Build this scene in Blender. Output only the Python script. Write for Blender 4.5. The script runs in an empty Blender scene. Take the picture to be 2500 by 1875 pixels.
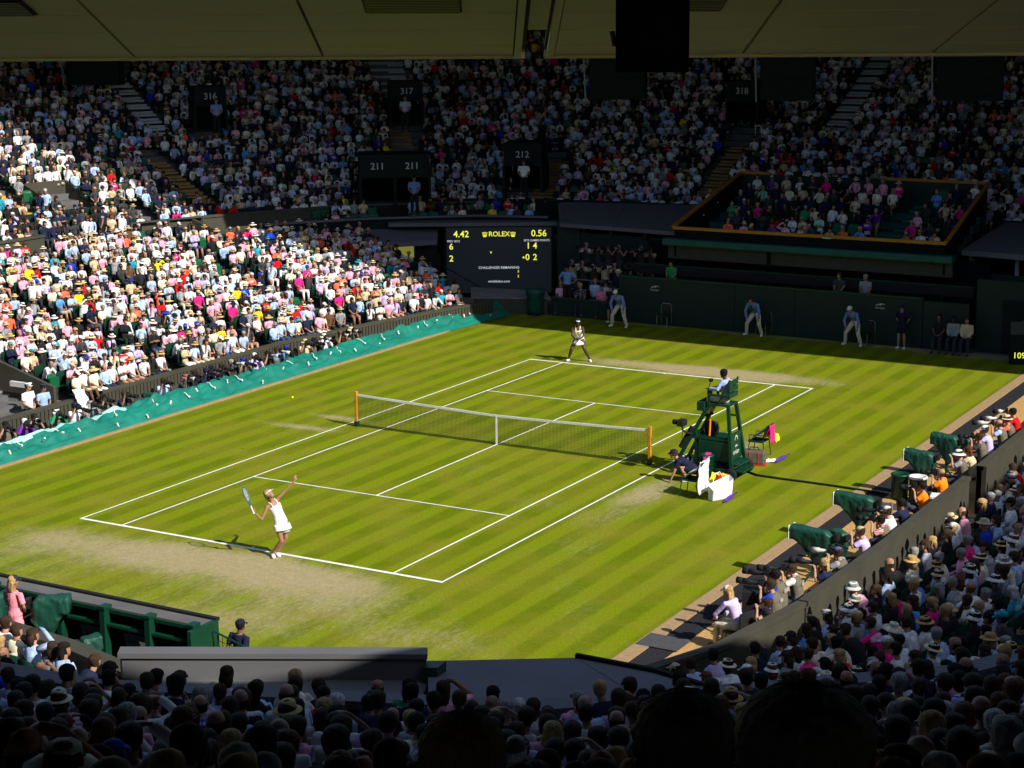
import bpy, bmesh, math, random
import numpy as np
from mathutils import Vector, Matrix

S = bpy.context.scene
COL = S.collection
rng = random.Random(7)
R_ = math.radians

# ------------------------------------------------------------------ camera, world, sun, exposure
CAM = (26.6509, -45.5028, 13.0767)
YAW, PITCH, ROLL = 0.5209, 0.2099, -0.0073
cam = bpy.data.objects.new("camera", bpy.data.cameras.new("camera"))
COL.objects.link(cam)
cam.data.sensor_width = 36.0
cam.data.lens = 36.0 * 4456.05 / 2500.0
cam.data.clip_start, cam.data.clip_end = 0.2, 2000.0
_f = Vector((-math.sin(YAW) * math.cos(PITCH), math.cos(YAW) * math.cos(PITCH), -math.sin(PITCH)))
_r = _f.cross(Vector((0, 0, 1))).normalized()
_u = _r.cross(_f)
_c, _s = math.cos(ROLL), math.sin(ROLL)
CX, CY, CZ = _c * _r + _s * _u, -_s * _r + _c * _u, -_f
_m = Matrix((CX, CY, CZ)).transposed().to_4x4()
_m.translation = Vector(CAM)
cam.matrix_world = _m
S.camera = cam

SUN_EL, SUN_AZ = R_(38.8), R_(-13.5)          # azimuth measured from +X towards +Y
w = bpy.data.worlds.new("World")
S.world = w
w.use_nodes = True
nt = w.node_tree
sky = nt.nodes.new("ShaderNodeTexSky")
sky.sky_type = 'NISHITA'
sky.sun_disc = False
sky.sun_elevation = SUN_EL
sky.sun_rotation = R_(90) - SUN_AZ
bg = nt.nodes["Background"]
bg.inputs[1].default_value = 0.095
nt.links.new(sky.outputs[0], bg.inputs[0])
sun = bpy.data.objects.new("sun", bpy.data.lights.new("sun", 'SUN'))
COL.objects.link(sun)
sun.data.energy = 4.6
sun.data.angle = R_(0.53)
sun.data.color = (1.0, 0.95, 0.86)
_d = Vector((math.cos(SUN_EL) * math.cos(SUN_AZ), math.cos(SUN_EL) * math.sin(SUN_AZ), math.sin(SUN_EL)))
sun.rotation_euler = _d.to_track_quat('Z', 'Y').to_euler()
sun.location = (60, -20, 60)
vs = S.view_settings
vs.view_transform, vs.look, vs.gamma, vs.use_curve_mapping = 'Standard', 'None', 1.0, False
vs.exposure = 0.55
S.cycles.max_bounces = 7
S.cycles.diffuse_bounces = 4
S.cycles.glossy_bounces = 2
S.cycles.transparent_max_bounces = 6
S.cycles.use_denoising = True

# ------------------------------------------------------------------ helpers
def lin(r, g, b):
    f = lambda c: (c / 255 / 12.92) if c <= 10 else ((c / 255 + 0.055) / 1.055) ** 2.4
    return (f(r), f(g), f(b))

MATS = {}
def mat(name, col=None, rough=0.6, var=0.10, scale=6.0, bump=0.0, bscale=60.0, metal=0.0, spec=0.4, emit=None, tint=False, kind=None, stretch=None):
    """One procedural surface; noise varies the base colour and lifts the relief. tint: takes the object's own colour."""
    if name in MATS:
        return MATS[name]
    m = bpy.data.materials.new(name)
    m.use_nodes = True
    n, l = m.node_tree.nodes, m.node_tree.links
    b = n["Principled BSDF"]
    b.inputs["Roughness"].default_value = rough
    b.inputs["Metallic"].default_value = metal
    b.inputs["Specular IOR Level"].default_value = spec
    tc = n.new("ShaderNodeTexCoord")
    src = tc.outputs["Object"]
    if stretch:
        mp = n.new("ShaderNodeMapping")
        mp.inputs["Scale"].default_value = stretch
        l.new(src, mp.inputs[0])
        src = mp.outputs[0]
    no = n.new("ShaderNodeTexNoise")
    no.inputs["Scale"].default_value = scale
    no.inputs["Detail"].default_value = 5
    l.new(src, no.inputs["Vector"])
    mr = n.new("ShaderNodeMapRange")
    mr.inputs["From Min"].default_value, mr.inputs["From Max"].default_value = 0.3, 0.7
    mr.inputs["To Min"].default_value, mr.inputs["To Max"].default_value = 1 - var, 1 + var
    l.new(no.outputs[0], mr.inputs["Value"])
    mx = n.new("ShaderNodeVectorMath")
    mx.operation = 'MULTIPLY'
    if tint:
        oi = n.new("ShaderNodeObjectInfo")
        base = oi.outputs["Color"]
        if kind:
            t = n.new("ShaderNodeMix")
            t.data_type = 'RGBA'
            l.new(base, t.inputs[6])
            if kind == 'stripes':
                wv = n.new("ShaderNodeTexWave")
                wv.bands_direction = 'Z'
                wv.inputs["Scale"].default_value = 9
                l.new(tc.outputs["Object"], wv.inputs[0])
                gt = n.new("ShaderNodeMath"); gt.operation = 'GREATER_THAN'; gt.inputs[1].default_value = .6
                l.new(wv.outputs["Fac"], gt.inputs[0])
                l.new(gt.outputs[0], t.inputs[0])
                t.inputs[7].default_value = (.72, .72, .72, 1)
            elif kind == 'plaid':
                ws = []
                for ax in 'XZ':
                    wv = n.new("ShaderNodeTexWave")
                    wv.bands_direction = ax
                    wv.inputs["Scale"].default_value = 7
                    l.new(tc.outputs["Object"], wv.inputs[0])
                    ws.append(wv)
                mu = n.new("ShaderNodeMath"); mu.operation = 'MULTIPLY'
                l.new(ws[0].outputs["Fac"], mu.inputs[0]); l.new(ws[1].outputs["Fac"], mu.inputs[1])
                l.new(mu.outputs[0], t.inputs[0])
                t.inputs[7].default_value = (.75, .75, .75, 1)
            elif kind == 'floral':
                vo = n.new("ShaderNodeTexVoronoi")
                vo.inputs["Scale"].default_value = 22
                l.new(tc.outputs["Object"], vo.inputs["Vector"])
                lt = n.new("ShaderNodeMath"); lt.operation = 'LESS_THAN'; lt.inputs[1].default_value = .3
                l.new(vo.outputs["Distance"], lt.inputs[0])
                l.new(lt.outputs[0], t.inputs[0])
                t.inputs[7].default_value = (.65, .5, .55, 1)
            base = t.outputs[2]
        l.new(base, mx.inputs[0])
    elif kind == 'attr':
        at = n.new("ShaderNodeAttribute")
        at.attribute_name = "Col"
        l.new(at.outputs["Color"], mx.inputs[0])
    else:
        mx.inputs[0].default_value = col
    l.new(mr.outputs[0], mx.inputs[1])
    l.new(mx.outputs[0], b.inputs["Base Color"])
    if bump:
        nb = n.new("ShaderNodeTexNoise")
        nb.inputs["Scale"].default_value = bscale
        nb.inputs["Detail"].default_value = 4
        l.new(src, nb.inputs["Vector"])
        bp = n.new("ShaderNodeBump")
        bp.inputs["Strength"].default_value = bump
        bp.inputs["Distance"].default_value = 0.03
        l.new(nb.outputs[0], bp.inputs["Height"])
        l.new(bp.outputs[0], b.inputs["Normal"])
    if emit:
        b.inputs["Emission Color"].default_value = (*emit[:3], 1)
        b.inputs["Emission Strength"].default_value = emit[3]
    MATS[name] = m
    return m

mat('tint_cloth', tint=True, rough=.9, spec=.15, var=.10, scale=9, bump=.5, bscale=14)
mat('tint_striped', tint=True, rough=.85, var=.08, scale=9, bump=.5, bscale=14, kind='stripes')
mat('tint_plaid', tint=True, rough=.85, var=.08, scale=9, bump=.5, bscale=14, kind='plaid')
mat('tint_floral', tint=True, rough=.85, var=.10, scale=9, bump=.5, bscale=14, kind='floral')
mat('tint_skin', tint=True, rough=.55, var=.10, scale=14, bump=.1, bscale=90)
mat('tint_hair', tint=True, rough=.6, spec=.10, var=.55, scale=38, bump=.8, bscale=45, stretch=(1, 1, .22))
mat('tint_straw', tint=True, rough=.85, spec=.15, var=.14, scale=50, bump=.4, bscale=120)
mat('crowd_surface', rough=.9, spec=.15, var=.28, scale=11, kind='attr')
mat('white_line', (.78, .78, .74), rough=.9, var=.12, scale=3, bump=.2)
mat('dark_green_wall', lin(13, 36, 29), rough=.65, var=.18, scale=1.5, bump=.15, bscale=4)
mat('green_paint', lin(11, 56, 40), rough=.38, var=.12, scale=5)
mat('green_canvas', lin(18, 68, 55), rough=.55, var=.22, scale=4, bump=.5, bscale=5)
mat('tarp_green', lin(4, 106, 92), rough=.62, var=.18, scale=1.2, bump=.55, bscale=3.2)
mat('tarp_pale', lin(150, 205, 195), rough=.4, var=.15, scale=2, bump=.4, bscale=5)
mat('brown_wall', lin(62, 60, 49), rough=.7, var=.14, scale=2, bump=.1, bscale=20)
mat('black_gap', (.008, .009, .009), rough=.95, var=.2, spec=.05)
mat('black_rubber', (.014, .014, .016), rough=.8, spec=.15, var=.2, scale=20, bump=.3)
mat('black_plastic', (.016, .016, .018), rough=.4, var=.2, scale=15)
mat('mat_black', (.020, .020, .024), rough=.95, var=.3, scale=12, bump=.8, bscale=40, spec=.15)
mat('mat_grey', (.055, .055, .06), rough=.85, var=.2, scale=10, bump=.3)
mat('sand_paving', lin(178, 140, 84), rough=.9, var=.14, scale=9, bump=.4, bscale=70)
mat('sand_kerb', lin(150, 124, 90), rough=.9, var=.14, scale=9, bump=.3)
mat('concrete', (.22, .215, .20), rough=.85, var=.18, scale=1.4, bump=.2, bscale=30)
mat('concrete_dark', (.10, .10, .10), rough=.85, var=.2, scale=1.4, bump=.2, bscale=30)
mat('canopy_grey', lin(96, 94, 100), rough=.7, var=.10, scale=.8, bump=.08, bscale=6)
mat('canopy_light', lin(94, 94, 97), rough=.7, var=.08, scale=.8, bump=.08, bscale=6)
mat('wood_step', lin(140, 108, 62), rough=.75, var=.25, scale=6, bump=.2, stretch=(1, 8, 8))
mat('pale_step', lin(170, 172, 176), rough=.8, var=.15, scale=6)
mat('yellow_step', lin(190, 150, 40), rough=.8, var=.15, scale=6)
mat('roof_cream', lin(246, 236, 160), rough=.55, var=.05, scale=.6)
mat('roof_dark', (.03, .03, .035), rough=.8, var=.1)
mat('gold_timber', lin(168, 108, 26), rough=.45, var=.2, scale=5, stretch=(1, 1, 6))
mat('valance_green', lin(16, 78, 70), rough=.6, var=.15, scale=3, bump=.3, bscale=6)
mat('seat_green', lin(16, 84, 54), rough=.4, var=.10, scale=4)
mat('net_cord', (.015, .018, .016), rough=.8)
mat('net_band', (.72, .72, .72), rough=.8, var=.10, scale=12)
mat('post_wood', lin(196, 132, 36), rough=.4, var=.15, scale=6)
mat('white_cloth', (.80, .80, .80), rough=.9, var=.05, scale=9, bump=.6, bscale=9)
mat('white_plastic', (.74, .74, .72), rough=.4, var=.06)
mat('lens_white', (.62, .61, .57), rough=.35, var=.06)
mat('metal', (.45, .45, .46), rough=.3, metal=1.0, var=.1)
mat('glass_dark', (.02, .025, .03), rough=.08, spec=.6)
mat('screen', (.010, .013, .018), rough=.5, emit=(.010, .012, .018, .3))
mat('led_yellow', (.5, .5, .05), emit=(.78, .80, .08, .75))
mat('led_white', (.5, .5, .5), emit=(.62, .64, .66, .5))
mat('sign_white', (.45, .45, .44), rough=.6)
mat('sign_dark', (.011, .014, .013), rough=.75, spec=.12)
mat('ball_yellow', lin(220, 235, 40), rough=.9)
mat('racket_blue', lin(44, 88, 136), rough=.3)
mat('racket_yellow', lin(240, 220, 70), rough=.3)
mat('towel_pink', lin(226, 20, 120), rough=.9, var=.2, scale=8, bump=.5, bscale=12)
mat('towel_yellow', lin(230, 200, 20), rough=.9, var=.2, scale=8, bump=.5, bscale=12)
mat('bag_red', lin(214, 24, 16), rough=.45, var=.15, bump=.3, bscale=10)
mat('bag_grey', lin(92, 80, 72), rough=.55, var=.2, bump=.3, bscale=10)
mat('umbrella_purple', lin(74, 40, 140), rough=.7, var=.2)
mat('orange', lin(240, 130, 20), rough=.7)
mat('blue_plastic', lin(20, 40, 150), rough=.4)
mat('clear_plastic', (.55, .62, .66), rough=.15, spec=.6)
mat('lit_screen', (.2, .2, .05), emit=(.35, .34, .05, .35))
mat('straw_band', (.02, .02, .03), rough=.8)
mat('eye_dark', (.01, .01, .01), rough=.2)

class MB:
    """Collects shapes and links them as ONE mesh object."""
    def __init__(s):
        s.v, s.f, s.m = [], [], []
    def add(s, vs, fs, mi=0):
        o = len(s.v)
        s.v += [tuple(p) for p in vs]
        for f in fs:
            s.f.append(tuple(i + o for i in f)); s.m.append(mi)
        return s
    def box(s, c, d, rz=0.0, mi=0, taper=1.0):
        x, y, z = d[0] / 2, d[1] / 2, d[2] / 2
        ca, sa = math.cos(rz), math.sin(rz)
        vs = []
        for k, sz in ((1, -1), (taper, 1)):
            for sx, sy in ((-1, -1), (1, -1), (1, 1), (-1, 1)):
                px, py = sx * x * k, sy * y * k
                vs.append((c[0] + px * ca - py * sa, c[1] + px * sa + py * ca, c[2] + sz * z))
        return s.add(vs, [(3, 2, 1, 0), (4, 5, 6, 7), (0, 1, 5, 4), (1, 2, 6, 5), (2, 3, 7, 6), (3, 0, 4, 7)], mi)
    def prism(s, poly, z0, z1, mi=0):
        """plan polygon (counter-clockwise) raised from z0 to z1; z may be lists, one per corner"""
        n = len(poly)
        a = z0 if isinstance(z0, (list, tuple)) else [z0] * n
        b = z1 if isinstance(z1, (list, tuple)) else [z1] * n
        vs = [(p[0], p[1], a[i]) for i, p in enumerate(poly)] + [(p[0], p[1], b[i]) for i, p in enumerate(poly)]
        fs = [tuple(range(n - 1, -1, -1)), tuple(range(n, 2 * n))] + [(i, (i + 1) % n, n + (i + 1) % n, n + i) for i in range(n)]
        return s.add(vs, fs, mi)
    def quad(s, a, b, c, d, mi=0):
        return s.add([a, b, c, d], [(0, 1, 2, 3)], mi)
    def tube(s, pts, r, n=6, mi=0, cap=True):
        pts = [Vector(p) for p in pts]
        rs = r if isinstance(r, (list, tuple)) else [r] * len(pts)
        ref, rings = None, []
        for i, p in enumerate(pts):
            t = (pts[min(i + 1, len(pts) - 1)] - pts[max(i - 1, 0)]).normalized()
            if ref is None:
                ref = t.orthogonal().normalized()
            ref = (ref - t * ref.dot(t))
            ref = ref.normalized() if ref.length > 1e-6 else t.orthogonal().normalized()
            bi = t.cross(ref)
            rings.append([p + (ref * math.cos(2 * math.pi * k / n) + bi * math.sin(2 * math.pi * k / n)) * rs[i] for k in range(n)])
        vs = [q for rg in rings for q in rg]
        fs = [(i * n + k, i * n + (k + 1) % n, (i + 1) * n + (k + 1) % n, (i + 1) * n + k) for i in range(len(pts) - 1) for k in range(n)]
        if cap:
            fs += [tuple(range(n - 1, -1, -1)), tuple((len(pts) - 1) * n + k for k in range(n))]
        return s.add(vs, fs, mi)
    def lathe(s, prof, c=(0, 0, 0), n=12, mi=0, sx=1.0, sy=1.0, mtx=None):
        vs = []
        for r, z in prof:
            for k in range(n):
                a = 2 * math.pi * k / n
                p = Vector((r * math.cos(a) * sx, r * math.sin(a) * sy, z))
                if mtx is not None:
                    p = mtx @ p
                vs.append((p[0] + c[0], p[1] + c[1], p[2] + c[2]))
        m = len(prof)
        fs = [(i * n + k, i * n + (k + 1) % n, (i + 1) * n + (k + 1) % n, (i + 1) * n + k) for i in range(m - 1) for k in range(n)]
        fs += [tuple(range(n - 1, -1, -1)), tuple((m - 1) * n + k for k in range(n))]
        return s.add(vs, fs, mi)
    def mesh(s, name, mats, smooth=False):
        me = bpy.data.meshes.new(name)
        me.from_pydata(s.v, [], s.f)
        for m in (mats if isinstance(mats, (list, tuple)) else [mats]):
            me.materials.append(MATS[m] if isinstance(m, str) else m)
        me.polygons.foreach_set("material_index", s.m)
        if smooth:
            me.polygons.foreach_set("use_smooth", [True] * len(s.f))
        me.update()
        return me
    def build(s, name, mats, parent=None, smooth=False, loc=None, bevel=0.0):
        """World coordinates go in; the object's origin is put at its parent's."""
        o = bpy.data.objects.new(name, s.mesh(name, mats, smooth))
        COL.objects.link(o)
        if parent is not None:
            o.parent = parent
        if loc is not None:
            o.location = loc
        if bevel:
            bv = o.modifiers.new("bevel", 'BEVEL'); bv.width = bevel; bv.segments = 2; bv.limit_method = 'ANGLE'
        return o

def tag(o, label=None, cat=None, group=None, kind=None):
    if label: o["label"] = label
    if cat: o["category"] = cat
    if group: o["group"] = group
    if kind: o["kind"] = kind
    return o
def thing(name, label, cat, loc=(0, 0, 0), rz=0.0, group=None):
    o = bpy.data.objects.new(name, None)
    COL.objects.link(o)
    o.location = loc
    o.rotation_euler = (0, 0, rz)
    o.empty_display_size = .3
    return tag(o, label, cat, group)
def copy_tree(o, parent=None):
    c = o.copy()
    COL.objects.link(c)
    if parent is not None:
        c.parent = parent
    for ch in list(o.children):
        copy_tree(ch, c)
    return c
TEXT_CACHE = {}
def text_mesh(txt, size, bold=False, depth=0.0):
    k = (txt, size, depth)
    if k in TEXT_CACHE:
        return TEXT_CACHE[k]
    cu = bpy.data.curves.new("lettering", 'FONT')
    cu.body, cu.size, cu.align_x, cu.align_y = txt, size, 'CENTER', 'CENTER'
    cu.extrude = depth
    cu.offset = size * .012
    cu.resolution_u = 3
    o = bpy.data.objects.new("lettering", cu)
    COL.objects.link(o)
    dg = bpy.context.evaluated_depsgraph_get()
    me = bpy.data.meshes.new_from_object(o.evaluated_get(dg))
    bpy.data.objects.remove(o)
    TEXT_CACHE[k] = me
    return me
def lettering(txt, size, m, parent, frame, name="lettering"):
    """flat lettering; frame = (origin, right, up) in the parent's space"""
    me = text_mesh(txt, size, depth=.002).copy()
    me.materials.clear(); me.materials.append(MATS[m])
    o = bpy.data.objects.new(name, me)
    COL.objects.link(o)
    o.parent = parent
    p, r, u = (Vector(a) for a in frame)
    r = r.normalized(); u = (u - r * u.dot(r)).normalized(); n = r.cross(u)
    mm = Matrix((r, u, n)).transposed().to_4x4(); mm.translation = p
    o.matrix_local = mm
    return o
def proj(p):
    d = Vector(p) - Vector(CAM)
    z = -d.dot(CZ)
    if z < .3: return (-9e9, -9e9, z)
    return (1250 + 4456.05 * d.dot(CX) / z, 937.5 - 4456.05 * d.dot(CY) / z, z)
USED = {}
def unique(label, *more):
    """a label no other thing carries: adds details until it is free"""
    cand = label
    if cand not in USED:
        USED[cand] = 1
        return cand
    for m in more:
        c2 = cand + " " + m
        if c2 not in USED:
            USED[c2] = 1
            return c2
    cand = cand + (" " + more[-1] if more else "")
    USED[cand] = USED.get(cand, 0) + 1
    return cand
N_IND = 235
# ================================================================== THE SETTING: ground, court, paving
from mathutils import noise as mnoise
def plane(name, x0, x1, y0, y1, z, m, kind='structure', parent=None):
    o = MB().quad((x0, y0, z), (x1, y0, z), (x1, y1, z), (x0, y1, z)).build(name, m, parent)
    if kind: o["kind"] = kind
    return o
plane('ground', -220, 220, -220, 220, -.6, 'concrete_dark')

def grass_material():
    m = bpy.data.materials.new('lawn'); m.use_nodes = True
    n, l = m.node_tree.nodes, m.node_tree.links
    b = n["Principled BSDF"]; b.inputs["Roughness"].default_value = .9; b.inputs["Specular IOR Level"].default_value = .04
    tc = n.new("ShaderNodeTexCoord"); sp = n.new("ShaderNodeSeparateXYZ"); l.new(tc.outputs["Object"], sp.inputs[0])
    def M(op, a, c=None, d=None):
        k = n.new("ShaderNodeMath"); k.operation = op
        for i, x in enumerate((a, c, d)):
            if x is None: continue
            if isinstance(x, (int, float)): k.inputs[i].default_value = x
            else: l.new(x, k.inputs[i])
        return k.outputs[0]
    def N(scale, detail=4, st=None, rough=.6):
        v = tc.outputs["Object"]
        if st:
            mp = n.new("ShaderNodeMapping"); mp.inputs["Scale"].default_value = st; l.new(v, mp.inputs[0]); v = mp.outputs[0]
        k = n.new("ShaderNodeTexNoise"); k.inputs["Scale"].default_value = scale; k.inputs["Detail"].default_value = detail; k.inputs["Roughness"].default_value = rough
        l.new(v, k.inputs["Vector"]); return k.outputs[0]
    def mix(f, a, c):
        k = n.new("ShaderNodeMix"); k.data_type = 'RGBA'
        if isinstance(f, float): k.inputs[0].default_value = f
        else: l.new(f, k.inputs[0])
        for i, x in ((6, a), (7, c)):
            if isinstance(x, tuple): k.inputs[i].default_value = (*x, 1)
            else: l.new(x, k.inputs[i])
        return k.outputs[2]
    edge = M('MULTIPLY', M('SUBTRACT', N(2.2, 4), .5), .13)
    xs = M('ADD', sp.outputs[0], edge)
    st = M('SINE', M('MULTIPLY', M('ADD', xs, .487), 2 * math.pi / .95))
    st = M('MULTIPLY_ADD', M('MULTIPLY', st, 2.6), .5, .5)
    k = n.new("ShaderNodeClamp"); l.new(st, k.inputs[0]); st = k.outputs[0]
    green = mix(st, (.158, .205, .0042), (.108, .147, .0028))  # mowing stripes: sheen of the leaning blades put into the colour as two greens
    blot = N(.55, 5)
    green = mix(M('MULTIPLY', M('SUBTRACT', blot, .40), 2.8), green, (.190, .185, .016))
    wear = n.new("ShaderNodeAttribute"); wear.attribute_name = "wear"
    fine = N(9, 6, (1, .35, 1), .7); finer = N(55, 4, (1, .6, 1), .7)
    wv = M('ADD', wear.outputs["Fac"], M('MULTIPLY', M('SUBTRACT', fine, .5), 1.05))
    wv = M('ADD', wv, M('MULTIPLY', M('SUBTRACT', finer, .5), 1.0))
    mr = n.new("ShaderNodeMapRange"); mr.interpolation_type = 'SMOOTHSTEP'; mr.inputs["From Min"].default_value = .25; mr.inputs["From Max"].default_value = .95
    l.new(wv, mr.inputs[0])
    straw = mix(N(4.5, 7), (.25, .205, .085), (.42, .35, .22))
    c = mix(M('MULTIPLY', mr.outputs[0], .93), green, straw)
    tip = M('MULTIPLY_ADD', M('SUBTRACT', N(120, 3, (1, .5, 1)), .5), 1.1, 1.0)
    tip = M('MULTIPLY', tip, M('MULTIPLY_ADD', M('SUBTRACT', N(26, 5, (1, .4, 1), .75), .5), 1.25, 1.0))
    vm = n.new("ShaderNodeVectorMath"); vm.operation = 'SCALE'; l.new(c, vm.inputs[0]); l.new(tip, vm.inputs["Scale"])
    l.new(vm.outputs[0], b.inputs["Base Color"])
    bp = n.new("ShaderNodeBump"); bp.inputs["Strength"].default_value = .5; bp.inputs["Distance"].default_value = .02
    l.new(N(90, 3), bp.inputs["Height"]); l.new(bp.outputs[0], b.inputs["Normal"])
    MATS['lawn'] = m
grass_material()
def wear_at(x, y):
    w_ = 0.0
    for cx, cy, sx, sy, a in ((-.6, -12.9, 3.7, 1.0, .88), (1.6, -13.0, 2.0, .8, .35), (3.4, -13.7, 1.8, 1.3, .50), (-3.0, -13.8, 3.5, 1.0, .55), (4.0, -16.0, 4.5, 2.4, .42), (-4, -16.5, 6, 2.2, .35),
                              (.9, 12.7, 4.0, .95, .95), (-1.8, 12.9, 2.4, .6, .35), (3.8, 13.0, 2.2, .8, .5), (1.5, 10.9, 2.4, .5, .32),
                              (-6.6, -.9, 1.5, .28, .72), (-6.1, .7, 1.6, .30, .72), (-5.6, -.3, 1.4, .8, .25),
                              (6.2, -2.2, .55, 1.8, .72), (6.6, 3.2, .6, 1.5, .70), (6.3, -5.2, .8, 2.2, .35), (6.9, 6.0, .7, 2.0, .25),
                              (0, -6.6, 2.5, .7, .16), (2.6, -2.6, 2.4, 3.0, .12), (9.2, 20.1, 2.4, .9, .9), (5, 20.2, 4, .5, .6), (-3, 20.2, 5, .45, .55), (8.6, -12, 2.2, 6.5, .15), (5, -9, 3, 5, .12), (-8, -6, 2, 8, .08)):
        w_ += a * math.exp(-((x - cx) / sx) ** 2 - ((y - cy) / sy) ** 2)
    return w_
nx, ny = 112, 206
gx, gy = np.linspace(-11.05, 11.05, nx), np.linspace(-20.42, 20.48, ny)
vs_ = [(x, y, 0.0) for y in gy for x in gx]
fs_ = [(j * nx + i, j * nx + i + 1, (j + 1) * nx + i + 1, (j + 1) * nx + i) for j in range(ny - 1) for i in range(nx - 1)]
me = bpy.data.meshes.new('lawn'); me.from_pydata(vs_, [], fs_)
at = me.attributes.new('wear', 'FLOAT', 'POINT')
at.data.foreach_set('value', [wear_at(x, y) + .30 * mnoise.noise((x * .5, y * .5, 3)) + .14 * mnoise.noise((x * 1.7, y * .9, 9)) for x, y, _ in vs_])
me.materials.append(MATS['lawn'])
lawn = bpy.data.objects.new('lawn', me); COL.objects.link(lawn); lawn["kind"] = 'structure'

# painted lines: each a strip of its own on the lawn
def line(x0, x1, y0, y1):
    o = plane('painted_line', x0, x1, y0, y1, .006, 'white_line', None, lawn)
HX, SX, BL, SV = 5.485, 4.115, 11.885, 6.40
for s in (-1, 1):
    line(s * HX - (.05 if s > 0 else 0), s * HX + (0 if s > 0 else .05), -BL + .1, BL - .1)
    line(s * SX - .025, s * SX + .025, -BL + .1, BL - .1)
    line(-HX, HX, s * BL - (.1 if s > 0 else 0), s * BL + (0 if s > 0 else .1))
    line(-SX + .025, SX - .025, s * SV - .025, s * SV + .025)
    line(-.025, .025, s * (SV - .025) if s < 0 else .0, 0 if s < 0 else SV - .025)
    line(-.025, .025, s * (BL - .1) - (.1 if s > 0 else 0), s * (BL - .1) + (0 if s > 0 else .1))

plane('paving', 11.05, 14.6, -22, 21, -.012, 'sand_paving')
MB().box((11.24, -.5, .0), (.34, 39, .03)).build('kerb', 'sand_kerb')["kind"] = 'structure'
plane('path', 11.42, 11.98, -16, 21, -.006, 'mat_black')      # rubber walkway beside the lawn
for y0, y1, x0, x1 in ((-13.4, -12.65, 11.1, 12.05), (-1.2, -.6, 12.0, 14.3)):
    plane('path', x0, x1, y0, y1, .022 if x0 < 11.5 else -.002, 'mat_grey')
plane('path', 12.7, 13.5, -15.6, -12.7, -.004, 'mat_black')
plane('paving', -12.06, -11.05, -22, 21, -.012, 'concrete_dark')
plane('pit_floor', -26, -12.06, -22, 20, -.27, 'concrete_dark')
MB().box((-11.12, -.5, .02), (.12, 40, .06)).build('kerb', 'sand_kerb')["kind"] = 'structure'
plane('paving', -26, 26, 20.48, 30, -.014, 'concrete_dark')
plane('paving', -26, 26, -30, -20.42, -.014, 'concrete_dark')

# rolled rain cover along the left side
def tarp_profile(t, y):
    xs = [-11.16, -11.22, -11.42, -11.66, -11.86, -12.0, -12.06]
    zs = [.02, .12, .27, .42, .50, .42, .05]
    end = max(0, min(1, (y - 13.5) / 5.5))
    i = min(int(t * 6), 5); f = t * 6 - i
    x = xs[i] * (1 - f) + xs[i + 1] * f
    z = zs[i] * (1 - f) + zs[i + 1] * f
    x += end * (.15 + .9 * (1 - t) * .25) ; z *= 1 + .25 * end
    return x, z
NY, NT = 360, 26
cov = thing('rain_cover', 'long green folded rain cover lying along the left edge of the lawn', 'court cover', (-11.6, 0, 0))
vv, ff, mm_ = [], [], []
for j in range(NY + 1):
    y = -16 + 35.7 * j / NY
    for i in range(NT + 1):
        t = i / NT
        x, z = tarp_profile(t, y)
        nz = mnoise.fractal((x * 2.2, y * .8, 1.7), 1.0, 2.0, 4)
        n2 = mnoise.noise((x * 7, y * 2.6 + x * 3, 8.0))
        k = math.sin(math.pi * t)
        vv.append((x + 11.6 + .05 * nz * k, y, max(0.0, z + (.17 * nz + .12 * n2) * k)))
for j in range(NY):
    y = -16 + 35.7 * j / NY
    for i in range(NT):
        a = j * (NT + 1) + i
        ff.append((a, a + NT + 1, a + NT + 2, a + 1))
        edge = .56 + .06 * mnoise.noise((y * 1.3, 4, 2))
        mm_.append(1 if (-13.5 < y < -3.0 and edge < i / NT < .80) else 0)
me = bpy.data.meshes.new('cover_sheet'); me.from_pydata(vv, [], ff)
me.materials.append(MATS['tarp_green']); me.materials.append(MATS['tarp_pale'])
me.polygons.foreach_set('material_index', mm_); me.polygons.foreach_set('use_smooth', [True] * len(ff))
o = bpy.data.objects.new('cover_sheet', me); COL.objects.link(o); o.parent = cov
r2 = random.Random(3)
strap_me = MB().tube([(0, 0, 0), (.10, .015, .015), (.22, -.02, -.01), (.34, .03, -.07)], (.013), 5).box((.35, .03, -.06), (.06, .05, .05)).mesh('strap', 'white_plastic')
tog_me = MB().tube([(0, 0, -.03), (0, 0, .10)], [.022, .03], 6).mesh('toggle', 'white_plastic')
for k in range(46):
    y = -15.2 + k * .74 + r2.uniform(-.15, .15)
    up = k % 2 == 0
    t = r2.uniform(.55, .66) if up else r2.uniform(.12, .45)
    x, z = tarp_profile(t, y)
    o = bpy.data.objects.new('strap' if up else 'toggle', strap_me if up else tog_me)
    COL.objects.link(o); o.parent = cov
    o.location = (x + 11.6, y, z + .05)
    o.rotation_euler = (r2.uniform(-.6, .6), .3 if up else r2.uniform(-.9, .9), r2.uniform(-.9, .5))
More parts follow.
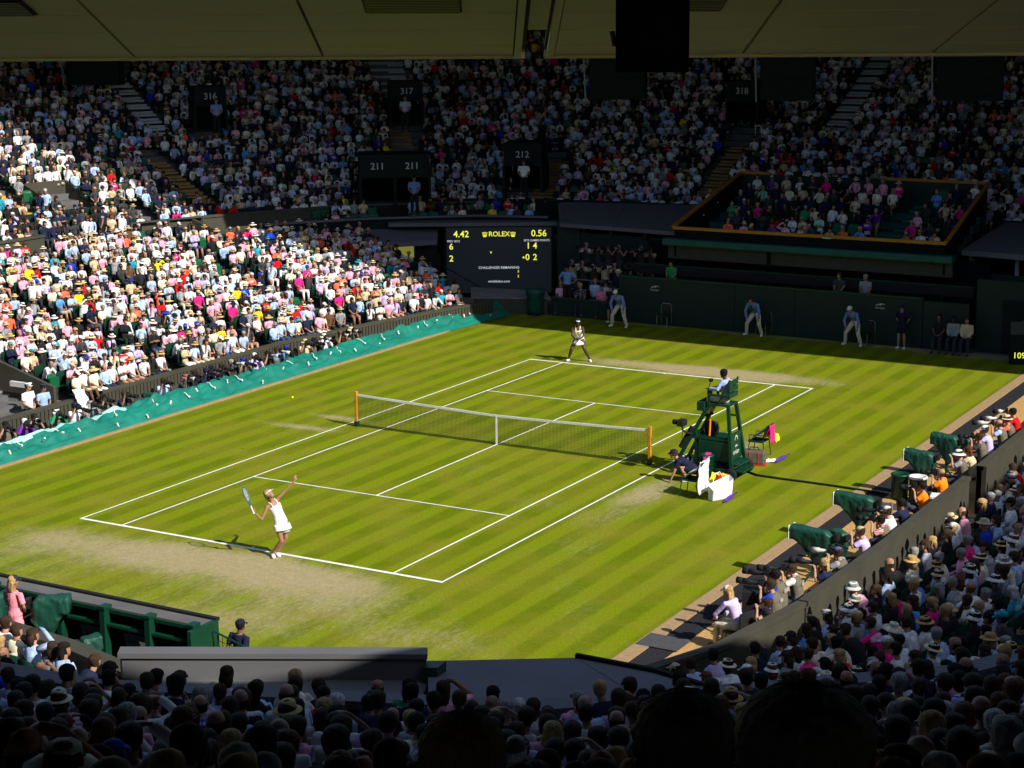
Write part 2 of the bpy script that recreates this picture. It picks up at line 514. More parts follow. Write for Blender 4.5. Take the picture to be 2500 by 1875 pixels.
# ================================================================== THE STANDS
def offset_poly(P, d):
    """polyline moved by d to its left-hand side (mitred)"""
    out = []
    for i, p in enumerate(P):
        ns = []
        for a, b in ((i - 1, i), (i, i + 1)):
            if a < 0 or b >= len(P): continue
            t = Vector((P[b][0] - P[a][0], P[b][1] - P[a][1])).normalized()
            ns.append(Vector((-t.y, t.x)))
        n = sum(ns, Vector((0, 0))).normalized()
        k = 1 / max(.5, n.dot(ns[0]))
        out.append((p[0] + n.x * d * k, p[1] + n.y * d * k))
    return out
def walk(P, step, start=.0):
    out, carry, s = [], start, 0.0
    for a, b in zip(P, P[1:]):
        v = Vector((b[0] - a[0], b[1] - a[1])); L = v.length; t = v / L
        x = carry
        while x < L:
            out.append((a[0] + t.x * x, a[1] + t.y * x, Vector((t.y, -t.x)), s + x)); x += step
        carry = x - L; s += L
    return out
def inside(poly, x, y):
    c = False
    for i in range(len(poly)):
        (x1, y1), (x2, y2) = poly[i], poly[i - 1]
        if (y1 > y) != (y2 > y) and x < (x2 - x1) * (y - y1) / (y2 - y1) + x1: c = not c
    return c
SEATS = []      # every place a spectator could sit: dict(pos, face, row, zone)
class Tier:
    """stepped terrace behind the front polyline P (court on its right-hand side)"""
    def __init__(s, zone, P, n, tread, rise, z0, keep=None, aisles=(), holes=(), curve=0.0):
        s.zf = lambda k: z0 + k * rise + curve * k * k
        s.zone, s.P, s.n, s.tread, s.rise, s.z0, s.aisles = zone, P, n, tread, rise, z0, aisles
        for k in range(n):
            Q = offset_poly(P, k * tread + tread - .16)
            z = s.zf(k)
            for x, y, nv, sl in walk(Q, .50 if zone in ('upper near stand', 'near gallery', 'low near stand', 'low right stand') else .445, .2 + .26 * (k % 2)):
                if keep and not keep(x, y, k): continue
                if any(a.hit(x, y, k) for a in aisles): continue
                if any(h(x, y, k) for h in holes): continue
                u, v, d = proj((x, y, z + 1))
                if not (-160 < u < 2680 and 60 < v < 2150 and d > 1.2): continue
                SEATS.append(dict(p=(x, y, z), n=nv, k=k, zone=zone, u=u, v=v, d=d, s=sl))
    def terrace(s, parent, m='concrete', cut=None):
        b = MB()
        for k in range(s.n):
            z = s.zf(k); dz = z - s.zf(k - 1)
            A, B = offset_poly(s.P, k * s.tread), offset_poly(s.P, (k + 1) * s.tread)
            for i in range(len(A) - 1):
                mx_, my_ = (A[i][0] + A[i + 1][0]) / 2, (A[i][1] + A[i + 1][1]) / 2
                if cut and cut(mx_, my_): continue
                b.quad((*A[i], z), (*B[i], z), (*B[i + 1], z), (*A[i + 1], z))
                b.quad((*A[i], z - dz), (*A[i], z), (*A[i + 1], z), (*A[i + 1], z - dz))
        return b.build('terrace', m, parent)
class Aisle:
    def __init__(s, x, y, dx, dy, hw, k0, k1, m='wood_step'):
        d = Vector((dx, dy)).normalized()
        s.o, s.d, s.hw, s.k0, s.k1, s.m = Vector((x, y)), d, hw, k0, k1, m
    def hit(s, x, y, k):
        v = Vector((x, y)) - s.o
        return s.k0 <= k <= s.k1 and abs(v.x * s.d.y - v.y * s.d.x) < s.hw + .16 and v.dot(s.d) > -.6
    def steps(s, tier, parent):
        me = MB().box((0, 0, 0), (2 * s.hw, tier.tread / 2, tier.rise / 2)).mesh('step', s.m)
        for k in range(s.k0, s.k1 + 1):
            for h in range(2):
                c = s.o + s.d * (k * tier.tread + tier.tread * (.25 + .5 * h))
                o = bpy.data.objects.new('step', me); COL.objects.link(o); o.parent = parent
                o.location = (c.x, c.y, tier.zf(k) + (h - .5) * tier.rise / 2 + .006)
                o.rotation_euler = (0, 0, math.atan2(s.d.y, s.d.x) - math.pi / 2)
def wall_strip(name, P, z0, z1, th, m, parent, cap=None, capm=None):
    """a wall of thickness th standing behind polyline P (left-hand side); z1 may be a list"""
    Q = offset_poly(P, th)
    b = MB()
    a = z1 if isinstance(z1, (list, tuple)) else [z1] * len(P)
    for i in range(len(P) - 1):
        p = [P[i], P[i + 1], Q[i + 1], Q[i]]
        b.add([(*q, z0) for q in p] + [(*P[i], a[i]), (*P[i + 1], a[i + 1]), (*Q[i + 1], a[i + 1]), (*Q[i], a[i])],
              [(0, 1, 5, 4), (2, 3, 7, 6), (4, 5, 6, 7), (1, 2, 6, 5), (3, 0, 4, 7)])
    o = b.build(name, m, parent)
    if cap:
        wall_strip('coping', offset_poly(P, -.03), a[0] + .002 if len(set(a)) == 1 else z1[0], [q + cap for q in a], th + .06, capm or m, o if parent is not None else o)
    return o

# front lines of the tiers (walked so that the court lies on the right-hand side)
RING = [(-25.2, -20), (-25.2, 10.3), (-23.2, 16.4), (-20.3, 22.0), (-16.0, 25.7), (-10.4, 27.4), (-4, 28.1), (14, 28.1), (22, 24.6)]
LOW_L = [(-13.1, -18), (-13.1, 7), (-12.4, 12), (-11.5, 16.4), (-10.9, 18.8)]
ring_in = offset_poly(RING, -.7)
ring_poly = ring_in + [(26, -20)]
def corner_limit(y_):  # right-hand end of the low left stand, towards the scoreboard
    pts = [(-10.9, 17.0), (-11.6, 17.4), (-13.2, 18.4), (-16.1, 19.8), (-18.4, 20.8), (-20.2, 21.3), (-24, 21.6)]
    return pts
def keep_low(x, y, k):
    if not inside(ring_poly, x, y) and not (7.6 < y < 12.6 and -25.1 < x): return False
    pts = corner_limit(0)
    for (x1, y1), (x2, y2) in zip(pts, pts[1:]):
        if x2 <= x <= x1: return y < y1 + (y2 - y1) * (x - x1) / (x2 - x1)
    return x < -11
# gangway mouths cut into the stands (plan box tests)
def vom(cx, cy, dx, dy, hw, d0, d1):
    d = Vector((dx, dy)).normalized()
    def f(x, y, k=0):
        v = Vector((x - cx, y - cy)); return abs(v.x * d.y - v.y * d.x) < hw and d0 < v.dot(d) < d1
    return f
low_aisles = [Aisle(-13.1, y, -1, 0, .45, 0, 15, 'concrete') for y in (-4.1, 1.6, 6.4)] + [Aisle(-12.6, 11.5, -1, .1, .45, 0, 14, 'concrete')]
low_vom = vom(-13.1, -5.6, -1, 0, 1.15, -.5, 4.2)
low_vom2 = lambda x, y, k=0: 14.6 < y < 18.8 and x < -20.9 - (18.8 - y) * .22
LOW = Tier('low left stand', LOW_L, 16, .70, .165, .33, keep_low, low_aisles, [low_vom, low_vom2])
# upper tier, left + far
nC = Vector((-.66, .75))
up_aisles = [Aisle(-24.8, 3.6, -1, 0, .5, 0, 8, 'yellow_step'), Aisle(-25.2, 9.7, -1, .15, .5, 3, 9, 'yellow_step'), Aisle(-25.2, 14.0, -1, .3, .5, 0, 3, 'yellow_step'),
             Aisle(-18.0, 24.0, -.62, .78, .55, 0, 18, 'wood_step'), Aisle(-13.3, 26.5, -.36, .93, .62, 0, 8, 'wood_step'),
             Aisle(-22.2, 16.6, -.93, .36, .5, 2, 10, 'wood_step'),
             Aisle(-21.9, 17.2, -.88, .45, .55, 12, 29, 'pale_step'), Aisle(-3.2, 27.4, -.02, 1, .55, 12, 29, 'pale_step'),
             Aisle(-24.8, 3.2, -1, .0, .6, 13, 29, 'pale_step'), Aisle(-18.0, 24.0, -.62, .78, .95, 19, 29, 'pale_step'), Aisle(-6.4, 27.2, -.1, 1, .5, 2, 11, 'wood_step')]
voms = [vom(-25.2, 11.9, -1, .18, 1.05, 1.9, 4.7), vom(-19.4, 24.0, -.60, .80, 1.75, -.9, 1.6), vom(-15.0, 28.6, -.36, .93, 1.0, -1.2, 1.5),
        vom(-29.9, 23.8, -.75, .66, .9, -1.3, 1.2), vom(-23.3, 31.0, -.62, .78, .95, -1.4, 1.2), vom(-7.3, 36.2, -.1, 1, .95, -1.2, 1.2)]
def keep_up(x, y, k):
    if -4.6 < x < 7.0 and y < 28.9: return False       # the royal box stands here
    return True
UPT = Tier('upper far stand', RING, 30, .72, .2165, 3.15, keep_up, up_aisles, voms, .0026)
MID_IN = offset_poly(RING, -1.75)
def keep_mid(x, y, k): return -21.8 < x < -12.4 and y > 19.8
MIDT = Tier('gallery over the scoreboard', MID_IN, 2, .80, .28, 2.75, keep_mid, [Aisle(-17.5, 21.2, -.62, .78, .6, 0, 1)])
# near and right stands
LOW_R = [(14.55, 24), (14.55, -8), (14.42, -12.4), (13.95, -15.6), (13.2, -17.6), (12.3, -19.3)]
RING_N = [(25.5, 24), (25.5, -8), (25.1, -12), (23.2, -17.4), (20.4, -22.4), (16.0, -26.3), (10.4, -28.5), (3, -29.2), (-8, -29.2)]
ringn_poly = offset_poly(RING_N, -1.9) + [(-8, 24)]
def keep_lr(x, y, k):
    if not inside(ringn_poly, x, y): return False
    # the slab roof and the pit bound this block towards the near wall
    return (x - 12.9) * .87 + (y + 20.4) * .5 > .3
LOW_R2 = offset_poly(LOW_R, .75)
LOWR = Tier('low right stand', LOW_R2, 12, .80, .20, .42, keep_lr, [Aisle(14.55, 1.2, 1, 0, .6, 0, 12, 'concrete'), Aisle(14.55, 8.5, 1, 0, .6, 0, 12, 'concrete')])
UPN = Tier('upper near stand', RING_N, 27, .80, .2405, 3.31, None, [], (), .00322)
MIDN = Tier('near gallery', offset_poly(RING_N, -1.75), 2, .80, .26, 2.35, lambda x, y, k: x > 10.8, [])
LOW_N = [(8.4, -24.9), (5.5, -24.0), (-6, -22.5)]
LOWN = Tier('low near stand', LOW_N, 6, .80, .20, 1.55, lambda x, y, k: y > -28.2 + .2 and x < 9.6 - .15 * k, [])

# --- terraces and walls, each stand one thing
left = thing('grandstand', 'sunlit left grandstand of dark terraces behind a ribbed brown wall', 'grandstand', (0, 0, 0))
LOW.terrace(left, 'concrete_dark', lambda x, y: y > 19)
for a in low_aisles: a.steps(LOW, left)
# ribbed front wall: boards one by one where they can be told apart
def ribbed(P, z0, z1, parent, gap=None, m='brown_wall'):
    wl = wall_strip('front_wall', offset_poly(P, .03), z0, z1, .14, m, parent)
    wall_strip('coping', offset_poly(P, -.03), z1 - .07, z1 + .03, .22, m, wl)
    me = MB().box((0, 0, 0), (.035, .13, z1 - z0 - .08)).mesh('board', m)
    for x, y, nv, s_ in walk(P, .17):
        if gap and gap(x, y): continue
        if not (-50 < proj((x, y, .5))[0] < 2550): continue
        o = bpy.data.objects.new('board', me); COL.objects.link(o); o.parent = wl
        o.location = (x, y, (z0 + z1) / 2 - .04); o.rotation_euler = (0, 0, math.atan2(nv.y, nv.x))
P1 = [p for p in LOW_L]
ribbed([(-13.1, -18), (-13.1, -3.75)], -.27, .74, left)
ribbed([(-13.1, -2.55), (-13.1, 7), (-12.4, 12), (-11.5, 16.4), (-10.95, 18.6)], -.27, .76, left)
# gangway mouth in the low stand: side walls, back, floor, light fitting
def mouth(parent, cx, cy, dx, dy, hw, d0, d1, z0, zt0, zt1, m='brown_wall', floor=None):
    d = Vector((dx, dy)).normalized(); t = Vector((d.y, -d.x)); c = Vector((cx, cy))
    def W(a, b): q = c + d * a + t * b; return (q.x, q.y)
    for s in (-1, 1):
        e = s * .12
        p = [W(d0, s * hw), W(d1, s * hw), W(d1, s * hw + e), W(d0, s * hw + e)]
        if s > 0: p = p[::-1]; zt = [zt0, zt1, zt1, zt0]
        else: zt = [zt0, zt1, zt1, zt0]
        if s > 0: zt = [zt0, zt1, zt1, zt0]
        # corners follow the slope of the stand
        zs = [zt0 if abs((Vector(q) - c).dot(d) - d0) < .01 else zt1 for q in p]
        MB().prism(p, z0, zs).build('side_wall', m, parent)
    MB().prism([W(d1 - .02, -hw), W(d1 - .02, hw), W(d1 + .12, hw), W(d1 + .12, -hw)][::-1], z0 + (0 if zt1 - z0 < 2.2 else 1.9), zt1 + .02).build('head_wall', m, parent)
    return W
W = mouth(left, -13.1, -5.6, -1, 0, 1.15, .25, 3.2, 0.0, 1.25, 2.05)
MB().box((-14.6, -4.62, 1.25), (.75, .10, .16), 0).build('light_fitting', 'white_plastic', left)
MB().box((-14.9, -4.5, .62), (1.6, .06, .10)).build('handrail', 'brown_wall', left)
for part in ([(-25.2, -20), (-25.2, 7.6)], [(-24.5, 12.6), (-23.2, 16.4), (-20.3, 22.0), (-16.0, 25.7)]):
    wl = wall_strip('parapet', offset_poly(part, -.12), 2.3, 3.92, .14, 'brown_wall', left)
    wall_strip('coping', offset_poly(part, -.17), 3.86, 3.95, .24, 'brown_wall', wl)
# framed relief panels on the parapet
for ya, yb in ((12.0, 15.4),):
    for q in range(2):
        f0 = Vector((-24.5 + .33 * (ya - 12 + q * 1.7), ya + q * 1.7)); f1 = f0 + Vector((.6, 1.55)) * .98
        t = (f1 - f0).normalized(); n_ = Vector((t.y, -t.x))
        fr = MB()
        L = (f1 - f0).length
        for z in (2.95, 3.95): fr.box((*((f0 + f1) / 2 + n_ * .06), z), (L, .05, .06), math.atan2(t.y, t.x))
        for e in (f0, f1): fr.box((*(e + n_ * .06), 3.45), (.06, .05, 1.06), math.atan2(t.y, t.x))
        for kx in (.3, .6): fr.box((*(f0 + t * L * kx + n_ * .06), 3.45), (.05, .04, .5), math.atan2(t.y, t.x) + .0)
        fr.build('relief_panel', 'brown_wall', wl)
# low gangway box in front of the parapet
wl2 = wall_strip('gangway_wall', [(-22.15, 14.7), (-21.5, 18.7)], 2.0, 3.5, .12, 'brown_wall', left)
MB().prism([(-23.4, 14.6), (-22.1, 14.6), (-22.1, 14.74), (-23.4, 14.74)], 2.0, [3.9, 3.5, 3.5, 3.9]).build('side_wall', 'brown_wall', left)
mouth(left, -25.2, 11.9, -1, .18, 1.0, 2.6, 4.7, 3.4, 4.62, 5.35)

far = thing('grandstand', 'shaded upper grandstand curving round the far end under the roof', 'grandstand', (0, 0, 0))
UPT.terrace(far, 'concrete_dark', lambda x, y: -4.5 < x < 6.9 and y < 28.6)
for a in up_aisles: a.steps(UPT, far)
wl = wall_strip('parapet', offset_poly(RING[3:6], -.12), 2.4, 4.0, .14, 'sign_dark', far)
wall_strip('coping', offset_poly(RING[3:6], -.17), 3.95, 4.05, .24, 'sign_dark', wl)
wl = wall_strip('parapet', offset_poly([(-10.4, 27.4), (-4.6, 28.03)], -.12), 3.2, 4.05, .14, 'sign_dark', far)
wl = wall_strip('parapet', offset_poly([(7.1, 28.1), (14, 28.1), (22, 24.6)], -.12), 3.1, 4.05, .14, 'sign_dark', far)
gal = thing('gallery', 'two-row gallery with a dark front rail above the scoreboard', 'gallery', (0, 0, 0))
MIDT.terrace(gal, 'concrete_dark', lambda x, y: not (-22 < x < -11.6 and y > 17.5))
G1 = [(-21.6, 18.9), (-18.35, 20.25), (-14.7, 23.3), (-11.9, 24.35)]
G1 = [p for p in MID_IN[2:6]]; G1[0] = (-21.6, 17.2); G1[-1] = (-11.9, 25.05)
wl = wall_strip('front_rail', offset_poly(G1, -.05), 2.4, 3.48, .12, 'sign_dark', gal)
wall_strip('coping', offset_poly(G1, -.10), 3.44, 3.52, .22, 'canopy_grey', wl)
Aisle(-17.5, 21.2, -.62, .78, .6, 0, 1).steps(MIDT, gal)
MB().box((-12.2, 26.0, 3.3), (.14, 2.0, 1.5), R_(-20)).build('side_wall', 'sign_dark', gal)
# numbered gangway boxes of the upper tier
def sign_box(nums, cx, cy, dx, dy, w, zb, zt, depth, lb):
    d = Vector((dx, dy)).normalized(); t = Vector((d.y, -d.x))
    g = thing('gangway_box', lb, 'gangway', (cx, cy, 0), 0, 'numbered gangway boxes')
    rz = math.atan2(t.y, t.x)
    k = len(nums)
    h = zt - zb
    lint = h * .46
    MB().box((d.x * depth / 2, d.y * depth / 2, zt - lint / 2), (w, depth, lint), rz).build('lintel', 'sign_dark', g)
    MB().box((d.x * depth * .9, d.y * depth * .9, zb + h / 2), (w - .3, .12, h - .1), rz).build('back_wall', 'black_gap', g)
    for s in range(k + 1):
        off = -w / 2 + w * s / k
        e = t * off
        MB().box((e.x + d.x * depth / 2, e.y + d.y * depth / 2, zb + (h - lint) / 2 - .004), (.12, depth, h - lint), rz).build('side_wall', 'sign_dark', g)
    for i, nm in enumerate(nums):
        e = t * (-w / 2 + w * (i + .5) / k * 1.0) - d * .012
        lettering(nm, .42, 'sign_white', g, ((e.x, e.y, zt - lint * .5), (t.x, t.y, 0), (0, 0, 1)), 'number')
    return g
sign_box(['211', '211'], -18.55, 22.9, -.60, .80, 3.1, 3.9, 6.15, 2.2, 'wide double gangway box carrying white number 211 twice')
sign_box(['212'], -14.6, 27.5, -.36, .93, 1.75, 4.2, 6.45, 2.2, 'tall gangway box numbered 212 above the scoreboard')
sign_box(['316'], -29.2, 23.3, -.75, .66, 1.5, 6.9, 8.95, 1.6, 'high gangway box numbered 316 in the upper left corner')
sign_box(['317'], -22.6, 30.2, -.62, .78, 1.6, 6.9, 9.0, 1.6, 'high gangway box numbered 317 with a steward before it')
sign_box(['318'], -7.4, 36.0, -.12, .99, 1.5, 7.0, 9.0, 1.6, 'high gangway box numbered 318 up behind the hanging speakers')
# low wall returning by the photographers' pit
right = thing('grandstand', 'right-hand grandstand rising behind the beige barrier of the photographers pit', 'grandstand', (0, 0, 0))
LOWR.terrace(right, 'concrete_dark', lambda x, y: y < -20 and x < 14)
BR = LOW_R
for seg in ([(14.5, 24), (14.5, -.55)], [(14.5, -1.65), (14.5, -8), (14.36, -12.6)], [(14.36, -12.68), (13.9, -15.7), (13.15, -17.7), (12.2, -19.4)]):
    MB().prism([(seg[0][0] + .1, seg[0][1]), (seg[0][0] + .95, seg[0][1]), (seg[-1][0] + .95, seg[-1][1]), (seg[-1][0] + .1, seg[-1][1])][::-1], .16, .22).build('walkway', 'concrete_dark', right)
    wl = wall_strip('barrier', seg, -.02, 1.22, .13, 'brown_wall', right)
    wall_strip('coping', offset_poly(seg, -.04), 1.16, 1.26, .21, 'brown_wall', wl)
MB().box((14.62, -.5, .62), (.26, .1, 1.3)).build('gate_post', 'brown_wall', right)
near = thing('grandstand', 'shaded near grandstand with two dark ledges in front of the camera', 'grandstand', (0, 0, 0))
UPN.terrace(near, 'concrete_dark'); MIDN.terrace(near, 'concrete_dark', lambda x, y: x < 10.6 and y < -20)
LOWN.terrace(near, 'concrete_dark')
wl = wall_strip('parapet', offset_poly(RING_N, -.12), 2.4, 4.12, .14, 'sign_dark', near)
wall_strip('coping', offset_poly(RING_N, -.22), 4.06, 4.18, .34, 'canopy_grey', wl)
GN = [p for p in offset_poly(RING_N, -1.75)][:7]
wl = wall_strip('front_rail', offset_poly(GN, -.05), 1.9, 3.22, .12, 'sign_dark', near)
wall_strip('coping', offset_poly(GN, -.16), 3.16, 3.26, .34, 'canopy_grey', wl)
PN = [(9.2, -24.75), (5.6, -23.85), (-6, -22.35)]
wl = wall_strip('pit_parapet', PN, 0, 2.40, .16, 'brown_wall', near)
wall_strip('coping', offset_poly(PN, -.08), 2.36, 2.46, .34, 'brown_wall', wl)
# ================================================================== ROOF, SOFFIT, FAR END
roof = thing('stadium_roof', 'broad roof over the stands, dark beams and cream underside', 'roof', (0, 0, 0))
ZR = 15.0
def slab(poly, nm='roof_slab'):
    MB().prism(poly, ZR, ZR + .5).build(nm, 'roof_dark', roof)
slab([(-60, 13.05), (60, 13.05), (60, 60), (-60, 60)])
slab([(-60, -62), (60, -62), (60, -31), (-60, -31)])
slab([(-60, -31), (-31, -31), (-31, 13.05), (-60, 13.05)])
slab([(32.8, -31), (60, -31), (60, 13.05), (32.8, 13.05)])
slab([(15, -31), (32.8, -31), (32.8, -15.9), (32.3, -17.9), (27.15, -26.4), (26.25, -27.7), (24.95, -28.7), (21.7, -29.8), (19.2, -30.8)])
ov0, ov1 = offset_poly(RING, 5.2), offset_poly(RING, 20)  # unseen sheets added under the roof to shade the upper rows from the sky
for i in range(len(RING) - 2):
    MB().add([(*ov0[i], 12.3), (*ov0[i + 1], 12.3), (*ov1[i + 1], 14.9), (*ov1[i], 14.9), (*ov0[i], 12.6), (*ov0[i + 1], 12.6), (*ov1[i + 1], 15.2), (*ov1[i], 15.2)],
             [(0, 1, 2, 3), (7, 6, 5, 4), (0, 4, 5, 1), (1, 5, 6, 2), (2, 6, 7, 3), (3, 7, 4, 0)]).build('shading_overhang', 'roof_dark', roof)
bw = thing('back_wall', 'unseen dark outer wall added behind the top rows to block sky light', 'wall', (0, 0, 0))  # added out of view to keep sky light from leaking in sideways
for c, d in (((-50, 0, 7.5), (.3, 124, 15)), ((50, 0, 6.35), (.3, 124, 12.7)), ((0, 52, 7.5), (100, .3, 15)), ((0, -61, 6.35), (100, .3, 12.7))):  # near and right walls stop lower, letting sky light onto the crowd's backs
    MB().box(c, d).build('wall', 'concrete_dark', bw)

# sloping soffit just ahead of the camera, in panels
E0 = Vector((17.6885, -29.8354, 12.5)); ea = .47
se = Vector((math.cos(ea), math.sin(ea), 0)); sd = Vector((-.49766, .83878, -.22084)).normalized(); sn = se.cross(sd).normalized()
if sn.z < 0: sn = -sn
sof = thing('soffit', 'cream panelled soffit of the near roof edge across the top', 'ceiling', E0)
def spt(s, t, h): return se * s - sd * t + sn * h
def plate(s0, s1, t0, t1, h0, h1, nm, m):
    b = MB()
    v = [spt(s, t, h) for h in (h0, h1) for s, t in ((s0, t0), (s1, t0), (s1, t1), (s0, t1))]
    b.add(v, [(0, 1, 2, 3), (7, 6, 5, 4), (0, 4, 5, 1), (1, 5, 6, 2), (2, 6, 7, 3), (3, 7, 4, 0)])
    return b.build(nm, m, sof)
cols = [(-7.4, -5.56), (-5.56, -3.71), (-3.71, -1.85), (-1.85, .02), (.40, 2.23), (2.23, 4.04), (4.04, 5.9), (5.9, 7.7)]
rows = [(0, .5), (.5, 1.22), (1.22, 1.94), (1.94, 2.68), (2.68, 3.42), (3.42, 4.2)]
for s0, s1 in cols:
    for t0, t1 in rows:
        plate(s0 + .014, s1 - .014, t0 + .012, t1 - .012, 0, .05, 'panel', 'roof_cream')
plate(-7.6, .13, .0, 4.6, .06, .12, 'deck', 'roof_dark'); plate(.31, 7.9, .0, 4.6, .06, .12, 'deck', 'roof_dark')
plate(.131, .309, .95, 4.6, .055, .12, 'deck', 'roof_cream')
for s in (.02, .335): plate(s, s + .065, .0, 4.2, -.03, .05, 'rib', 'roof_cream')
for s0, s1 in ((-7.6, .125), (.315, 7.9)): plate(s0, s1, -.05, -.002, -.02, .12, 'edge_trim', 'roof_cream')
for sc in (-.88, 1.35, -4.6):
    fr = plate(sc - .42, sc + .42, 2.02, 2.62, -.012, -.002, 'vent', 'roof_dark')
    for k in range(9):
        t = 2.06 + k * .062
        b = MB(); v = [spt(s, tt, h) for h in (-.03, -.013) for s, tt in ((sc - .4, t), (sc + .4, t), (sc + .4, t + .022), (sc - .4, t + .022))]
        b.add(v, [(0, 1, 2, 3), (7, 6, 5, 4), (0, 4, 5, 1), (1, 5, 6, 2), (2, 6, 7, 3), (3, 7, 4, 0)])
        b.build('slat', 'black_plastic', fr)
# hanging screen close to the soffit edge
hs = thing('hanging_screen', 'large black screen housing hanging from the near soffit', 'screen', (20.67, -32.94, 12.15), ea)
MB().box((0, 0, .70), (.54, .36, .68)).build('housing', 'black_gap', hs)
MB().box((0, -.20, .68), (.48, .03, .52)).build('screen_back', 'black_gap', hs)
MB().box((0, 0, 1.05), (.10, .10, .5)).build('hanger', 'black_plastic', hs)
MB().tube([(-.28, -.1, .55), (-.30, -.1, .66)], .02).build('clamp', 'black_plastic', hs)
# dark speaker banks hanging from the far roof edge
for i, (x, y, w_, zb, wh) in enumerate(((-5.57, 19.15, 2.2, 9.08, 'left of the box with the gold rail'), (1.46, 19.15, 2.0, 9.18, 'above the gold-railed box'), (8.28, 19.15, 2.3, 9.32, 'at the far right under the roof'), (-32.51, 19.15, 2.6, 9.16, 'at the far left under the roof'))):
    t = thing('hanging_speaker_bank', 'black hanging speaker bank ' + wh, 'speaker', (x, y, zb), .3, 'speaker banks hanging from the far roof')
    h = 3.0
    MB().prism([(-w_ / 2, -.4), (w_ / 2, -.4), (w_ / 2, .4), (-w_ / 2, .4)], 0, [h, h, h, h]).build('cabinet', 'black_gap', t, bevel=.06)
    MB().tube([(-w_ / 2 - .12, -.42, -.05), (-w_ / 2 - .3, -.42, h + 1.6)], .035).build('stay', 'concrete_dark', t)
    for s in (-.6, .6): MB().tube([(s, 0, h), (s, 0, 15 - zb + .1)], .05).build('hanger', 'black_plastic', t)
    for k in range(4): MB().box((0, -.415, .45 + k * .75), (w_ - .2, .04, .62)).build('grille', 'black_gap', t)

# ------------------------------------------------------------------ far end
fw = thing('back_wall', 'low dark green wall behind the far baseline with seams', 'wall', (0, 20.5, 0))
for x0, x1 in ((-6.15, -1.09), (-1.07, 1.42), (1.44, 6.5), (6.53, 8.25)):
    p = MB().box(((x0 + x1) / 2, .08, .93 if x1 < 7 else .9), (x1 - x0, .16, 1.86 if x1 < 7 else 1.8)).build('panel', 'dark_green_wall', fw)
MB().box((.17, .08, 1.885), (12.7, .24, .05)).build('coping', 'green_paint', fw)
MB().box((-7.75, .1, .36), (3.1, .16, .72)).build('panel', 'dark_green_wall', fw)
MB().box((-7.75, .1, .745), (3.1, .24, .05)).build('coping', 'green_paint', fw)
for x in (-4.55, 4.85):   # small white emblem: leaping cat over a line of lettering
    b = MB()
    pts = [(-.17, .0), (-.12, .045), (-.05, .055), (.02, .085), (.10, .09), (.17, .06), (.22, .05), (.17, .035), (.10, .05), (.05, .03), (.08, -.01), (.03, .0), (-.02, .02), (-.08, .01), (-.14, -.02)]
    b.add([(x + px, -.008, 1.50 + pz) for px, pz in pts], [tuple(range(len(pts)))])
    b.build('emblem', 'sign_white', fw)
    lettering('Slazenger', .10, 'sign_white', fw, ((x, -.006, 1.41), (1, 0, 0), (0, 0, 1)))
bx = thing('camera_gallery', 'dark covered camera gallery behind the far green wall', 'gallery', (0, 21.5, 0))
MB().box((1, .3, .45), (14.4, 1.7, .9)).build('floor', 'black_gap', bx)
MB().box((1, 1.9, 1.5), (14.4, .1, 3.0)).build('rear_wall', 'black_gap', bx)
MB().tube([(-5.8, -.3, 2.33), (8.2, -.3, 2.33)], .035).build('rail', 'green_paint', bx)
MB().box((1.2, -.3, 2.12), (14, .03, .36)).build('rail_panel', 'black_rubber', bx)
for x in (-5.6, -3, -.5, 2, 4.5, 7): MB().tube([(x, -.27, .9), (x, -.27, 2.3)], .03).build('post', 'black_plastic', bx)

rb = thing('royal_box', 'shaded guest box with gold timber rails above the far wall', 'balcony', (1.2, 22.0, 0))
X0, X1, YB = -5.65, 5.65, 6.2
def bar(a, b_, r, nm, m):
    a, b_ = Vector(a), Vector(b_); t = (b_ - a); L = t.length
    q = MB().box((0, 0, 0), (L, r[0], r[1])).build(nm, m, rb)
    q.matrix_local = Matrix.Translation((a + b_) / 2) @ t.to_track_quat('X', 'Z').to_matrix().to_4x4()
    return q
bar((X0, 0, 3.77), (X1, 0, 3.80), (.14, .12), 'front_rail', 'gold_timber')
bar((X0, -.02, 3.82), (X0 + .35, YB, 5.5), (.14, .09), 'side_rail', 'gold_timber')
bar((X1, -.02, 3.85), (X1 - .2, YB, 5.5), (.14, .09), 'side_rail', 'gold_timber')
bar((X0 + .3, YB, 5.5), (X0 + 1.7, YB, 5.5), (.1, .12), 'back_rail', 'gold_timber')
bar((X1 - 4.6, YB, 5.5), (X1 - .2, YB, 5.5), (.1, .12), 'back_rail', 'gold_timber')
MB().box((0, .04, 3.53), (X1 - X0 - .1, .08, .34)).build('fascia', 'black_gap', rb)
MB().box((0, -.10, 3.21), (X1 - X0 + .7, .5, .28)).build('valance', 'valance_green', rb, bevel=.05)
MB().box((0, .12, 2.78), (X1 - X0 + .5, .1, .56)).build('lower_fascia', 'brown_wall', rb)
MB().box((-1.5, .05, 2.75), (.14, .06, .62)).build('bracket', 'black_gap', rb)
for sx, ex in ((X0 + .03, 1), (X1 - .03, -1)):
    MB().add([(sx, .05, 2.6), (sx + .32 * ex, YB, 2.6), (sx + .32 * ex, YB, 5.42), (sx, .05, 3.72),
              (sx + .08 * ex, .05, 2.6), (sx + .4 * ex, YB, 2.6), (sx + .4 * ex, YB, 5.42), (sx + .08 * ex, .05, 3.72)],
             [(0, 1, 2, 3), (7, 6, 5, 4), (0, 4, 5, 1), (1, 5, 6, 2), (2, 6, 7, 3), (3, 7, 4, 0)]).build('side_panel', 'black_gap', rb)
MB().box((0, YB + .08, 3.9), (X1 - X0 - .5, .1, 3.1)).build('rear_wall', 'dark_green_wall', rb)
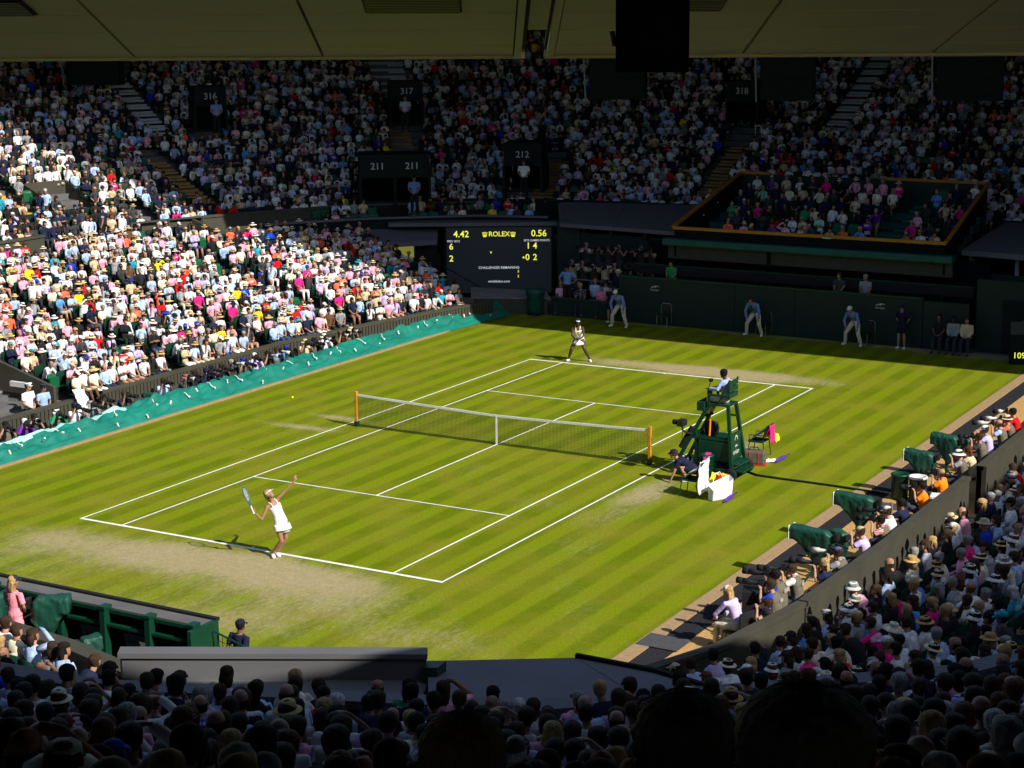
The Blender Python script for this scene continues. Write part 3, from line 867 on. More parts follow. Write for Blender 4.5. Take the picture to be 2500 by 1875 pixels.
for k in range(6):
    MB().box((0, .55 + k * .95 + .1, 2.72 + k * .28), (X1 - X0 - .25, .95, .28)).build('step', 'valance_green', rb)
    for j in range(2):
        MB().box((2.95, .30 + k * .95 + j * .45, 2.94 + k * .28 + j * .14), (.62, .40, .12)).build('step', 'valance_green', rb)
MB().box((.95, -.12, 3.74), (.34, .03, .05)).build('name_plate', 'sign_white', rb)
for z, y in ((3.35, .9), (3.75, 2.2), (4.15, 3.5)): MB().box((X0 + .26 + y * .05, y, z + .32), (.05, .05, .05)).build('lamp', 'sign_white', rb)
for k in range(6):
    xs = [-4.2 + .62 * i for i in range(16)]
    for x in xs:
        if 2.5 < x < 3.4 or (k < 2 and x < -3.9): continue
        p = (1.2 + x, 22.0 + .62 + k * .95, 2.98 + k * .28)
        u, v, d = proj((p[0], p[1], p[2] + 1))
        SEATS.append(dict(p=p, n=Vector((0, -1)), k=k, zone='gold-railed guest box', u=u, v=v, d=d, s=x))

cp = thing('canopy', 'dark sloping canopy right of the scoreboard over commentary windows', 'canopy', (0, 0, 0))
T_, B_ = [(-12.2, 26.45, 4.0), (-4.6, 27.9, 4.05)], [(-10.65, 23.75, 3.42), (-4.75, 23.3, 3.42)]
def sheet(a, b, c, d, th, nm, m, par):
    v = [Vector(q) for q in (a, b, c, d)]; lo = [q - Vector((0, 0, th)) for q in v]
    return MB().add(v + lo, [(0, 1, 2, 3), (7, 6, 5, 4), (0, 4, 5, 1), (1, 5, 6, 2), (2, 6, 7, 3), (3, 7, 4, 0)]).build(nm, m, par)
mid_t, mid_b = Vector((-9.1, 27.1, 4.02)), Vector((-8.0, 23.6, 3.42))
sheet(B_[0], mid_b - Vector((.01, 0, 0)), mid_t - Vector((.01, 0, 0)), T_[0], .16, 'roof_sheet', 'canopy_grey', cp)
sheet(mid_b + Vector((.01, 0, 0)), B_[1], T_[1], mid_t + Vector((.01, 0, 0)), .16, 'roof_sheet', 'canopy_grey', cp)
MB().prism([(-10.3, 24.3), (-4.9, 23.9), (-4.9, 24.0), (-10.3, 24.4)], .0, 3.0).build('wall', 'dark_green_wall', cp)
MB().prism([(-10.2, 25.3), (-4.9, 25.0), (-4.9, 25.1), (-10.2, 25.4)], 2.2, 3.4).build('rear_wall', 'black_gap', cp)
for x in (-10.4, -8.35, -6.65, -4.95): MB().box((x, 24.25 - (x + 10.3) * .07, 3.15), (.16, .14, .55)).build('window_post', 'dark_green_wall', cp)
cp2 = thing('canopy', 'dark sloping canopy at the right edge beyond the gold-railed box', 'canopy', (0, 0, 0))
sheet((7.1, 23.2, 3.42), (14, 22.2, 3.42), (14.5, 27.9, 4.0), (7.5, 27.9, 4.0), .2, 'roof_sheet', 'canopy_grey', cp2)
MB().prism([(7.25, 23.6), (14, 22.6), (14, 22.8), (7.25, 23.8)], 0, 2.55).build('wall', 'dark_green_wall', cp2)
MB().prism([(7.25, 24.6), (14, 23.6), (14, 23.7), (7.25, 24.7)], 2.0, 3.4).build('rear_wall', 'black_gap', cp2)
for x in (7.35, 9.2, 10.9): MB().box((x, 23.7 - (x - 7.25) * .15, 2.95), (.14, .14, .85)).build('window_post', 'concrete', cp2)
dr = thing('corner_block', 'dark green corner block with double doors right of the far wall', 'building', (10.2, 20.75, 0))
MB().box((0, .3, 1.35), (3.6, .3, 2.7)).build('wall', 'dark_green_wall', dr)
for s in (-1, 1):
    d_ = MB().box((.1 + s * .46, .13, 1.0), (.9, .04, 2.0)).build('door', 'sign_dark', dr)
    MB().tube([(.1 + s * .1, .08, 1.0), (.1 + s * .13, .02, 1.02), (.1 + s * .13, .02, 1.28), (.1 + s * .1, .08, 1.3)], .014).build('handle', 'metal', d_)
sg = thing('court_sign', 'black display with yellow digits 109 at the right end of the far baseline', 'display', (10.35, 19.2, 0), .35)
MB().box((.55, 0, .55), (1.5, .35, 1.1)).build('cabinet', 'sign_dark', sg, bevel=.02)
MB().prism([(-.2, -.17), (1.3, -.17), (1.3, .17), (-.2, .17)], 1.1, [1.1, 1.1, 1.5, 1.5]).build('hood', 'brown_wall', sg)
lettering('109', .30, 'led_yellow', sg, ((.12, -.185, .33), (1, 0, 0), (0, 0, 1)), 'digits')

# scoreboard
sbo = Vector((-15.66, 22.45, 0)); sr = Vector((.868, .497, 0)).normalized(); sfn = Vector((sr.y, -sr.x, 0))
sb = thing('scoreboard', 'black scoreboard with yellow digits at the far left corner', 'scoreboard', sbo, math.atan2(sr.y, sr.x))
MB().box((2.37, .18, 1.60), (4.74, .3, 3.06)).build('cabinet', 'sign_dark', sb)
MB().box((2.35, .02, 1.62), (4.62, .02, 2.94)).build('screen', 'screen', sb)
MB().box((2.37, .25, .03), (4.9, .5, .30)).build('plinth', 'black_gap', sb)
MB().box((1.2, .3, 3.24), (7.4, .9, .16)).build('top_ledge', 'canopy_grey', sb)
for x in (-.02, 4.72): MB().box((x, .10, 1.6), (.06, .24, 3.06)).build('frame', 'sign_dark', sb)
def sbt(txt, px, py, size, m='led_yellow', nm='digits'):
    lettering(txt, size, m, sb, (((px - 962) / 49.1, .004, 3.13 - (py - 490) / 49.1), (1, 0, 0), (0, 0, 1)), nm)
for t_, px, py, sz in (('4.42', 996, 507, .40), ('0.56', 1164, 506, .40), ('6', 974, 534, .38), ('2', 974, 560, .38), ('1', 1141, 533, .38), ('4', 1155.5, 533, .38), ('0', 1139, 558, .38), ('2', 1155.5, 558, .38), ('v', 1060, 546, .20), ('3', 1119, 588.5, .15), ('2', 1119, 599, .15)):
    sbt(t_, px, py, sz)
sbt('ROLEX', 1078, 507, .30, 'led_yellow', 'lettering')
for px in (1047, 1108):   # crown emblem
    cx, cz = (px - 962) / 49.1, 3.13 - (508 - 490) / 49.1
    b = MB()
    b.box((cx, .0, cz - .085), (.13, .01, .03))
    for k, a in enumerate((-.50, -.25, 0, .25, .50)):
        x1, z1 = cx + math.sin(a) * .20, cz - .06 + math.cos(a) * .165
        b.quad((cx + a * .13 - .016, -.001, cz - .07), (cx + a * .13 + .016, -.001, cz - .07), (x1 + .008, -.001, z1), (x1 - .008, -.001, z1))
        b.box((x1, -.001, z1), (.034, .008, .034))
    b.build('emblem', 'led_yellow', sb)
b = MB(); b.lathe([(.0, 0), (.045, 0), (.045, .004), (0, .004)], ((1130.5 - 962) / 49.1, .006, 3.13 - 68 / 49.1), 10, mtx=Matrix.Rotation(R_(90), 4, 'X')); b.build('serve_dot', 'led_yellow', sb)
for t_, px, py, sz in (('PREV SETS', 979, 522, .125), ('SETS GAMES POINTS', 1159, 521, .125), ('CHALLENGES REMAINING', 1077, 580, .155), ('wimbledon.com', 1077, 610, .15)):
    sbt(t_, px, py, sz, 'led_white', 'lettering')
cb = thing('commentary_box', 'dark commentary box with a lit window and sloping roof left of the scoreboard', 'commentary box', sbo, math.atan2(sr.y, sr.x))
sheet((-3.9, -1.5, 2.55), (-.35, -.6, 2.62), (-.35, 1.2, 3.12), (-5.6, .1, 3.05), .2, 'roof_sheet', 'canopy_grey', cb)
MB().box((-2.55, .1, .75), (4.6, .3, 2.4)).build('wall', 'sign_dark', cb)
f_ = MB().box((-1.35, -.08, 2.12), (1.95, .06, .78)).build('window', 'sign_dark', cb)
MB().box((-1.82, -.12, 2.12), (.85, .02, .66)).build('pane', 'lit_screen', f_)
MB().box((-.88, -.12, 2.12), (.85, .02, .66)).build('pane', 'glass_dark', f_)
MB().tube([(-.6, -.5, 1.75), (2.0, -.6, .25)], .03).build('handrail', 'black_plastic', cb)
lw = thing('corner_wall', 'low brown corner wall with a pale ledge under the scoreboard', 'wall', (0, 0, 0))
wall_strip('front_wall', [(-12.6, 19.2), (-10.9, 19.95), (-9.55, 20.62)], 0, .62, .14, 'brown_wall', lw)
MB().prism([(-12.6, 19.5), (-10.95, 20.1), (-9.5, 20.8), (-10.6, 22.4), (-14, 21.8)], .56, .66).build('ledge', 'concrete', lw)
MB().prism([(-10.9, 24.0), (-9.9, 24.2), (-9.9, 24.4), (-10.9, 24.2)], 0, 3.5).build('side_wall', 'dark_green_wall', lw)
# photographers' stand
ps = thing('photo_stand', 'dark stepped photographers stand with a thin railing right of the scoreboard', 'platform', (0, 0, 0))
MB().box((-7.4, 22.35, .22), (4.2, .9, .5)).build('step', 'black_gap', ps)
MB().box((-7.4, 23.3, .55), (4.2, 1.0, 1.1)).build('step', 'black_gap', ps)
for z in (.95, 1.35): MB().tube([(-9.45, 21.85, z), (-5.4, 21.85, z)], .02).build('rail', 'concrete', ps)
for x in (-9.45, -8.1, -6.75, -5.4): MB().tube([(x, 21.85, .3), (x, 21.85, 1.36)], .022).build('post', 'concrete', ps)
dk = MB().box((-7.2, 21.1, .14), (2.9, .95, .32)).build('platform', 'black_gap', ps)

# ------------------------------------------------------------------ near end: camera pit, slab roof
so = thing('slab_roof', 'grey stepped slab roof between the near stand and the lawn, half in shade', 'roof', (0, 0, -.36))
front = [(8.45, -25.25), (12.45, -23.05), (12.85, -23.35), (14.95, -22.15), (15.9, -22.2)]
back = [(11.0, -26.7), (14.2, -25.0), (14.5, -25.0), (16.6, -23.5), (17.2, -22.9)]
sheet((8.4, -25.5, 3.25), (12.45, -23.35, 3.25), (13.0, -24.6, 3.22), (9.2, -26.9, 3.22), .25, 'roof_sheet', 'canopy_light', so)
sheet((12.1, -22.85, 3.31), (14.05, -21.62, 3.31), (16.6, -23.4, 3.42), (13.2, -24.55, 3.42), .3, 'roof_sheet', 'canopy_grey', so)
sheet((14.07, -21.62, 3.31), (15.35, -21.55, 3.28), (17.4, -22.2, 3.38), (16.62, -23.38, 3.42), .3, 'roof_sheet', 'canopy_grey', so)
sheet((9.25, -26.92, 3.2), (13.0, -24.62, 3.2), (17.3, -23.25, 3.20), (14.6, -26.4, 3.2), .3, 'roof_sheet', 'canopy_grey', so)
MB().prism([(8.2, -25.5), (12.3, -23.3), (12.45, -23.42), (8.35, -25.62)], 3.24, 3.62).build('upstand', 'canopy_light', so)
MB().prism([(8.15, -25.42), (12.32, -23.18), (12.48, -23.44), (8.32, -25.68)], 3.6, 3.68).build('coping', 'canopy_light', so)
MB().prism([(12.33, -23.28), (12.62, -23.13), (12.66, -23.45), (12.45, -23.55)], 2.6, 3.5).build('end_cap', 'green_paint', so)
MB().prism([(8.6, -25.3), (12.3, -23.4), (14.6, -22.2), (14.5, -22.6), (12.2, -23.8), (8.6, -25.7)], .2, 2.9).build('wall', 'dark_green_wall', so)
MB().tube([(14.05, -21.6, 3.34), (15.38, -21.52, 3.31), (17.4, -22.15, 3.4)], .05, 4).build('edge_trim', 'black_rubber', so)

pit = thing('camera_pit', 'green framed camera pit behind the near baseline with an open shelf', 'camera pit', (0, -20.4, 0))
MB().box((-.2, -.06, .9), (12.2, .12, 1.8)).build('front_wall', 'dark_green_wall', pit)
MB().box((-.2, -.24, 1.80), (12.2, .36, .06)).build('counter', 'concrete_dark', pit)
MB().box((-.2, .0, 1.84), (12.3, .10, .06)).build('edge_trim', 'black_rubber', pit)
MB().box((5.92, -.40, .92), (.08, .8, 1.84)).build('end_wall', 'green_paint', pit)
MB().box((-.2, -.44, 1.77), (12.2, .05, .07)).build('rail', 'green_paint', pit)
MB().box((-.2, -.50, 1.52), (12.2, .10, .05)).build('rail', 'green_paint', pit)
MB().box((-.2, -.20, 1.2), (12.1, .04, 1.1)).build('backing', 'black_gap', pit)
for x in (-1.0, .8, 2.55, 3.65, 4.75, 5.78):
    pp = MB().box((x, -.52, .95), (.12, .16, 1.75)).build('post', 'green_paint', pit)
    MB().box((x, -.50, 1.86), (.16, .22, .06)).build('post_cap', 'green_paint', pp)
for x in (3.1, 4.2): MB().add([(x - .3, -.30, 1.30), (x + .3, -.30, 1.30), (x + .22, -.34, 1.05), (x - .2, -.34, 1.05), (x - .3, -.27, 1.30), (x + .3, -.27, 1.30), (x + .22, -.31, 1.05), (x - .2, -.31, 1.05)], [(0, 1, 2, 3), (7, 6, 5, 4), (0, 4, 5, 1), (1, 5, 6, 2), (2, 6, 7, 3), (3, 7, 4, 0)]).build('notice_board', 'concrete_dark', pit)
MB().box((-.2, -1.3, .35), (12.2, .9, .7)).build('floor', 'black_gap', pit)
MB().tube([(-4, -1.75, 1.32), (5.3, -1.75, 1.30)], .13, 10).build('padded_roll', 'green_canvas', pit, smooth=True)
nw = thing('net_screen', 'low green mesh screen on thin posts beside the near ball boy', 'screen', (6.1, -20.6, 0))
for k in range(12): MB().tube([(.0 + k * .11, .0 - k * .012, .75), (.0 + k * .11, .0 - k * .012, 1.62 - k * .018)], .006, 4).build('wire', 'green_paint', nw)
for k in range(8): MB().tube([(0, 0, .78 + k * .105), (1.21, -.13, .78 + k * .09)], .006, 4).build('wire', 'green_paint', nw)
MB().tube([(-.1, .0, 1.68), (1.3, -.14, 1.43)], .02, 5).build('top_rail', 'green_paint', nw)
for x in (0, 1.25): MB().tube([(x, -x * .1, 0), (x, -x * .1, 1.62 - x * .14)], .02, 5).build('post', 'green_paint', nw)
# ================================================================== PEOPLE: lofted figures on a jointed skeleton
V = Vector
def ring(c, x, y, rx, ry, n):
    return [c + x * (rx * math.cos(2 * math.pi * k / n)) + y * (ry * math.sin(2 * math.pi * k / n)) for k in range(n)]
def loft(rings, region=0):
    n = len(rings[0]); vs = [p for r in rings for p in r]
    fs = [(i * n + k, i * n + (k + 1) % n, (i + 1) * n + (k + 1) % n, (i + 1) * n + k) for i in range(len(rings) - 1) for k in range(n)]
    fs += [tuple(range(n - 1, -1, -1)), tuple((len(rings) - 1) * n + k for k in range(n))]
    return vs, fs, [region] * len(fs)
def limb(pts, rs, n, region=0, flat=1.0, ref=None):
    pts = [V(p) for p in pts]; rings = []; a = None
    for i, p in enumerate(pts):
        t = (pts[min(i + 1, len(pts) - 1)] - pts[max(i - 1, 0)]).normalized()
        if a is None: a = (V(ref) if ref else t.orthogonal())
        a = a - t * a.dot(t)
        a = a.normalized() if a.length > 1e-5 else t.orthogonal().normalized()
        rings.append(ring(p, a, t.cross(a), rs[i], rs[i] * flat, n))
    return loft(rings, region)
def mid(a, b, t): return V(a) * (1 - t) + V(b) * t
class Fig:
    """J: joints (vectors). fem: slimmer. Produces body parts as closed lofts."""
    def __init__(s, J, fem=False, n=12, thick=1.0):
        s.J = {k: V(v) for k, v in J.items()}; s.fem, s.n, s.k = fem, n, thick
        s.f = s.J.get('face', V((0, 1, 0))).normalized(); s.up = s.J.get('up', V((0, 0, 1)))
        s.up = (s.up - s.f * s.up.dot(s.f)).normalized(); s.rt = s.f.cross(s.up)
    def torso(s, infl=0.0, low=-.10, region=0, scoop=False):
        J, k = s.J, s.k
        rh = (J['hiR'] - J['hiL']); rs = (J['shR'] - J['shL'])
        rh, rs = rh.normalized(), rs.normalized()
        w = (.165, .130, .150, .150, .125) if s.fem else (.160, .150, .168, .172, .140)
        d = (.120, .098, .112, .092, .072) if s.fem else (.118, .112, .120, .100, .078)
        ax = (J['wai'] - J['pel']).normalized()
        sh = (J['shL'] + J['shR']) / 2
        cs = [J['pel'] + ax * low, J['pel'], J['wai'], J['che'], mid(J['che'], sh, .75), sh + (sh - J['che']).normalized() * .035]
        ts = [.0, .0, .35, .75, 1, 1]
        W = [w[0] * .82, w[0], w[1], w[2], w[3], w[4] * .8]; D = [d[0] * .8, d[0], d[1], d[2], d[3], d[4] * .85]
        rings = []
        for i, c in enumerate(cs):
            t = (cs[min(i + 1, 5)] - cs[max(i - 1, 0)]).normalized()
            x = (rh * (1 - ts[i]) + rs * ts[i]); x = (x - t * x.dot(t)).normalized()
            rings.append(ring(c, x, t.cross(x), W[i] * k + infl, D[i] * k + infl, s.n))
        if scoop:
            rings = rings[:4] + [[p * .62 + q * .38 for p, q in zip(rings[3], rings[4])]]
        return loft(rings, region)
    def arm(s, side, upto='hand', infl=0.0, region=0):
        J, k = s.J, s.k * (.86 if s.fem else 1)
        sh, el, wr = J['sh' + side], J['el' + side], J['wr' + side]
        a = sh + (J['che'] - sh) * .18
        if upto == 'short': pts, rs = [a, sh, mid(sh, el, .72)], [.058, .062, .056]
        elif upto == 'long': pts, rs = [a, sh, mid(sh, el, .5), el, mid(el, wr, .5), mid(el, wr, .96)], [.058, .060, .050, .045, .042, .035]
        else: pts, rs = [a, sh, mid(sh, el, .45), el, mid(el, wr, .3), wr], [.055, .056, .047, .039, .038, .026]
        return limb(pts, [r * k + infl for r in rs], max(6, s.n - 2), region)
    def hand(s, side, detail=True, region=0):
        J = s.J; wr = J['wr' + side]; ha = J['ha' + side]; d = (ha - wr).normalized()
        pn = J.get('palm' + side, V((0, 0, -1))); pn = (pn - d * pn.dot(d))
        pn = pn.normalized() if pn.length > 1e-4 else d.orthogonal().normalized()
        x = d.cross(pn) * (1 if side == 'R' else -1)          # towards the thumb
        out = [limb([wr, wr + d * .035, wr + d * .085], [.026, .038, .040], 8, region, .5, x)]
        curl = J.get('curl' + side, V((.35, 0, 0)))[0]
        if detail:
            for i, (o, L) in enumerate(((.028, .072), (.010, .080), (-.009, .074), (-.027, .058))):
                b = wr + d * .08 + x * o; pts = [b - d * .02]; dd = d.copy(); ang = 0
                for q in (.42, .33, .25):
                    pts.append(pts[-1] + dd * (L * q + (.02 if len(pts) == 1 else 0)))
                    ang += curl; dd = d * math.cos(ang) + pn * math.sin(ang)
                out.append(limb(pts, [.0095, .0095, .0085, .007], 6, region))
            b = wr + d * .03 + x * .03
            out.append(limb([b - x * .012, b + (d * .6 + x * .6) * .035, b + (d * .9 + x * .5 + pn * .3 * curl) * .07], [.014, .012, .008], 6, region))
        else:
            out.append(limb([wr + d * .07, wr + d * .12, wr + d * .12 + (d * .4 + pn) * .04], [.038, .034, .024], 6, region, .5, x))
        return out
    def leg(s, side, upto='foot', infl=0.0, region=0):
        J, k = s.J, s.k
        hi, kn, an = J['hi' + side], J['kn' + side], J['an' + side]
        if upto == 'shorts': pts, rs = [mid(J['pel'], hi, .7), mid(hi, kn, .25), mid(hi, kn, .72)], [.092, .094, .082]
        elif upto == 'trousers': pts, rs = [mid(J['pel'], hi, .7), mid(hi, kn, .25), mid(hi, kn, .7), kn, mid(kn, an, .4), mid(kn, an, .97)], [.090, .092, .074, .066, .062, .056]
        else: pts, rs = [mid(J['pel'], hi, .7), mid(hi, kn, .25), mid(hi, kn, .7), kn, mid(kn, an, .3), mid(kn, an, .7), an], [.086, .086, .064, .053, .056, .043, .034]
        return limb(pts, [r * k + infl for r in rs], max(6, s.n - 2), region)
    def foot(s, side, infl=0.0, region=0):
        J = s.J; an, to = J['an' + side], J['to' + side]
        d = V((to.x - an.x, to.y - an.y, 0)); d = d.normalized() if d.length > 1e-4 else V((0, 1, 0))
        h = an - V((0, 0, .062)) - d * .055
        b = to
        return limb([h, h + d * .03 + V((0, 0, .012)), mid(h, b, .45) + V((0, 0, .010)), mid(h, b, .8), b], [.028 + infl, .040 + infl, .044 + infl, .046 + infl, .026 + infl], 8, region, .78, d.cross(V((0, 0, 1))))
    def neck(s, region=0):
        J = s.J; sh = (J['shL'] + J['shR']) / 2
        return limb([mid(J['che'], sh, .7), sh + (J['hea'] - sh) * .3, J['hea'] - s.up * .03 - s.f * .01], [.075, .054, .055], max(6, s.n - 4), region)
    HP = ((-.118, .026, .030, .048), (-.100, .048, .052, .034), (-.070, .062, .078, .018), (-.035, .070, .090, .006), (.0, .075, .096, .0), (.035, .078, .100, -.002), (.07, .076, .096, -.006), (.100, .060, .078, -.010), (.120, .034, .045, -.012), (.127, .010, .014, -.012))
    def head(s, scale=1.0, n=None, region=0, prof=None, grow=0.0):
        h = s.J['hea']; n = n or s.n
        return loft([ring(h + s.up * z * scale + s.f * o * scale, s.rt, s.f, rx * scale + grow, ry * scale + grow, n) for z, rx, ry, o in (prof or Fig.HP)], region)
    def features(s, region=0):
        h = s.J['hea']; out = []
        P = lambda x, y, z: h + s.rt * x + s.f * y + s.up * z
        out.append(limb([P(0, .088, .022), P(0, .106, -.012), P(0, .112, -.030), P(0, .092, -.040)], [.008, .011, .015, .009], 6, region))
        out.append(limb([P(-.024, .084, -.062), P(0, .093, -.060), P(.024, .084, -.062)], [.006, .009, .006], 6, region))
        out.append(limb([P(-.05, .078, .038), P(0, .095, .036), P(.05, .078, .038)], [.008, .009, .008], 6, region))
        for e in (-1, 1):
            out.append(limb([P(e * .076, -.012, -.03), P(e * .083, -.016, .0), P(e * .078, -.012, .028)], [.007, .013, .009], 6, region, .6))
        return out

def join_parts(parts):
    vs, fs, rg = [], [], []
    for v, f, r in parts:
        o = len(vs); vs += v; fs += [tuple(i + o for i in q) for q in f]; rg += r
    return vs, fs, rg
def raw_mesh(name, parts):
    v, f, _ = join_parts(parts)
    me = bpy.data.meshes.new(name); me.from_pydata([tuple(p) for p in v], [], f); me.update()
    return me
def fused(name, parts, m, voxel=.014, smooth=3, ratio=None):
    """closed lofts fused into one continuous skin"""
    me = raw_mesh(name, parts)
    o = bpy.data.objects.new(name, me); COL.objects.link(o)
    r = o.modifiers.new('r', 'REMESH'); r.mode = 'VOXEL'; r.voxel_size = voxel
    sm = o.modifiers.new('s', 'SMOOTH'); sm.factor = .5; sm.iterations = smooth
    if ratio:
        dc = o.modifiers.new('d', 'DECIMATE'); dc.ratio = ratio
    dg = bpy.context.evaluated_depsgraph_get(); dg.update()
    out = bpy.data.meshes.new_from_object(o.evaluated_get(dg))
    bpy.data.objects.remove(o); bpy.data.meshes.remove(me)
    out.name = name
    out.polygons.foreach_set('use_smooth', [True] * len(out.polygons))
    out.materials.clear(); out.materials.append(MATS[m])
    return out
def inst(name, me, parent=None, color=None, mtx=None):
    o = bpy.data.objects.new(name, me); COL.objects.link(o)
    if parent is not None: o.parent = parent
    if color is not None: o.color = (*color, 1)
    if mtx is not None: o.matrix_local = mtx
    return o

# ---- hair, hats, glasses: one mesh each, in head space (x right, y forward, z up)
HF = Fig(dict(hea=(0, 0, 0)), n=14)
def cap_of(v, f, keep):
    return [q for q in f if keep(sum((V(v[i]) for i in q), V((0, 0, 0))) / len(q))]
def shell(name, parts, m):
    v, f, _ = join_parts(parts); me = bpy.data.meshes.new(name)
    me.from_pydata([tuple(p) for p in v], [], f); me.polygons.foreach_set('use_smooth', [True] * len(f)); me.materials.append(MATS[m]); me.update(); return me
def hair_parts(kind):
    g = .012
    HPn = [(z, rx + g + (.004 if z > .05 else 0), ry + g, o - .008) for z, rx, ry, o in Fig.HP]
    v, f, r = HF.head(prof=HPn, n=16)
    def keep(c):
        if kind == 'bald': return -.055 < c.z < .02 and c.y < .01
        hl = .052 if c.y > .03 else (-.02 if c.y > -.03 else -.072)
        return c.z > hl
    f = cap_of(v, f, keep); parts = [(v, f, [0] * len(f))]
    if kind == 'long': parts.append(limb([(0, -.05, .06), (0, -.088, .0), (0, -.098, -.10), (0, -.095, -.19), (0, -.088, -.245)], [.060, .088, .088, .078, .035], 12, 0, .45, (1, 0, 0)))
    if kind == 'bob': parts.append(limb([(0, -.03, .07), (0, -.045, .0), (0, -.05, -.07), (0, -.05, -.125)], [.070, .098, .100, .070], 12, 0, .78, (1, 0, 0)))
    if kind == 'pony': parts.append(limb([(0, -.085, .05), (0, -.125, .045), (0, -.14, -.02), (0, -.125, -.12), (0, -.12, -.17)], [.020, .030, .036, .026, .008], 8))
    if kind == 'bun': parts.append(limb([(0, -.08, .06), (0, -.12, .075), (0, -.15, .08)], [.03, .046, .02], 10))
    if kind == 'curly':
        rr = random.Random(5)
        for _ in range(34):
            a, b = rr.uniform(0, 2 * math.pi), rr.uniform(-.5, 1.4)
            p = V((math.cos(a) * math.cos(b) * .105, math.sin(a) * math.cos(b) * .11 - .03, math.sin(b) * .12))
            if p.y > .05 and p.z < .06: continue
            parts.append(limb([p + V((0, 0, -.03)), p, p + V((0, 0, .03))], [.018, .036, .018], 7))
    return parts
HAIR = {k: (fused('hair', hair_parts(k)[1:] + [HF.head(prof=[(z * 1.06, rx + .011, ry + .009, o - .018) for z, rx, ry, o in Fig.HP if z > -.04], n=14)], 'tint_hair', .012, 2) if k not in ('short', 'bald') else shell('hair', hair_parts(k), 'tint_hair')) for k in ('short', 'bald', 'long', 'bob', 'pony', 'bun', 'curly')}
def hat_mesh(kind):
    b = MB()
    if kind == 'cap':
        b.lathe([(.100, .022), (.101, .05), (.096, .085), (.074, .118), (.036, .134), (.008, .138)], (0, -.008, 0), 14, 0, .90, 1.08)
        v = []
        for i in range(9):
            a = math.pi * (i / 8); v += [(-.078 * math.cos(a), .075 + .02 * math.sin(a), .040), (-.080 * math.cos(a), .085 + .085 * math.sin(a), .026 - .012 * abs(math.cos(a)))]
        lo = [(x, y, z - .006) for x, y, z in v]
        fs = [(2 * i, 2 * i + 1, 2 * i + 3, 2 * i + 2) for i in range(8)] + [(18 + 2 * i + 2, 18 + 2 * i + 3, 18 + 2 * i + 1, 18 + 2 * i) for i in range(8)] + [(2 * i + 1, 2 * i + 19, 2 * i + 21, 2 * i + 3) for i in range(8)]
        b.add(v + lo, fs)
    elif kind == 'visor':
        b.lathe([(.097, .028), (.099, .062), (.094, .064), (.093, .030)], (0, -.006, 0), 14, 0, .90, 1.08)
        v = []
        for i in range(9):
            a = math.pi * (i / 8); v += [(-.078 * math.cos(a), .075 + .02 * math.sin(a), .042), (-.080 * math.cos(a), .085 + .09 * math.sin(a), .032)]
        lo = [(x, y, z - .006) for x, y, z in v]
        fs = [(2 * i, 2 * i + 1, 2 * i + 3, 2 * i + 2) for i in range(8)] + [(18 + 2 * i + 2, 18 + 2 * i + 3, 18 + 2 * i + 1, 18 + 2 * i) for i in range(8)] + [(2 * i + 1, 2 * i + 19, 2 * i + 21, 2 * i + 3) for i in range(8)]
        b.add(v + lo, fs)
    elif kind == 'headband':
        b.lathe([(.096, .030), (.100, .045), (.098, .072), (.092, .072), (.092, .030)], (0, -.004, 0), 14, 0, .86, 1.08)
    elif kind in ('panama', 'sunhat', 'bucket', 'wide'):
        R, dr, ct, ch = dict(panama=(.155, .010, .082, .122), sunhat=(.170, .036, .085, .110), bucket=(.140, .055, .088, .100), wide=(.240, .030, .085, .105))[kind]
        b.lathe([(.094, .038), (.125, .034), (R, .036 - dr), (R + .003, .030 - dr), (.12, .026), (.092, .028)], (0, -.006, 0), 18, 0, .95, 1.08)
        b.lathe([(.095, .030), (.093, .075), (ct, ch), (ct * .75, ch + .014), (.018, ch + (.004 if kind == 'panama' else .018))], (0, -.006, 0), 16, 0, .92, 1.08)
    elif kind == 'peaked':
        b.lathe([(.097, .03), (.098, .075), (.125, .100), (.128, .112), (.06, .122), (.006, .122)], (0, -.004, 0), 16, 0, .92, 1.08)
        b.box((0, .118, .030), (.12, .06, .010))
    return b.mesh('hat', 'tint_straw' if kind in ('panama', 'sunhat', 'wide') else 'tint_cloth', True)
HATS = {k: hat_mesh(k) for k in ('cap', 'visor', 'headband', 'panama', 'sunhat', 'bucket', 'wide', 'peaked')}
BAND = MB().lathe([(.0955, .036), (.0965, .038), (.0945, .068), (.0935, .068)], (0, -.006, 0), 16, 0, .93, 1.08).mesh('hat_band', 'straw_band', True)
GLASS = MB().box((-.034, .098, .014), (.050, .012, .032)).box((.034, .098, .014), (.050, .012, .032)).box((0, .102, .022), (.03, .006, .008)).box((-.076, .045, .020), (.005, .10, .007)).box((.076, .045, .020), (.005, .10, .007)).mesh('sunglasses', 'black_plastic')
EYES = MB().box((-.031, .091, .014), (.020, .010, .009)).box((.031, .091, .014), (.020, .010, .009)).mesh('eyes', 'eye_dark')
def head_mtx(F):
    m = Matrix((F.rt, F.f, F.up)).transposed().to_4x4(); m.translation = F.J['hea']; return m

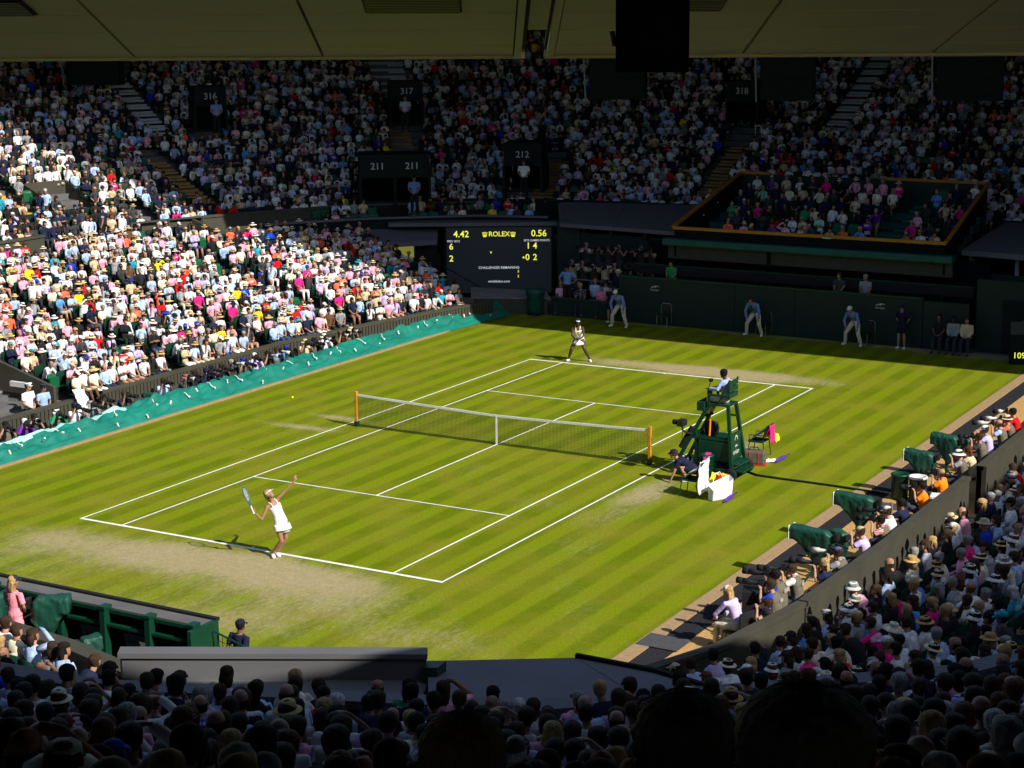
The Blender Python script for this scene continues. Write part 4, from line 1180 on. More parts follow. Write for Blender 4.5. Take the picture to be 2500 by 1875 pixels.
SKIN = dict(light=(.40, .215, .140), pink=(.44, .21, .145), tan=(.30, .155, .088), brown=(.16, .080, .046), dark=(.060, .028, .017))
HAIRC = dict(black=(.012, .010, .009), brown=(.045, .026, .015), auburn=(.12, .040, .016), blonde=(.42, .27, .11), grey=(.26, .25, .24), white=(.55, .54, .51))
def figure(name, label, J, loc, rz, cat='person', fem=False, top=None, bottom=None, skin='light', hair=None, hat=None, glasses=False, shoes=None, detail=True, voxel=.013, group=None, extra=None, thick=1.0, scale=1.0):
    """a posed person: one continuous body mesh with hair and clothing as children.
    top/bottom = (kind, colour, material)"""
    F = Fig(J, fem, 14, thick)
    parts = [F.torso(), F.neck(), F.head(n=16)] + F.features()
    for s in 'LR':
        parts += [F.arm(s), F.leg(s), F.foot(s)] + F.hand(s, detail)
    body = inst(name, fused('body', parts, 'tint_skin', voxel, 2), None, SKIN[skin])
    tag(body, label, cat, group)
    body.location, body.rotation_euler = loc, (0, 0, rz)
    body.scale = (scale,) * 3
    if top:
        kind, c, m = top
        p = [F.torso(.014, -.02 if kind != 'dress' else -.06, 0, kind == 'dress')]
        if kind in ('short', 'long'): p += [F.arm(s, kind, .012) for s in 'LR']
        if kind == 'dress':
            rs_ = (F.J['shR'] - F.J['shL']).normalized(); shm = (F.J['shL'] + F.J['shR']) / 2; axu = (shm - F.J['che']).normalized(); fr_ = axu.cross(rs_)
            for e in (-1, 1):
                c_ = F.J['che'] + rs_ * (.075 * e)
                p.append(limb([c_ - fr_ * .085 + axu * .0, c_ - fr_ * .07 + axu * .10, shm + rs_ * .085 * e + axu * .055, c_ + fr_ * .085 + axu * .09, c_ + fr_ * .10], [.022, .018, .018, .018, .022], 8))
        if kind == 'vest': p = [F.torso(.022, .02)]
        inst('dress' if kind == 'dress' else 'shirt', fused('shirt', p, m, .013, 3), body, c)
        if kind == 'dress':
            ax = (F.J['wai'] - F.J['pel']).normalized(); rh = (F.J['hiR'] - F.J['hiL']).normalized(); fw_ = ax.cross(rh)
            P = F.J['pel']; legd = (mid(F.J['knL'], F.J['knR'], .5) - mid(F.J['hiL'], F.J['hiR'], .5)).normalized()
            rr = []
            for t, wx, wy in ((-.25, .153, .122), (-.12, .178, .145), (-.02, .202, .168), (.08, .219, .185), (.17, .238, .200), (.175, .226, .190), (.05, .180, .15)):
                c_ = P + (legd if t > 0 else -ax) * abs(t)
                rg = ring(c_, rh, fw_, wx, wy, 28)
                if t > 0: rg = [q + (q - c_) * (.06 * math.sin(k * 1.35) * t / .17) for k, q in enumerate(rg)]
                rr.append(rg)
            v, f, r = loft(rr); me = bpy.data.meshes.new('skirt'); me.from_pydata([tuple(q) for q in v], [], f); me.polygons.foreach_set('use_smooth', [True] * len(f)); me.materials.append(MATS[m])
            inst('skirt', me, body, c)
    if bottom:
        kind, c, m = bottom
        inst(kind, fused(kind, [F.torso(.012, -.10)[0:3] if False else limb([F.J['pel'] - (F.J['wai'] - F.J['pel']).normalized() * .09, F.J['pel'], mid(F.J['pel'], F.J['wai'], .62)], [.14, .172, .160], 14, 0, .76, (F.J['hiR'] - F.J['hiL']))] + [F.leg(s, kind, .010) for s in 'LR'], m, .013, 3), body, c)
    if shoes: inst('shoes', fused('shoes', [F.foot(s, .010) for s in 'LR'], 'tint_cloth', .011, 2), body, shoes)
    hm = head_mtx(F)
    if hair: inst('hair', HAIR[hair[0]], body, HAIRC[hair[1]], hm)
    if hat: 
        h = inst('hat', HATS[hat[0]], body, hat[1], hm)
        if hat[0] == 'panama' and len(hat) < 3: inst('hat_band', BAND, h)
    inst('sunglasses' if glasses else 'eyes', GLASS if glasses else EYES, body, None, hm)
    return body

# ---- seated skeletons for spectators (facing +Y, floor at z = 0, seat at 0.45)
def seated(lean=0.0, arms='lap', yaw=0.0, tilt=0.0, knee=.44, roll=0.0):
    J = dict(pel=(0, 0, .54), wai=(roll * .3, -.02 + lean * .25, .72), che=(roll * .7, -.01 + lean * .6, .93))
    sx, sy, sz = roll, lean, 1.06 - abs(lean) * .25
    J.update(shL=(sx - .165, sy, sz), shR=(sx + .165, sy, sz - roll * .2), hea=(sx * 1.15, sy + .045 + lean * .2, sz + .195))
    J.update(hiL=(-.09, .03, .52), hiR=(.09, .03, .52), knL=(-.13, knee, .52), knR=(.13, knee, .52), anL=(-.13, knee + .03, .10), anR=(.13, knee + .03, .10), toL=(-.15, knee + .19, .04), toR=(.15, knee + .19, .04))
    el = .80 if arms != 'up' else 1.0
    A = dict(lap=(((.205, .04 + sy, .80), (.10, .27, .66), (.02, .33, .64)),) * 2,
             cross=(((.21, .10 + sy, .82), (-.02, .22 + sy, .86), (-.10, .18 + sy, .88)),) * 2,
             chin=(((.205, .04 + sy, .80), (.10, .27, .66), (.02, .33, .64)), ((.20, .22 + sy, .80), (.07, .17 + sy, 1.04), (.03, .13 + sy, 1.12))),
             shade=(((.205, .04 + sy, .80), (.10, .27, .66), (.02, .33, .64)), ((.33, .16 + sy, 1.12), (.12, .16 + sy, 1.32), (.03, .16 + sy, 1.33))),
             knees=(((.23, .22 + sy, .74), (.13, .45, .62), (.11, .52, .60)),) * 2,
             photo=(((.25, .18 + sy, .92), (.12, .22 + sy, 1.16), (.06, .27 + sy, 1.21)), ((.25, .20 + sy, .95), (.10, .16 + sy, 1.19), (.05, .15 + sy, 1.24))))[arms]
    for i, s in enumerate('LR'):
        q = -1 if s == 'L' else 1
        for nm, p in zip(('el', 'wr', 'ha'), A[i]): J[nm + s] = (sx + q * p[0], p[1], p[2])
    J['face'] = (math.sin(yaw) * math.cos(tilt), math.cos(yaw) * math.cos(tilt), math.sin(tilt))
    return J
POSES = [dict(arms='lap'), dict(arms='lap', yaw=.35, lean=.03), dict(arms='cross', yaw=-.25), dict(arms='knees', lean=.20, tilt=-.05), dict(arms='chin', lean=.08, yaw=.15), dict(arms='lap', yaw=-.4, roll=.05), dict(arms='shade', yaw=.1), dict(arms='lap', lean=-.05, roll=-.05, tilt=.05)]
# ================================================================== THE COURT: net, umpire chair, props
net = thing('tennis_net', 'tennis net with white band between two yellow wooden posts', 'net', (0, 0, 0))
PX, TOPP, TOPC = 5.03, 1.07, .914
def net_top(x): return TOPC + (TOPP - .03 - TOPC) * (abs(x) / PX) ** 1.25
for s in (-1, 1):
    p = MB().box((s * PX, 0, .62), (.09, .09, 1.0)).box((s * PX, 0, 1.08), (.075, .075, .06)).build('post', 'post_wood', net, bevel=.012)
    MB().box((s * PX, 0, .085), (.115, .115, .17)).build('post_foot', 'green_paint', p)
    MB().tube([(s * PX, -.05, .82), (s * PX, -.13, .82), (s * PX, -.13, .74)], .014).build('winder', 'metal', p)
b = MB()
xs = np.arange(-PX + .06, PX - .05, .046)
for x in xs: b.box((x, 0, net_top(x) / 2 - .01), (.0055, .0055, net_top(x) - .05))
for k in range(20):
    t = k / 20
    pts = [(x, .0, .03 + (net_top(x) - .06) * t) for x in np.linspace(-PX + .05, PX - .05, 17)]
    b.tube(pts, .003, 3, cap=False)
o = b.build('mesh_cord', 'net_cord', net); o["kind"] = 'stuff'
b = MB(); q = np.linspace(-PX + .05, PX - .05, 41)
for x0, x1 in zip(q, q[1:]):
    z0, z1 = net_top(x0), net_top(x1); w_ = .014 + .004 * math.sin(x0 * 3)
    b.add([(x0, -w_, z0 - .065), (x1, -w_, z1 - .065), (x1, -w_, z1), (x0, -w_, z0), (x0, w_, z0 - .065), (x1, w_, z1 - .065), (x1, w_, z1), (x0, w_, z0)],
          [(0, 1, 2, 3), (7, 6, 5, 4), (3, 2, 6, 7), (4, 5, 1, 0)])
b.build('band', 'net_band', net)
MB().box((0, 0, .44), (.05, .04, .90)).build('centre_strap', 'net_band', net)
tb = MB().lathe([(.033 * math.sin(a), .033 * math.cos(a)) for a in np.linspace(.05, math.pi - .05, 9)], n=12).build('tennis_ball', 'ball_yellow', None, True, loc=(-4.1, -4.5, 1.9))
tag(tb, 'yellow tennis ball in the air left of the net', 'ball')

def placed(p):  # local copy of points relative to a thing's base
    return p
UC = V((6.9, 0, 0))
uc = thing('umpire_chair', 'tall green wooden umpire chair on black wheels beside the net', 'umpire chair', UC)
def beam(a, b_, r, nm, m='green_paint', par=None, n=4):
    return MB().tube([a, b_], r, n).build(nm, m, par or uc, bevel=.0)
for s in (-1, 1):
    beam((.86, s * .50, .15), (.62, s * .27, 2.02), .062, 'rear_leg')
    beam((-1.0, s * .46, 0), (.02, s * .26, 1.96), .062, 'front_leg')
    beam((-.95, s * .45, .22), (.84, s * .49, .26), .05, 'side_rail')
    beam((-.44, s * .35, 1.06), (.72, s * .37, 1.08), .04, 'side_rail')
    wh = MB().lathe([(.05, -.05), (.165, -.06), (.18, -.035), (.18, .035), (.165, .06), (.05, .05)], n=20, mtx=Matrix.Rotation(R_(90), 4, 'X')).build('wheel', 'black_rubber', uc, True, loc=(.86, s * .60, .18))
    MB().lathe([(.02, -.065), (.06, -.066), (.06, .066), (.02, .065)], n=10, mtx=Matrix.Rotation(R_(90), 4, 'X')).build('hub', 'metal', wh)
    MB().box((.32, s * .31, 2.30), (.60, .075, .05)).build('armrest', 'green_paint', uc)
    MB().box((.06, s * .31, 2.16), (.06, .06, .28)).build('arm_post', 'green_paint', uc)
    MB().tube([(.36, s * .31, 2.1), (.66, s * .29, 2.75)], .03, 6).build('back_post', 'green_paint', uc)
MB().box((.34, 0, 2.03), (.66, .62, .07)).build('seat', 'green_paint', uc, bevel=.02)
for k in range(3): MB().box((.64, 0, 2.30 + k * .17), (.05, .60, .13)).build('back_slat', 'green_paint', uc)
MB().box((-.16, 0, 1.96), (.24, .74, .26)).build('desk_box', 'green_paint', uc, bevel=.02)
MB().box((.12, 0, 1.08), (1.15, .70, .05)).build('shelf', 'green_paint', uc)
sh = MB().box((.74, 0, 1.10), (.04, .78, .30)).build('shelf_board', 'green_paint', uc)
b = MB()
for k in range(8):
    a = math.pi * k / 7; a2 = math.pi * (k + 1) / 7
    if k < 7: b.quad((0.765, .11 * -math.cos(a), 1.04 + .14 * math.sin(a)), (0.765, .11 * -math.cos(a2), 1.04 + .14 * math.sin(a2)), (0.765, .07 * -math.cos(a2), 1.04 + .09 * math.sin(a2)), (0.765, .07 * -math.cos(a), 1.04 + .09 * math.sin(a)))
b.build('emblem', 'sign_white', sh)
bxx = MB().box((.25, .03, .74), (.92, .84, .56)).build('cool_box', 'green_paint', uc, bevel=.015)
MB().box((.73, .03, .74), (.04, .80, .54)).build('cool_box_door', 'green_paint', uc, bevel=.008)
lettering('evian', .20, 'sign_white', bxx, ((.755, .03, .70), (0, 1, 0), (0, 0, 1)))
MB().add([(.756, -.07, .84), (.756, .13, .84), (.756, .08, .90), (.756, .05, .875), (.756, .01, .92), (.756, -.03, .88)], [(0, 1, 2, 3, 4, 5)]).build('emblem', 'sign_white', bxx)
for x, z in ((.98, .24), (.86, .42)): MB().box((x, 0, z), (.34, .86, .045)).build('step', 'green_paint', uc)
MB().box((-.1, 0, .20), (1.5, .86, .05)).build('base_board', 'green_paint', uc)
MB().tube([(-.12, .05, 2.08), (-.13, .05, 2.35), (-.03, .02, 2.62)], .012).build('microphone_stand', 'black_plastic', uc)
MB().lathe([(.0, -.05), (.05, -.045), (.065, 0), (.05, .045), (0, .05)], n=10).build('microphone', 'black_rubber', uc, True, loc=(-.03, .02, 2.64))
MB().box((-.07, .05, 2.30), (.08, .18, .14)).build('speaker', 'black_plastic', uc)
MB().tube([(.66, -.2, 1.78), (.88, -.3, 1.80)], .03).build('clamp', 'black_plastic', uc)
# things kept on and under the chair
MB().lathe([(.05, 0), (.16, .03), (.19, .20), (.15, .36), (.05, .40)], n=12, sx=1.2, sy=.8).build('bag', 'black_rubber', uc, True, loc=(.05, -.05, 1.11))
MB().box((.02, -.36, .62), (.62, .03, .62)).build('side_panel', 'green_paint', uc)
MB().box((-.30, .0, .78), (.06, .74, .9)).build('front_panel', 'green_paint', uc)
for k in range(4): MB().lathe([(.03, 0), (.035, .02), (.035, .17), (.013, .21), (.013, .24)], n=8).build('bottle', 'clear_plastic', uc, True, loc=(-.55 + .12 * k, -.30 + .05 * k, .23))
MB().tube([(.16 * math.cos(a), .16 * math.sin(a), .02 * a / 6.28) for a in np.linspace(0, 18.8, 46)], .018, 5).build('cable_coil', 'black_rubber', uc, loc=(-.45, .15, .24))
MB().tube([(-.72, -.42, .75), (-.40, -.36, 1.35)], .075, 8).build('leg_padding', 'black_rubber', uc)
MB().tube([(.10, -.33, 1.15), (.12, -.33, 1.6)], .03, 8).build('rolled_umbrella', 'orange', uc)
tc_ = thing('television_camera', 'small black remote camera on a jointed arm clamped to the umpire chair', 'camera', (6.3, -.62, 0))
MB().box((0, .0, 1.50), (.20, .30, .18)).build('body', 'black_plastic', tc_, bevel=.02)
MB().lathe([(.05, 0), (.075, .05), (.075, .16), (.06, .17)], n=12, mtx=Matrix.Rotation(R_(-90), 4, 'Y')).build('lens', 'black_rubber', tc_, True, loc=(-.10, 0, 1.50))
MB().tube([(.0, 0, 1.42), (.02, .02, 1.28), (.12, .10, 1.20), (.20, .20, 1.16)], .028).build('arm', 'black_plastic', tc_)
MB().tube([(.02, .02, 1.3), (-.02, .06, 1.06), (.08, .12, 1.02), (.2, .2, 1.12)], .008).build('cable', 'black_rubber', tc_)
# cable over the grass
cb_ = MB().tube([(7.45, .45, .5), (7.55, .62, .12), (7.75, .55, .035), (8.2, .28, .03), (8.9, .24, .03), (9.6, .24, .03), (10.4, .22, .03), (11.05, .16, .035), (11.9, .10, .03)], .032, 6).build('power_cable', 'black_rubber')
tag(cb_, 'black cable running over the lawn from umpire chair to the walkway', 'cable')
bn = thing('litter_bin', 'round dark green bin standing beside the umpire chair', 'bin', (7.05, -.62, 0))
MB().lathe([(.17, 0), (.19, .02), (.20, .60), (.21, .61)], n=20).build('body', 'green_paint', bn, True)
MB().lathe([(.215, .61), (.215, .66), (.19, .70), (.10, .71), (.09, .66)], n=20).build('lid', 'green_paint', bn, True)
def court_chair(name, label, x, y, rz):
    c = thing(name, label, 'chair', (x, y, 0), rz, 'players chairs beside the umpire chair')
    MB().box((0, .02, .46), (.50, .46, .05)).build('seat', 'green_paint', c, bevel=.02)
    MB().add([(-.25, -.24, .60), (.25, -.24, .60), (.25, -.34, .95), (-.25, -.34, .95), (-.25, -.21, .60), (.25, -.21, .60), (.25, -.31, .95), (-.25, -.31, .95)], [(0, 1, 2, 3), (7, 6, 5, 4), (0, 4, 5, 1), (1, 5, 6, 2), (2, 6, 7, 3), (3, 7, 4, 0)]).build('backrest', 'green_paint', c)
    for sx in (-1, 1):
        for sy, dz in ((1, 0), (-1, .15)): MB().tube([(sx * .22, sy * .2, .46 + dz), (sx * .25, sy * .27, 0)], .014).build('leg', 'green_paint', c)
        MB().tube([(sx * .25, -.26, .66), (sx * .27, .2, .66), (sx * .25, .2, .45)], .014).build('armrest', 'green_paint', c)
    return c
court_chair('player_chair', 'green chair with pink towel and clothes behind the umpire chair', 7.35, 2.45, R_(90))
court_chair('player_chair', 'green chair draped in white towel and white jacket near the ball boy', 7.42, -2.38, R_(90))
def cloth(name, label, cat, pts, m, noise=.02, nu=14, nv=14, thick=.012):
    """a draped sheet over four-sided rows of points (rows x columns), with folds and thickness"""
    P = [[V(p) for p in r] for r in pts]; R0, C0 = len(P), len(P[0])
    def at_(u, v):
        i = min(int(u * (R0 - 1)), R0 - 2); j = min(int(v * (C0 - 1)), C0 - 2); a = u * (R0 - 1) - i; b_ = v * (C0 - 1) - j
        return (P[i][j] * (1 - a) + P[i + 1][j] * a) * (1 - b_) + (P[i][j + 1] * (1 - a) + P[i + 1][j + 1] * a) * b_
    vs, fs = [], []
    for i in range(nu + 1):
        for j in range(nv + 1):
            p = at_(i / nu, j / nv); n_ = mnoise.noise_vector(p * 5) * noise + mnoise.noise_vector(p * 14) * noise * .5
            vs.append(p + n_)
    for i in range(nu):
        for j in range(nv): a = i * (nv + 1) + j; fs.append((a, a + 1, a + nv + 2, a + nv + 1))
    me = bpy.data.meshes.new(name); o0 = vs[0].copy(); me.from_pydata([tuple(p - o0) for p in vs], [], fs); me.polygons.foreach_set('use_smooth', [True] * len(fs)); me.materials.append(MATS[m])
    o = bpy.data.objects.new(name, me); COL.objects.link(o); o.location = o0
    sl = o.modifiers.new('t', 'SOLIDIFY'); sl.thickness = thick
    return tag(o, label, cat)
cloth('towel', 'white towel hanging over the back of the near player chair', 'towel', [[(7.82, -2.75, .10), (7.84, -2.15, .30)], [(7.76, -2.71, .62), (7.78, -2.13, .66)], [(7.73, -2.67, .99), (7.75, -2.11, 1.0)], [(7.58, -2.63, .80), (7.60, -2.13, .80)], [(7.30, -2.63, .52), (7.30, -2.13, .52)]], 'white_cloth', .075)
cloth('towel', 'pink towel with yellow marks on the far player chair', 'towel', [[(7.80, 2.28, .42), (7.80, 2.60, .42)], [(7.74, 2.26, .97), (7.74, 2.6, .97)], [(7.60, 2.28, .60), (7.6, 2.6, .6)]], 'towel_pink', .02)
cloth('towel', 'yellow towel bunched on the far player chair', 'towel', [[(7.84, 2.62, .40), (7.84, 2.82, .45)], [(7.74, 2.6, .66), (7.74, 2.84, .62)], [(7.55, 2.62, .52), (7.55, 2.8, .5)]], 'towel_yellow', .05)
cloth('jacket', 'pale grey jacket folded on the seat of the far player chair', 'jacket', [[(7.1, 2.25, .50), (7.12, 2.65, .50)], [(7.35, 2.28, .66), (7.35, 2.62, .68)], [(7.58, 2.3, .80), (7.58, 2.55, .78)]], 'concrete', .06)
cloth('towel', 'pink towel lying over the dark green bin', 'towel', [[(7.02, -.92, .46), (7.2, -.84, .42)], [(7.04, -.84, .68), (7.24, -.72, .66)], [(7.08, -.66, .76), (7.2, -.6, .77)]], 'towel_pink', .05)
cloth('towel', 'yellow towel crumpled on top of the red bag', 'towel', [[(7.62, -1.75, .30), (7.9, -1.45, .30)], [(7.66, -1.58, .45), (7.95, -1.3, .43)], [(7.7, -1.4, .28), (8.0, -1.15, .25)]], 'towel_yellow', .07)
cloth('towel', 'white towel dropped on the grass beside the grey bag', 'towel', [[(7.78, 1.72, .04), (8.06, 1.86, .03)], [(7.86, 1.88, .11), (8.04, 2.0, .09)], [(7.9, 2.0, .03), (8.02, 2.1, .03)]], 'white_cloth', .03)
bg_ = thing('tote_bag', 'white open tote bag standing on grass by the near player chair', 'bag', (8.22, -2.35, 0))
MB().add([(-.22, -.30, 0), (.12, .30, 0), (.24, .22, 0), (-.06, -.36, 0), (-.22, -.34, .44), (.10, .34, .60), (.27, .26, .52), (-.02, -.40, .30)], [(3, 2, 1, 0), (0, 1, 5, 4), (1, 2, 6, 5), (2, 3, 7, 6), (3, 0, 4, 7)]).build('bag_body', 'white_cloth', bg_, bevel=.03)
MB().tube([(-.14, -.15, .48), (-.18, -.05, .66), (-.08, .12, .70), (-.02, .18, .55)], .012).build('handle', 'white_cloth', bg_)
rbg = thing('racket_bag', 'bright red racket bag lying under the near player chair', 'bag', (7.85, -1.5, 0), R_(-70))
MB().lathe([(.05, -.48), (.20, -.40), (.25, -.1), (.24, .25), (.12, .46), (.03, .48)], n=14, sy=.62, mtx=Matrix.Rotation(R_(90), 4, 'Y')).build('bag_body', 'bag_red', rbg, True, loc=(0, 0, .17))
MB().tube([(-.3, 0, .32), (0, -.1, .42), (.3, 0, .30)], .02).build('strap', 'black_rubber', rbg)
MB().box((.1, -.16, .2), (.22, .02, .10)).build('patch', 'orange', rbg)
sc_ = thing('sports_bag', 'large grey-brown sports bag with red trim beside the umpire chair', 'bag', (7.62, 1.45, 0), R_(15))
MB().box((0, 0, .22), (.66, .34, .42)).build('bag_body', 'bag_grey', sc_, bevel=.07)
for x in (-.12, .12): MB().box((x, -.176, .2), (.02, .012, .40)).build('trim', 'bag_red', sc_)
MB().box((0, 0, .02), (.68, .36, .03)).build('bag_base', 'bag_red', sc_)
MB().tube([(-.15, -.05, .43), (-.1, -.07, .52), (.1, -.07, .52), (.15, -.05, .43)], .015).build('handle', 'black_rubber', sc_)
for nm, a, b_ in (('folded purple umbrella lying on grass near the white tote bag', (8.49, -2.7, .05), (8.44, -1.75, .06)), ('folded purple umbrella lying on grass near the grey bag', (8.11, 1.82, .05), (8.14, 2.82, .06))):
    u_ = thing('umbrella', nm, 'umbrella', a)
    a, b_ = V(a), V(b_); d_ = b_ - a
    MB().tube([V((0, 0, 0)), d_ * .12, d_ * .55, d_ * .85], [.012, .045, .06, .02], 8).build('canopy', 'umbrella_purple', u_)
    MB().tube([d_ * .82, d_ * 1.0], .016, 6).build('handle', 'black_plastic', u_)
    MB().tube([d_ * -.06, d_ * .03], .01, 5).build('tip', 'black_plastic', u_)

# ---------------------------------------------------------------- players and officials
WHITE = (.80, .80, .81)
def racket(label, grip, tip, nrm, m):
    g, t = V(grip), V(tip); d = (t - g).normalized(); L = (t - g).length; n_ = V(nrm); n_ = (n_ - d * n_.dot(d)).normalized(); x = d.cross(n_)
    rk = thing('tennis_racket', label, 'racket', g)
    MB().tube([V((0, 0, 0)), d * L * .30], .017, 8).build('handle', 'white_cloth' if m != 'racket_yellow' else 'black_rubber', rk)
    c = d * L * .73; rx, ry = L * .185, L * .26
    pts = [c + d * (-ry * math.cos(a)) + x * (rx * math.sin(a)) for a in np.linspace(0, 2 * math.pi, 25)]
    MB().tube(pts, .013, 6).build('frame', m, rk)
    for s in (-1, 1): MB().tube([d * L * .28, c - d * ry * .80 + x * rx * .55 * s], .011, 6).build('throat', m, rk)
    b = MB()
    for k in np.linspace(-.8, .8, 9):
        e = math.sqrt(1 - k * k)
        b.tube([c + x * rx * k - d * ry * e, c + x * rx * k + d * ry * e], .0013, 3, cap=False); b.tube([c + d * ry * k - x * rx * e, c + d * ry * k + x * rx * e], .0013, 3, cap=False)
    q = b.build('strings', 'net_band', rk); q["kind"] = 'stuff'
    return rk
F0 = V((.88, -12.12, 0)); rot = Matrix.Rotation(YAW, 3, 'Z')
JS = dict(anR=(0, 0, .10), anL=(.09, .09, .10), toR=(.05, -.19, .035), toL=(.17, -.06, .035), knR=(.24, -.14, .44), knL=(.32, .04, .45), hiR=(.155, -.08, .78), hiL=(.295, .07, .78), pel=(.225, .0, .85), wai=(.165, -.01, 1.06), che=(.085, -.03, 1.26), shR=(-.075, -.12, 1.28), shL=(.155, .06, 1.42), hea=(-.03, -.06, 1.57), face=(.66, -.36, .62), up=(-.55, .15, .80),
          elR=(-.205, -.22, .98), wrR=(-.345, -.28, 1.17), haR=(-.36, -.29, 1.24), palmR=(1, 0, .2), curlR=(.85, 0, 0), elL=(.365, .11, 1.63), wrL=(.555, .15, 1.82), haL=(.575, .16, 1.93), palmL=(-.2, .9, 0), curlL=(.12, 0, 0))
figure('tennis_player', 'blonde tennis player in white dress and visor, arm raised to serve', JS, F0, YAW, 'person', True, ('dress', WHITE, 'tint_cloth'), None, 'tan', ('pony', 'blonde'), ('visor', WHITE), False, (.75, .73, .74), voxel=.010)
racket('blue tennis racket held up by the serving player', F0 + rot @ V((-.365, -.31, 1.16)), F0 + rot @ V((-.60, -.30, 1.80)), rot @ V((.93, -.22, .35)), 'racket_blue')
F1 = V((-3.76, 12.33, 0))
JR = dict(anR=(-.33, .05, .09), anL=(.43, -.05, .09), toR=(-.40, -.11, .035), toL=(.47, -.22, .035), knR=(-.23, -.12, .47), knL=(.23, -.14, .49), hiR=(-.07, .06, .79), hiL=(.15, .06, .79), pel=(.04, .08, .85), wai=(.03, -.0, 1.03), che=(0, -.12, 1.20), shR=(-.175, -.14, 1.29), shL=(.175, -.16, 1.27), hea=(0, -.25, 1.49), face=(0, -1, -.08),
          elR=(-.22, -.22, 1.02), wrR=(-.12, -.40, .91), haR=(-.04, -.44, .90), palmR=(.3, .2, -1), curlR=(.8, 0, 0), elL=(.21, -.24, 1.0), wrL=(.08, -.42, .90), haL=(0, -.46, .93), palmL=(-.3, .2, -1), curlL=(.8, 0, 0))
figure('tennis_player', 'tennis player in white dress and headband crouching at the far baseline', JR, F1, YAW, 'person', True, ('dress', WHITE, 'tint_cloth'), None, 'dark', ('curly', 'black'), ('headband', WHITE), False, WHITE, voxel=.011, thick=1.14)
racket('yellow tennis racket held upright by the receiving player', F1 + rot @ V((-.03, -.47, .88)), F1 + rot @ V((-.10, -.55, 1.34)), rot @ V((1, .2, 0)), 'racket_yellow')
BLUESHIRT = lin(150, 165, 215)
NAVY = (.012, .014, .040); CREAM = lin(215, 205, 180); GREYT = (.10, .10, .11)
JU = seated(.02, 'lap'); JU.update(elR=(.28, .10, .84), wrR=(.22, .34, .80), haR=(.20, .43, .80), elL=(-.28, .12, .84), wrL=(-.20, .40, .82), haL=(-.18, .50, .82), curlL=(.5, 0, 0), curlR=(.5, 0, 0), face=(.1, 1, -.12))
figure('umpire', 'umpire in pale blue shirt seated high in the green chair', JU, (7.32, 0, 1.62), R_(90), 'person', False, ('long', BLUESHIRT, 'tint_cloth'), ('trousers', CREAM, 'tint_cloth'), 'dark', ('short', 'black'), None, False, (.02, .02, .02))
def stand(arms='side', sp=.11):
    J = dict(pel=(0, 0, .97), wai=(0, .0, 1.13), che=(0, .0, 1.31), shL=(-.19, -.01, 1.43), shR=(.19, -.01, 1.43), hea=(0, .03, 1.64), hiL=(-.09, 0, .93), hiR=(.09, 0, .93), knL=(-sp, .02, .50), knR=(sp, .02, .50), anL=(-sp - .02, -.02, .09), anR=(sp + .02, -.02, .09), toL=(-sp - .05, .16, .035), toR=(sp + .05, .16, .035))
    A = dict(side=((.25, -.03, 1.16), (.26, .05, .92), (.25, .08, .83)), back=((.26, -.10, 1.16), (.10, -.19, 1.0), (.02, -.19, .97)), front=((.25, .03, 1.15), (.10, .17, 1.0), (.02, .19, .97)), hips=((.40, -.06, 1.18), (.22, .02, 1.02), (.14, .06, 1.0)))[arms]
    for s, q in (('L', -1), ('R', 1)):
        for nm, p in zip(('el', 'wr', 'ha'), A): J[nm + s] = (q * p[0], p[1], p[2])
    return J
def crouch():
    J = dict(pel=(0, -.17, .90), wai=(0, -.07, 1.05), che=(0, .09, 1.19), shL=(-.19, .15, 1.27), shR=(.19, .15, 1.27), hea=(0, .33, 1.43), face=(0, 1, -.05), hiL=(-.10, -.15, .86), hiR=(.10, -.15, .86), knL=(-.26, .10, .48), knR=(.26, .10, .48), anL=(-.33, -.02, .09), anR=(.33, -.02, .09), toL=(-.38, .16, .035), toR=(.38, .16, .035))
    for s, q in (('L', -1), ('R', 1)):
        for nm, p in zip(('el', 'wr', 'ha'), ((.30, .17, .97), (.25, .15, .70), (.25, .17, .60))): J[nm + s] = (q * p[0], p[1], p[2])
    return J
LJ = 'line judges at the far wall'
CAPW = (.78, .78, .76)
figure('line_judge', 'line judge in white cap bending forward, left of the black chair', crouch(), (-5.55, 19.3, 0), R_(180), 'person', False, ('long', lin(120, 135, 190), 'tint_cloth'), ('trousers', CREAM, 'tint_cloth'), 'light', ('short', 'grey'), ('cap', CAPW), False, WHITE, voxel=.016, group=LJ)
figure('line_judge', 'bareheaded line judge with dark tie crouching before the far wall', crouch(), (-.05, 20.05, 0), R_(176), 'person', False, ('long', lin(120, 135, 190), 'tint_cloth'), ('trousers', CREAM, 'tint_cloth'), 'light', ('short', 'brown'), None, False, WHITE, voxel=.016, group=LJ)
figure('line_judge', 'line judge in white flat cap bent low beside the ball girl', crouch(), (4.05, 19.85, 0), R_(172), 'person', True, ('long', lin(120, 130, 190), 'tint_cloth'), ('trousers', CREAM, 'tint_cloth'), 'light', ('short', 'grey'), ('cap', CAPW), False, WHITE, voxel=.016, group=LJ)
tie = MB().box((0, .0, 0), (.05, .012, .34)).build('tie', 'sign_dark', None)
for o in COL.objects:
    if o.get('label', '').startswith('bareheaded line judge'): tie.parent = o
tie.location = (0, .235, 1.12); tie.rotation_euler = (-.75, 0, 0)
BK = 'ball kids in navy'
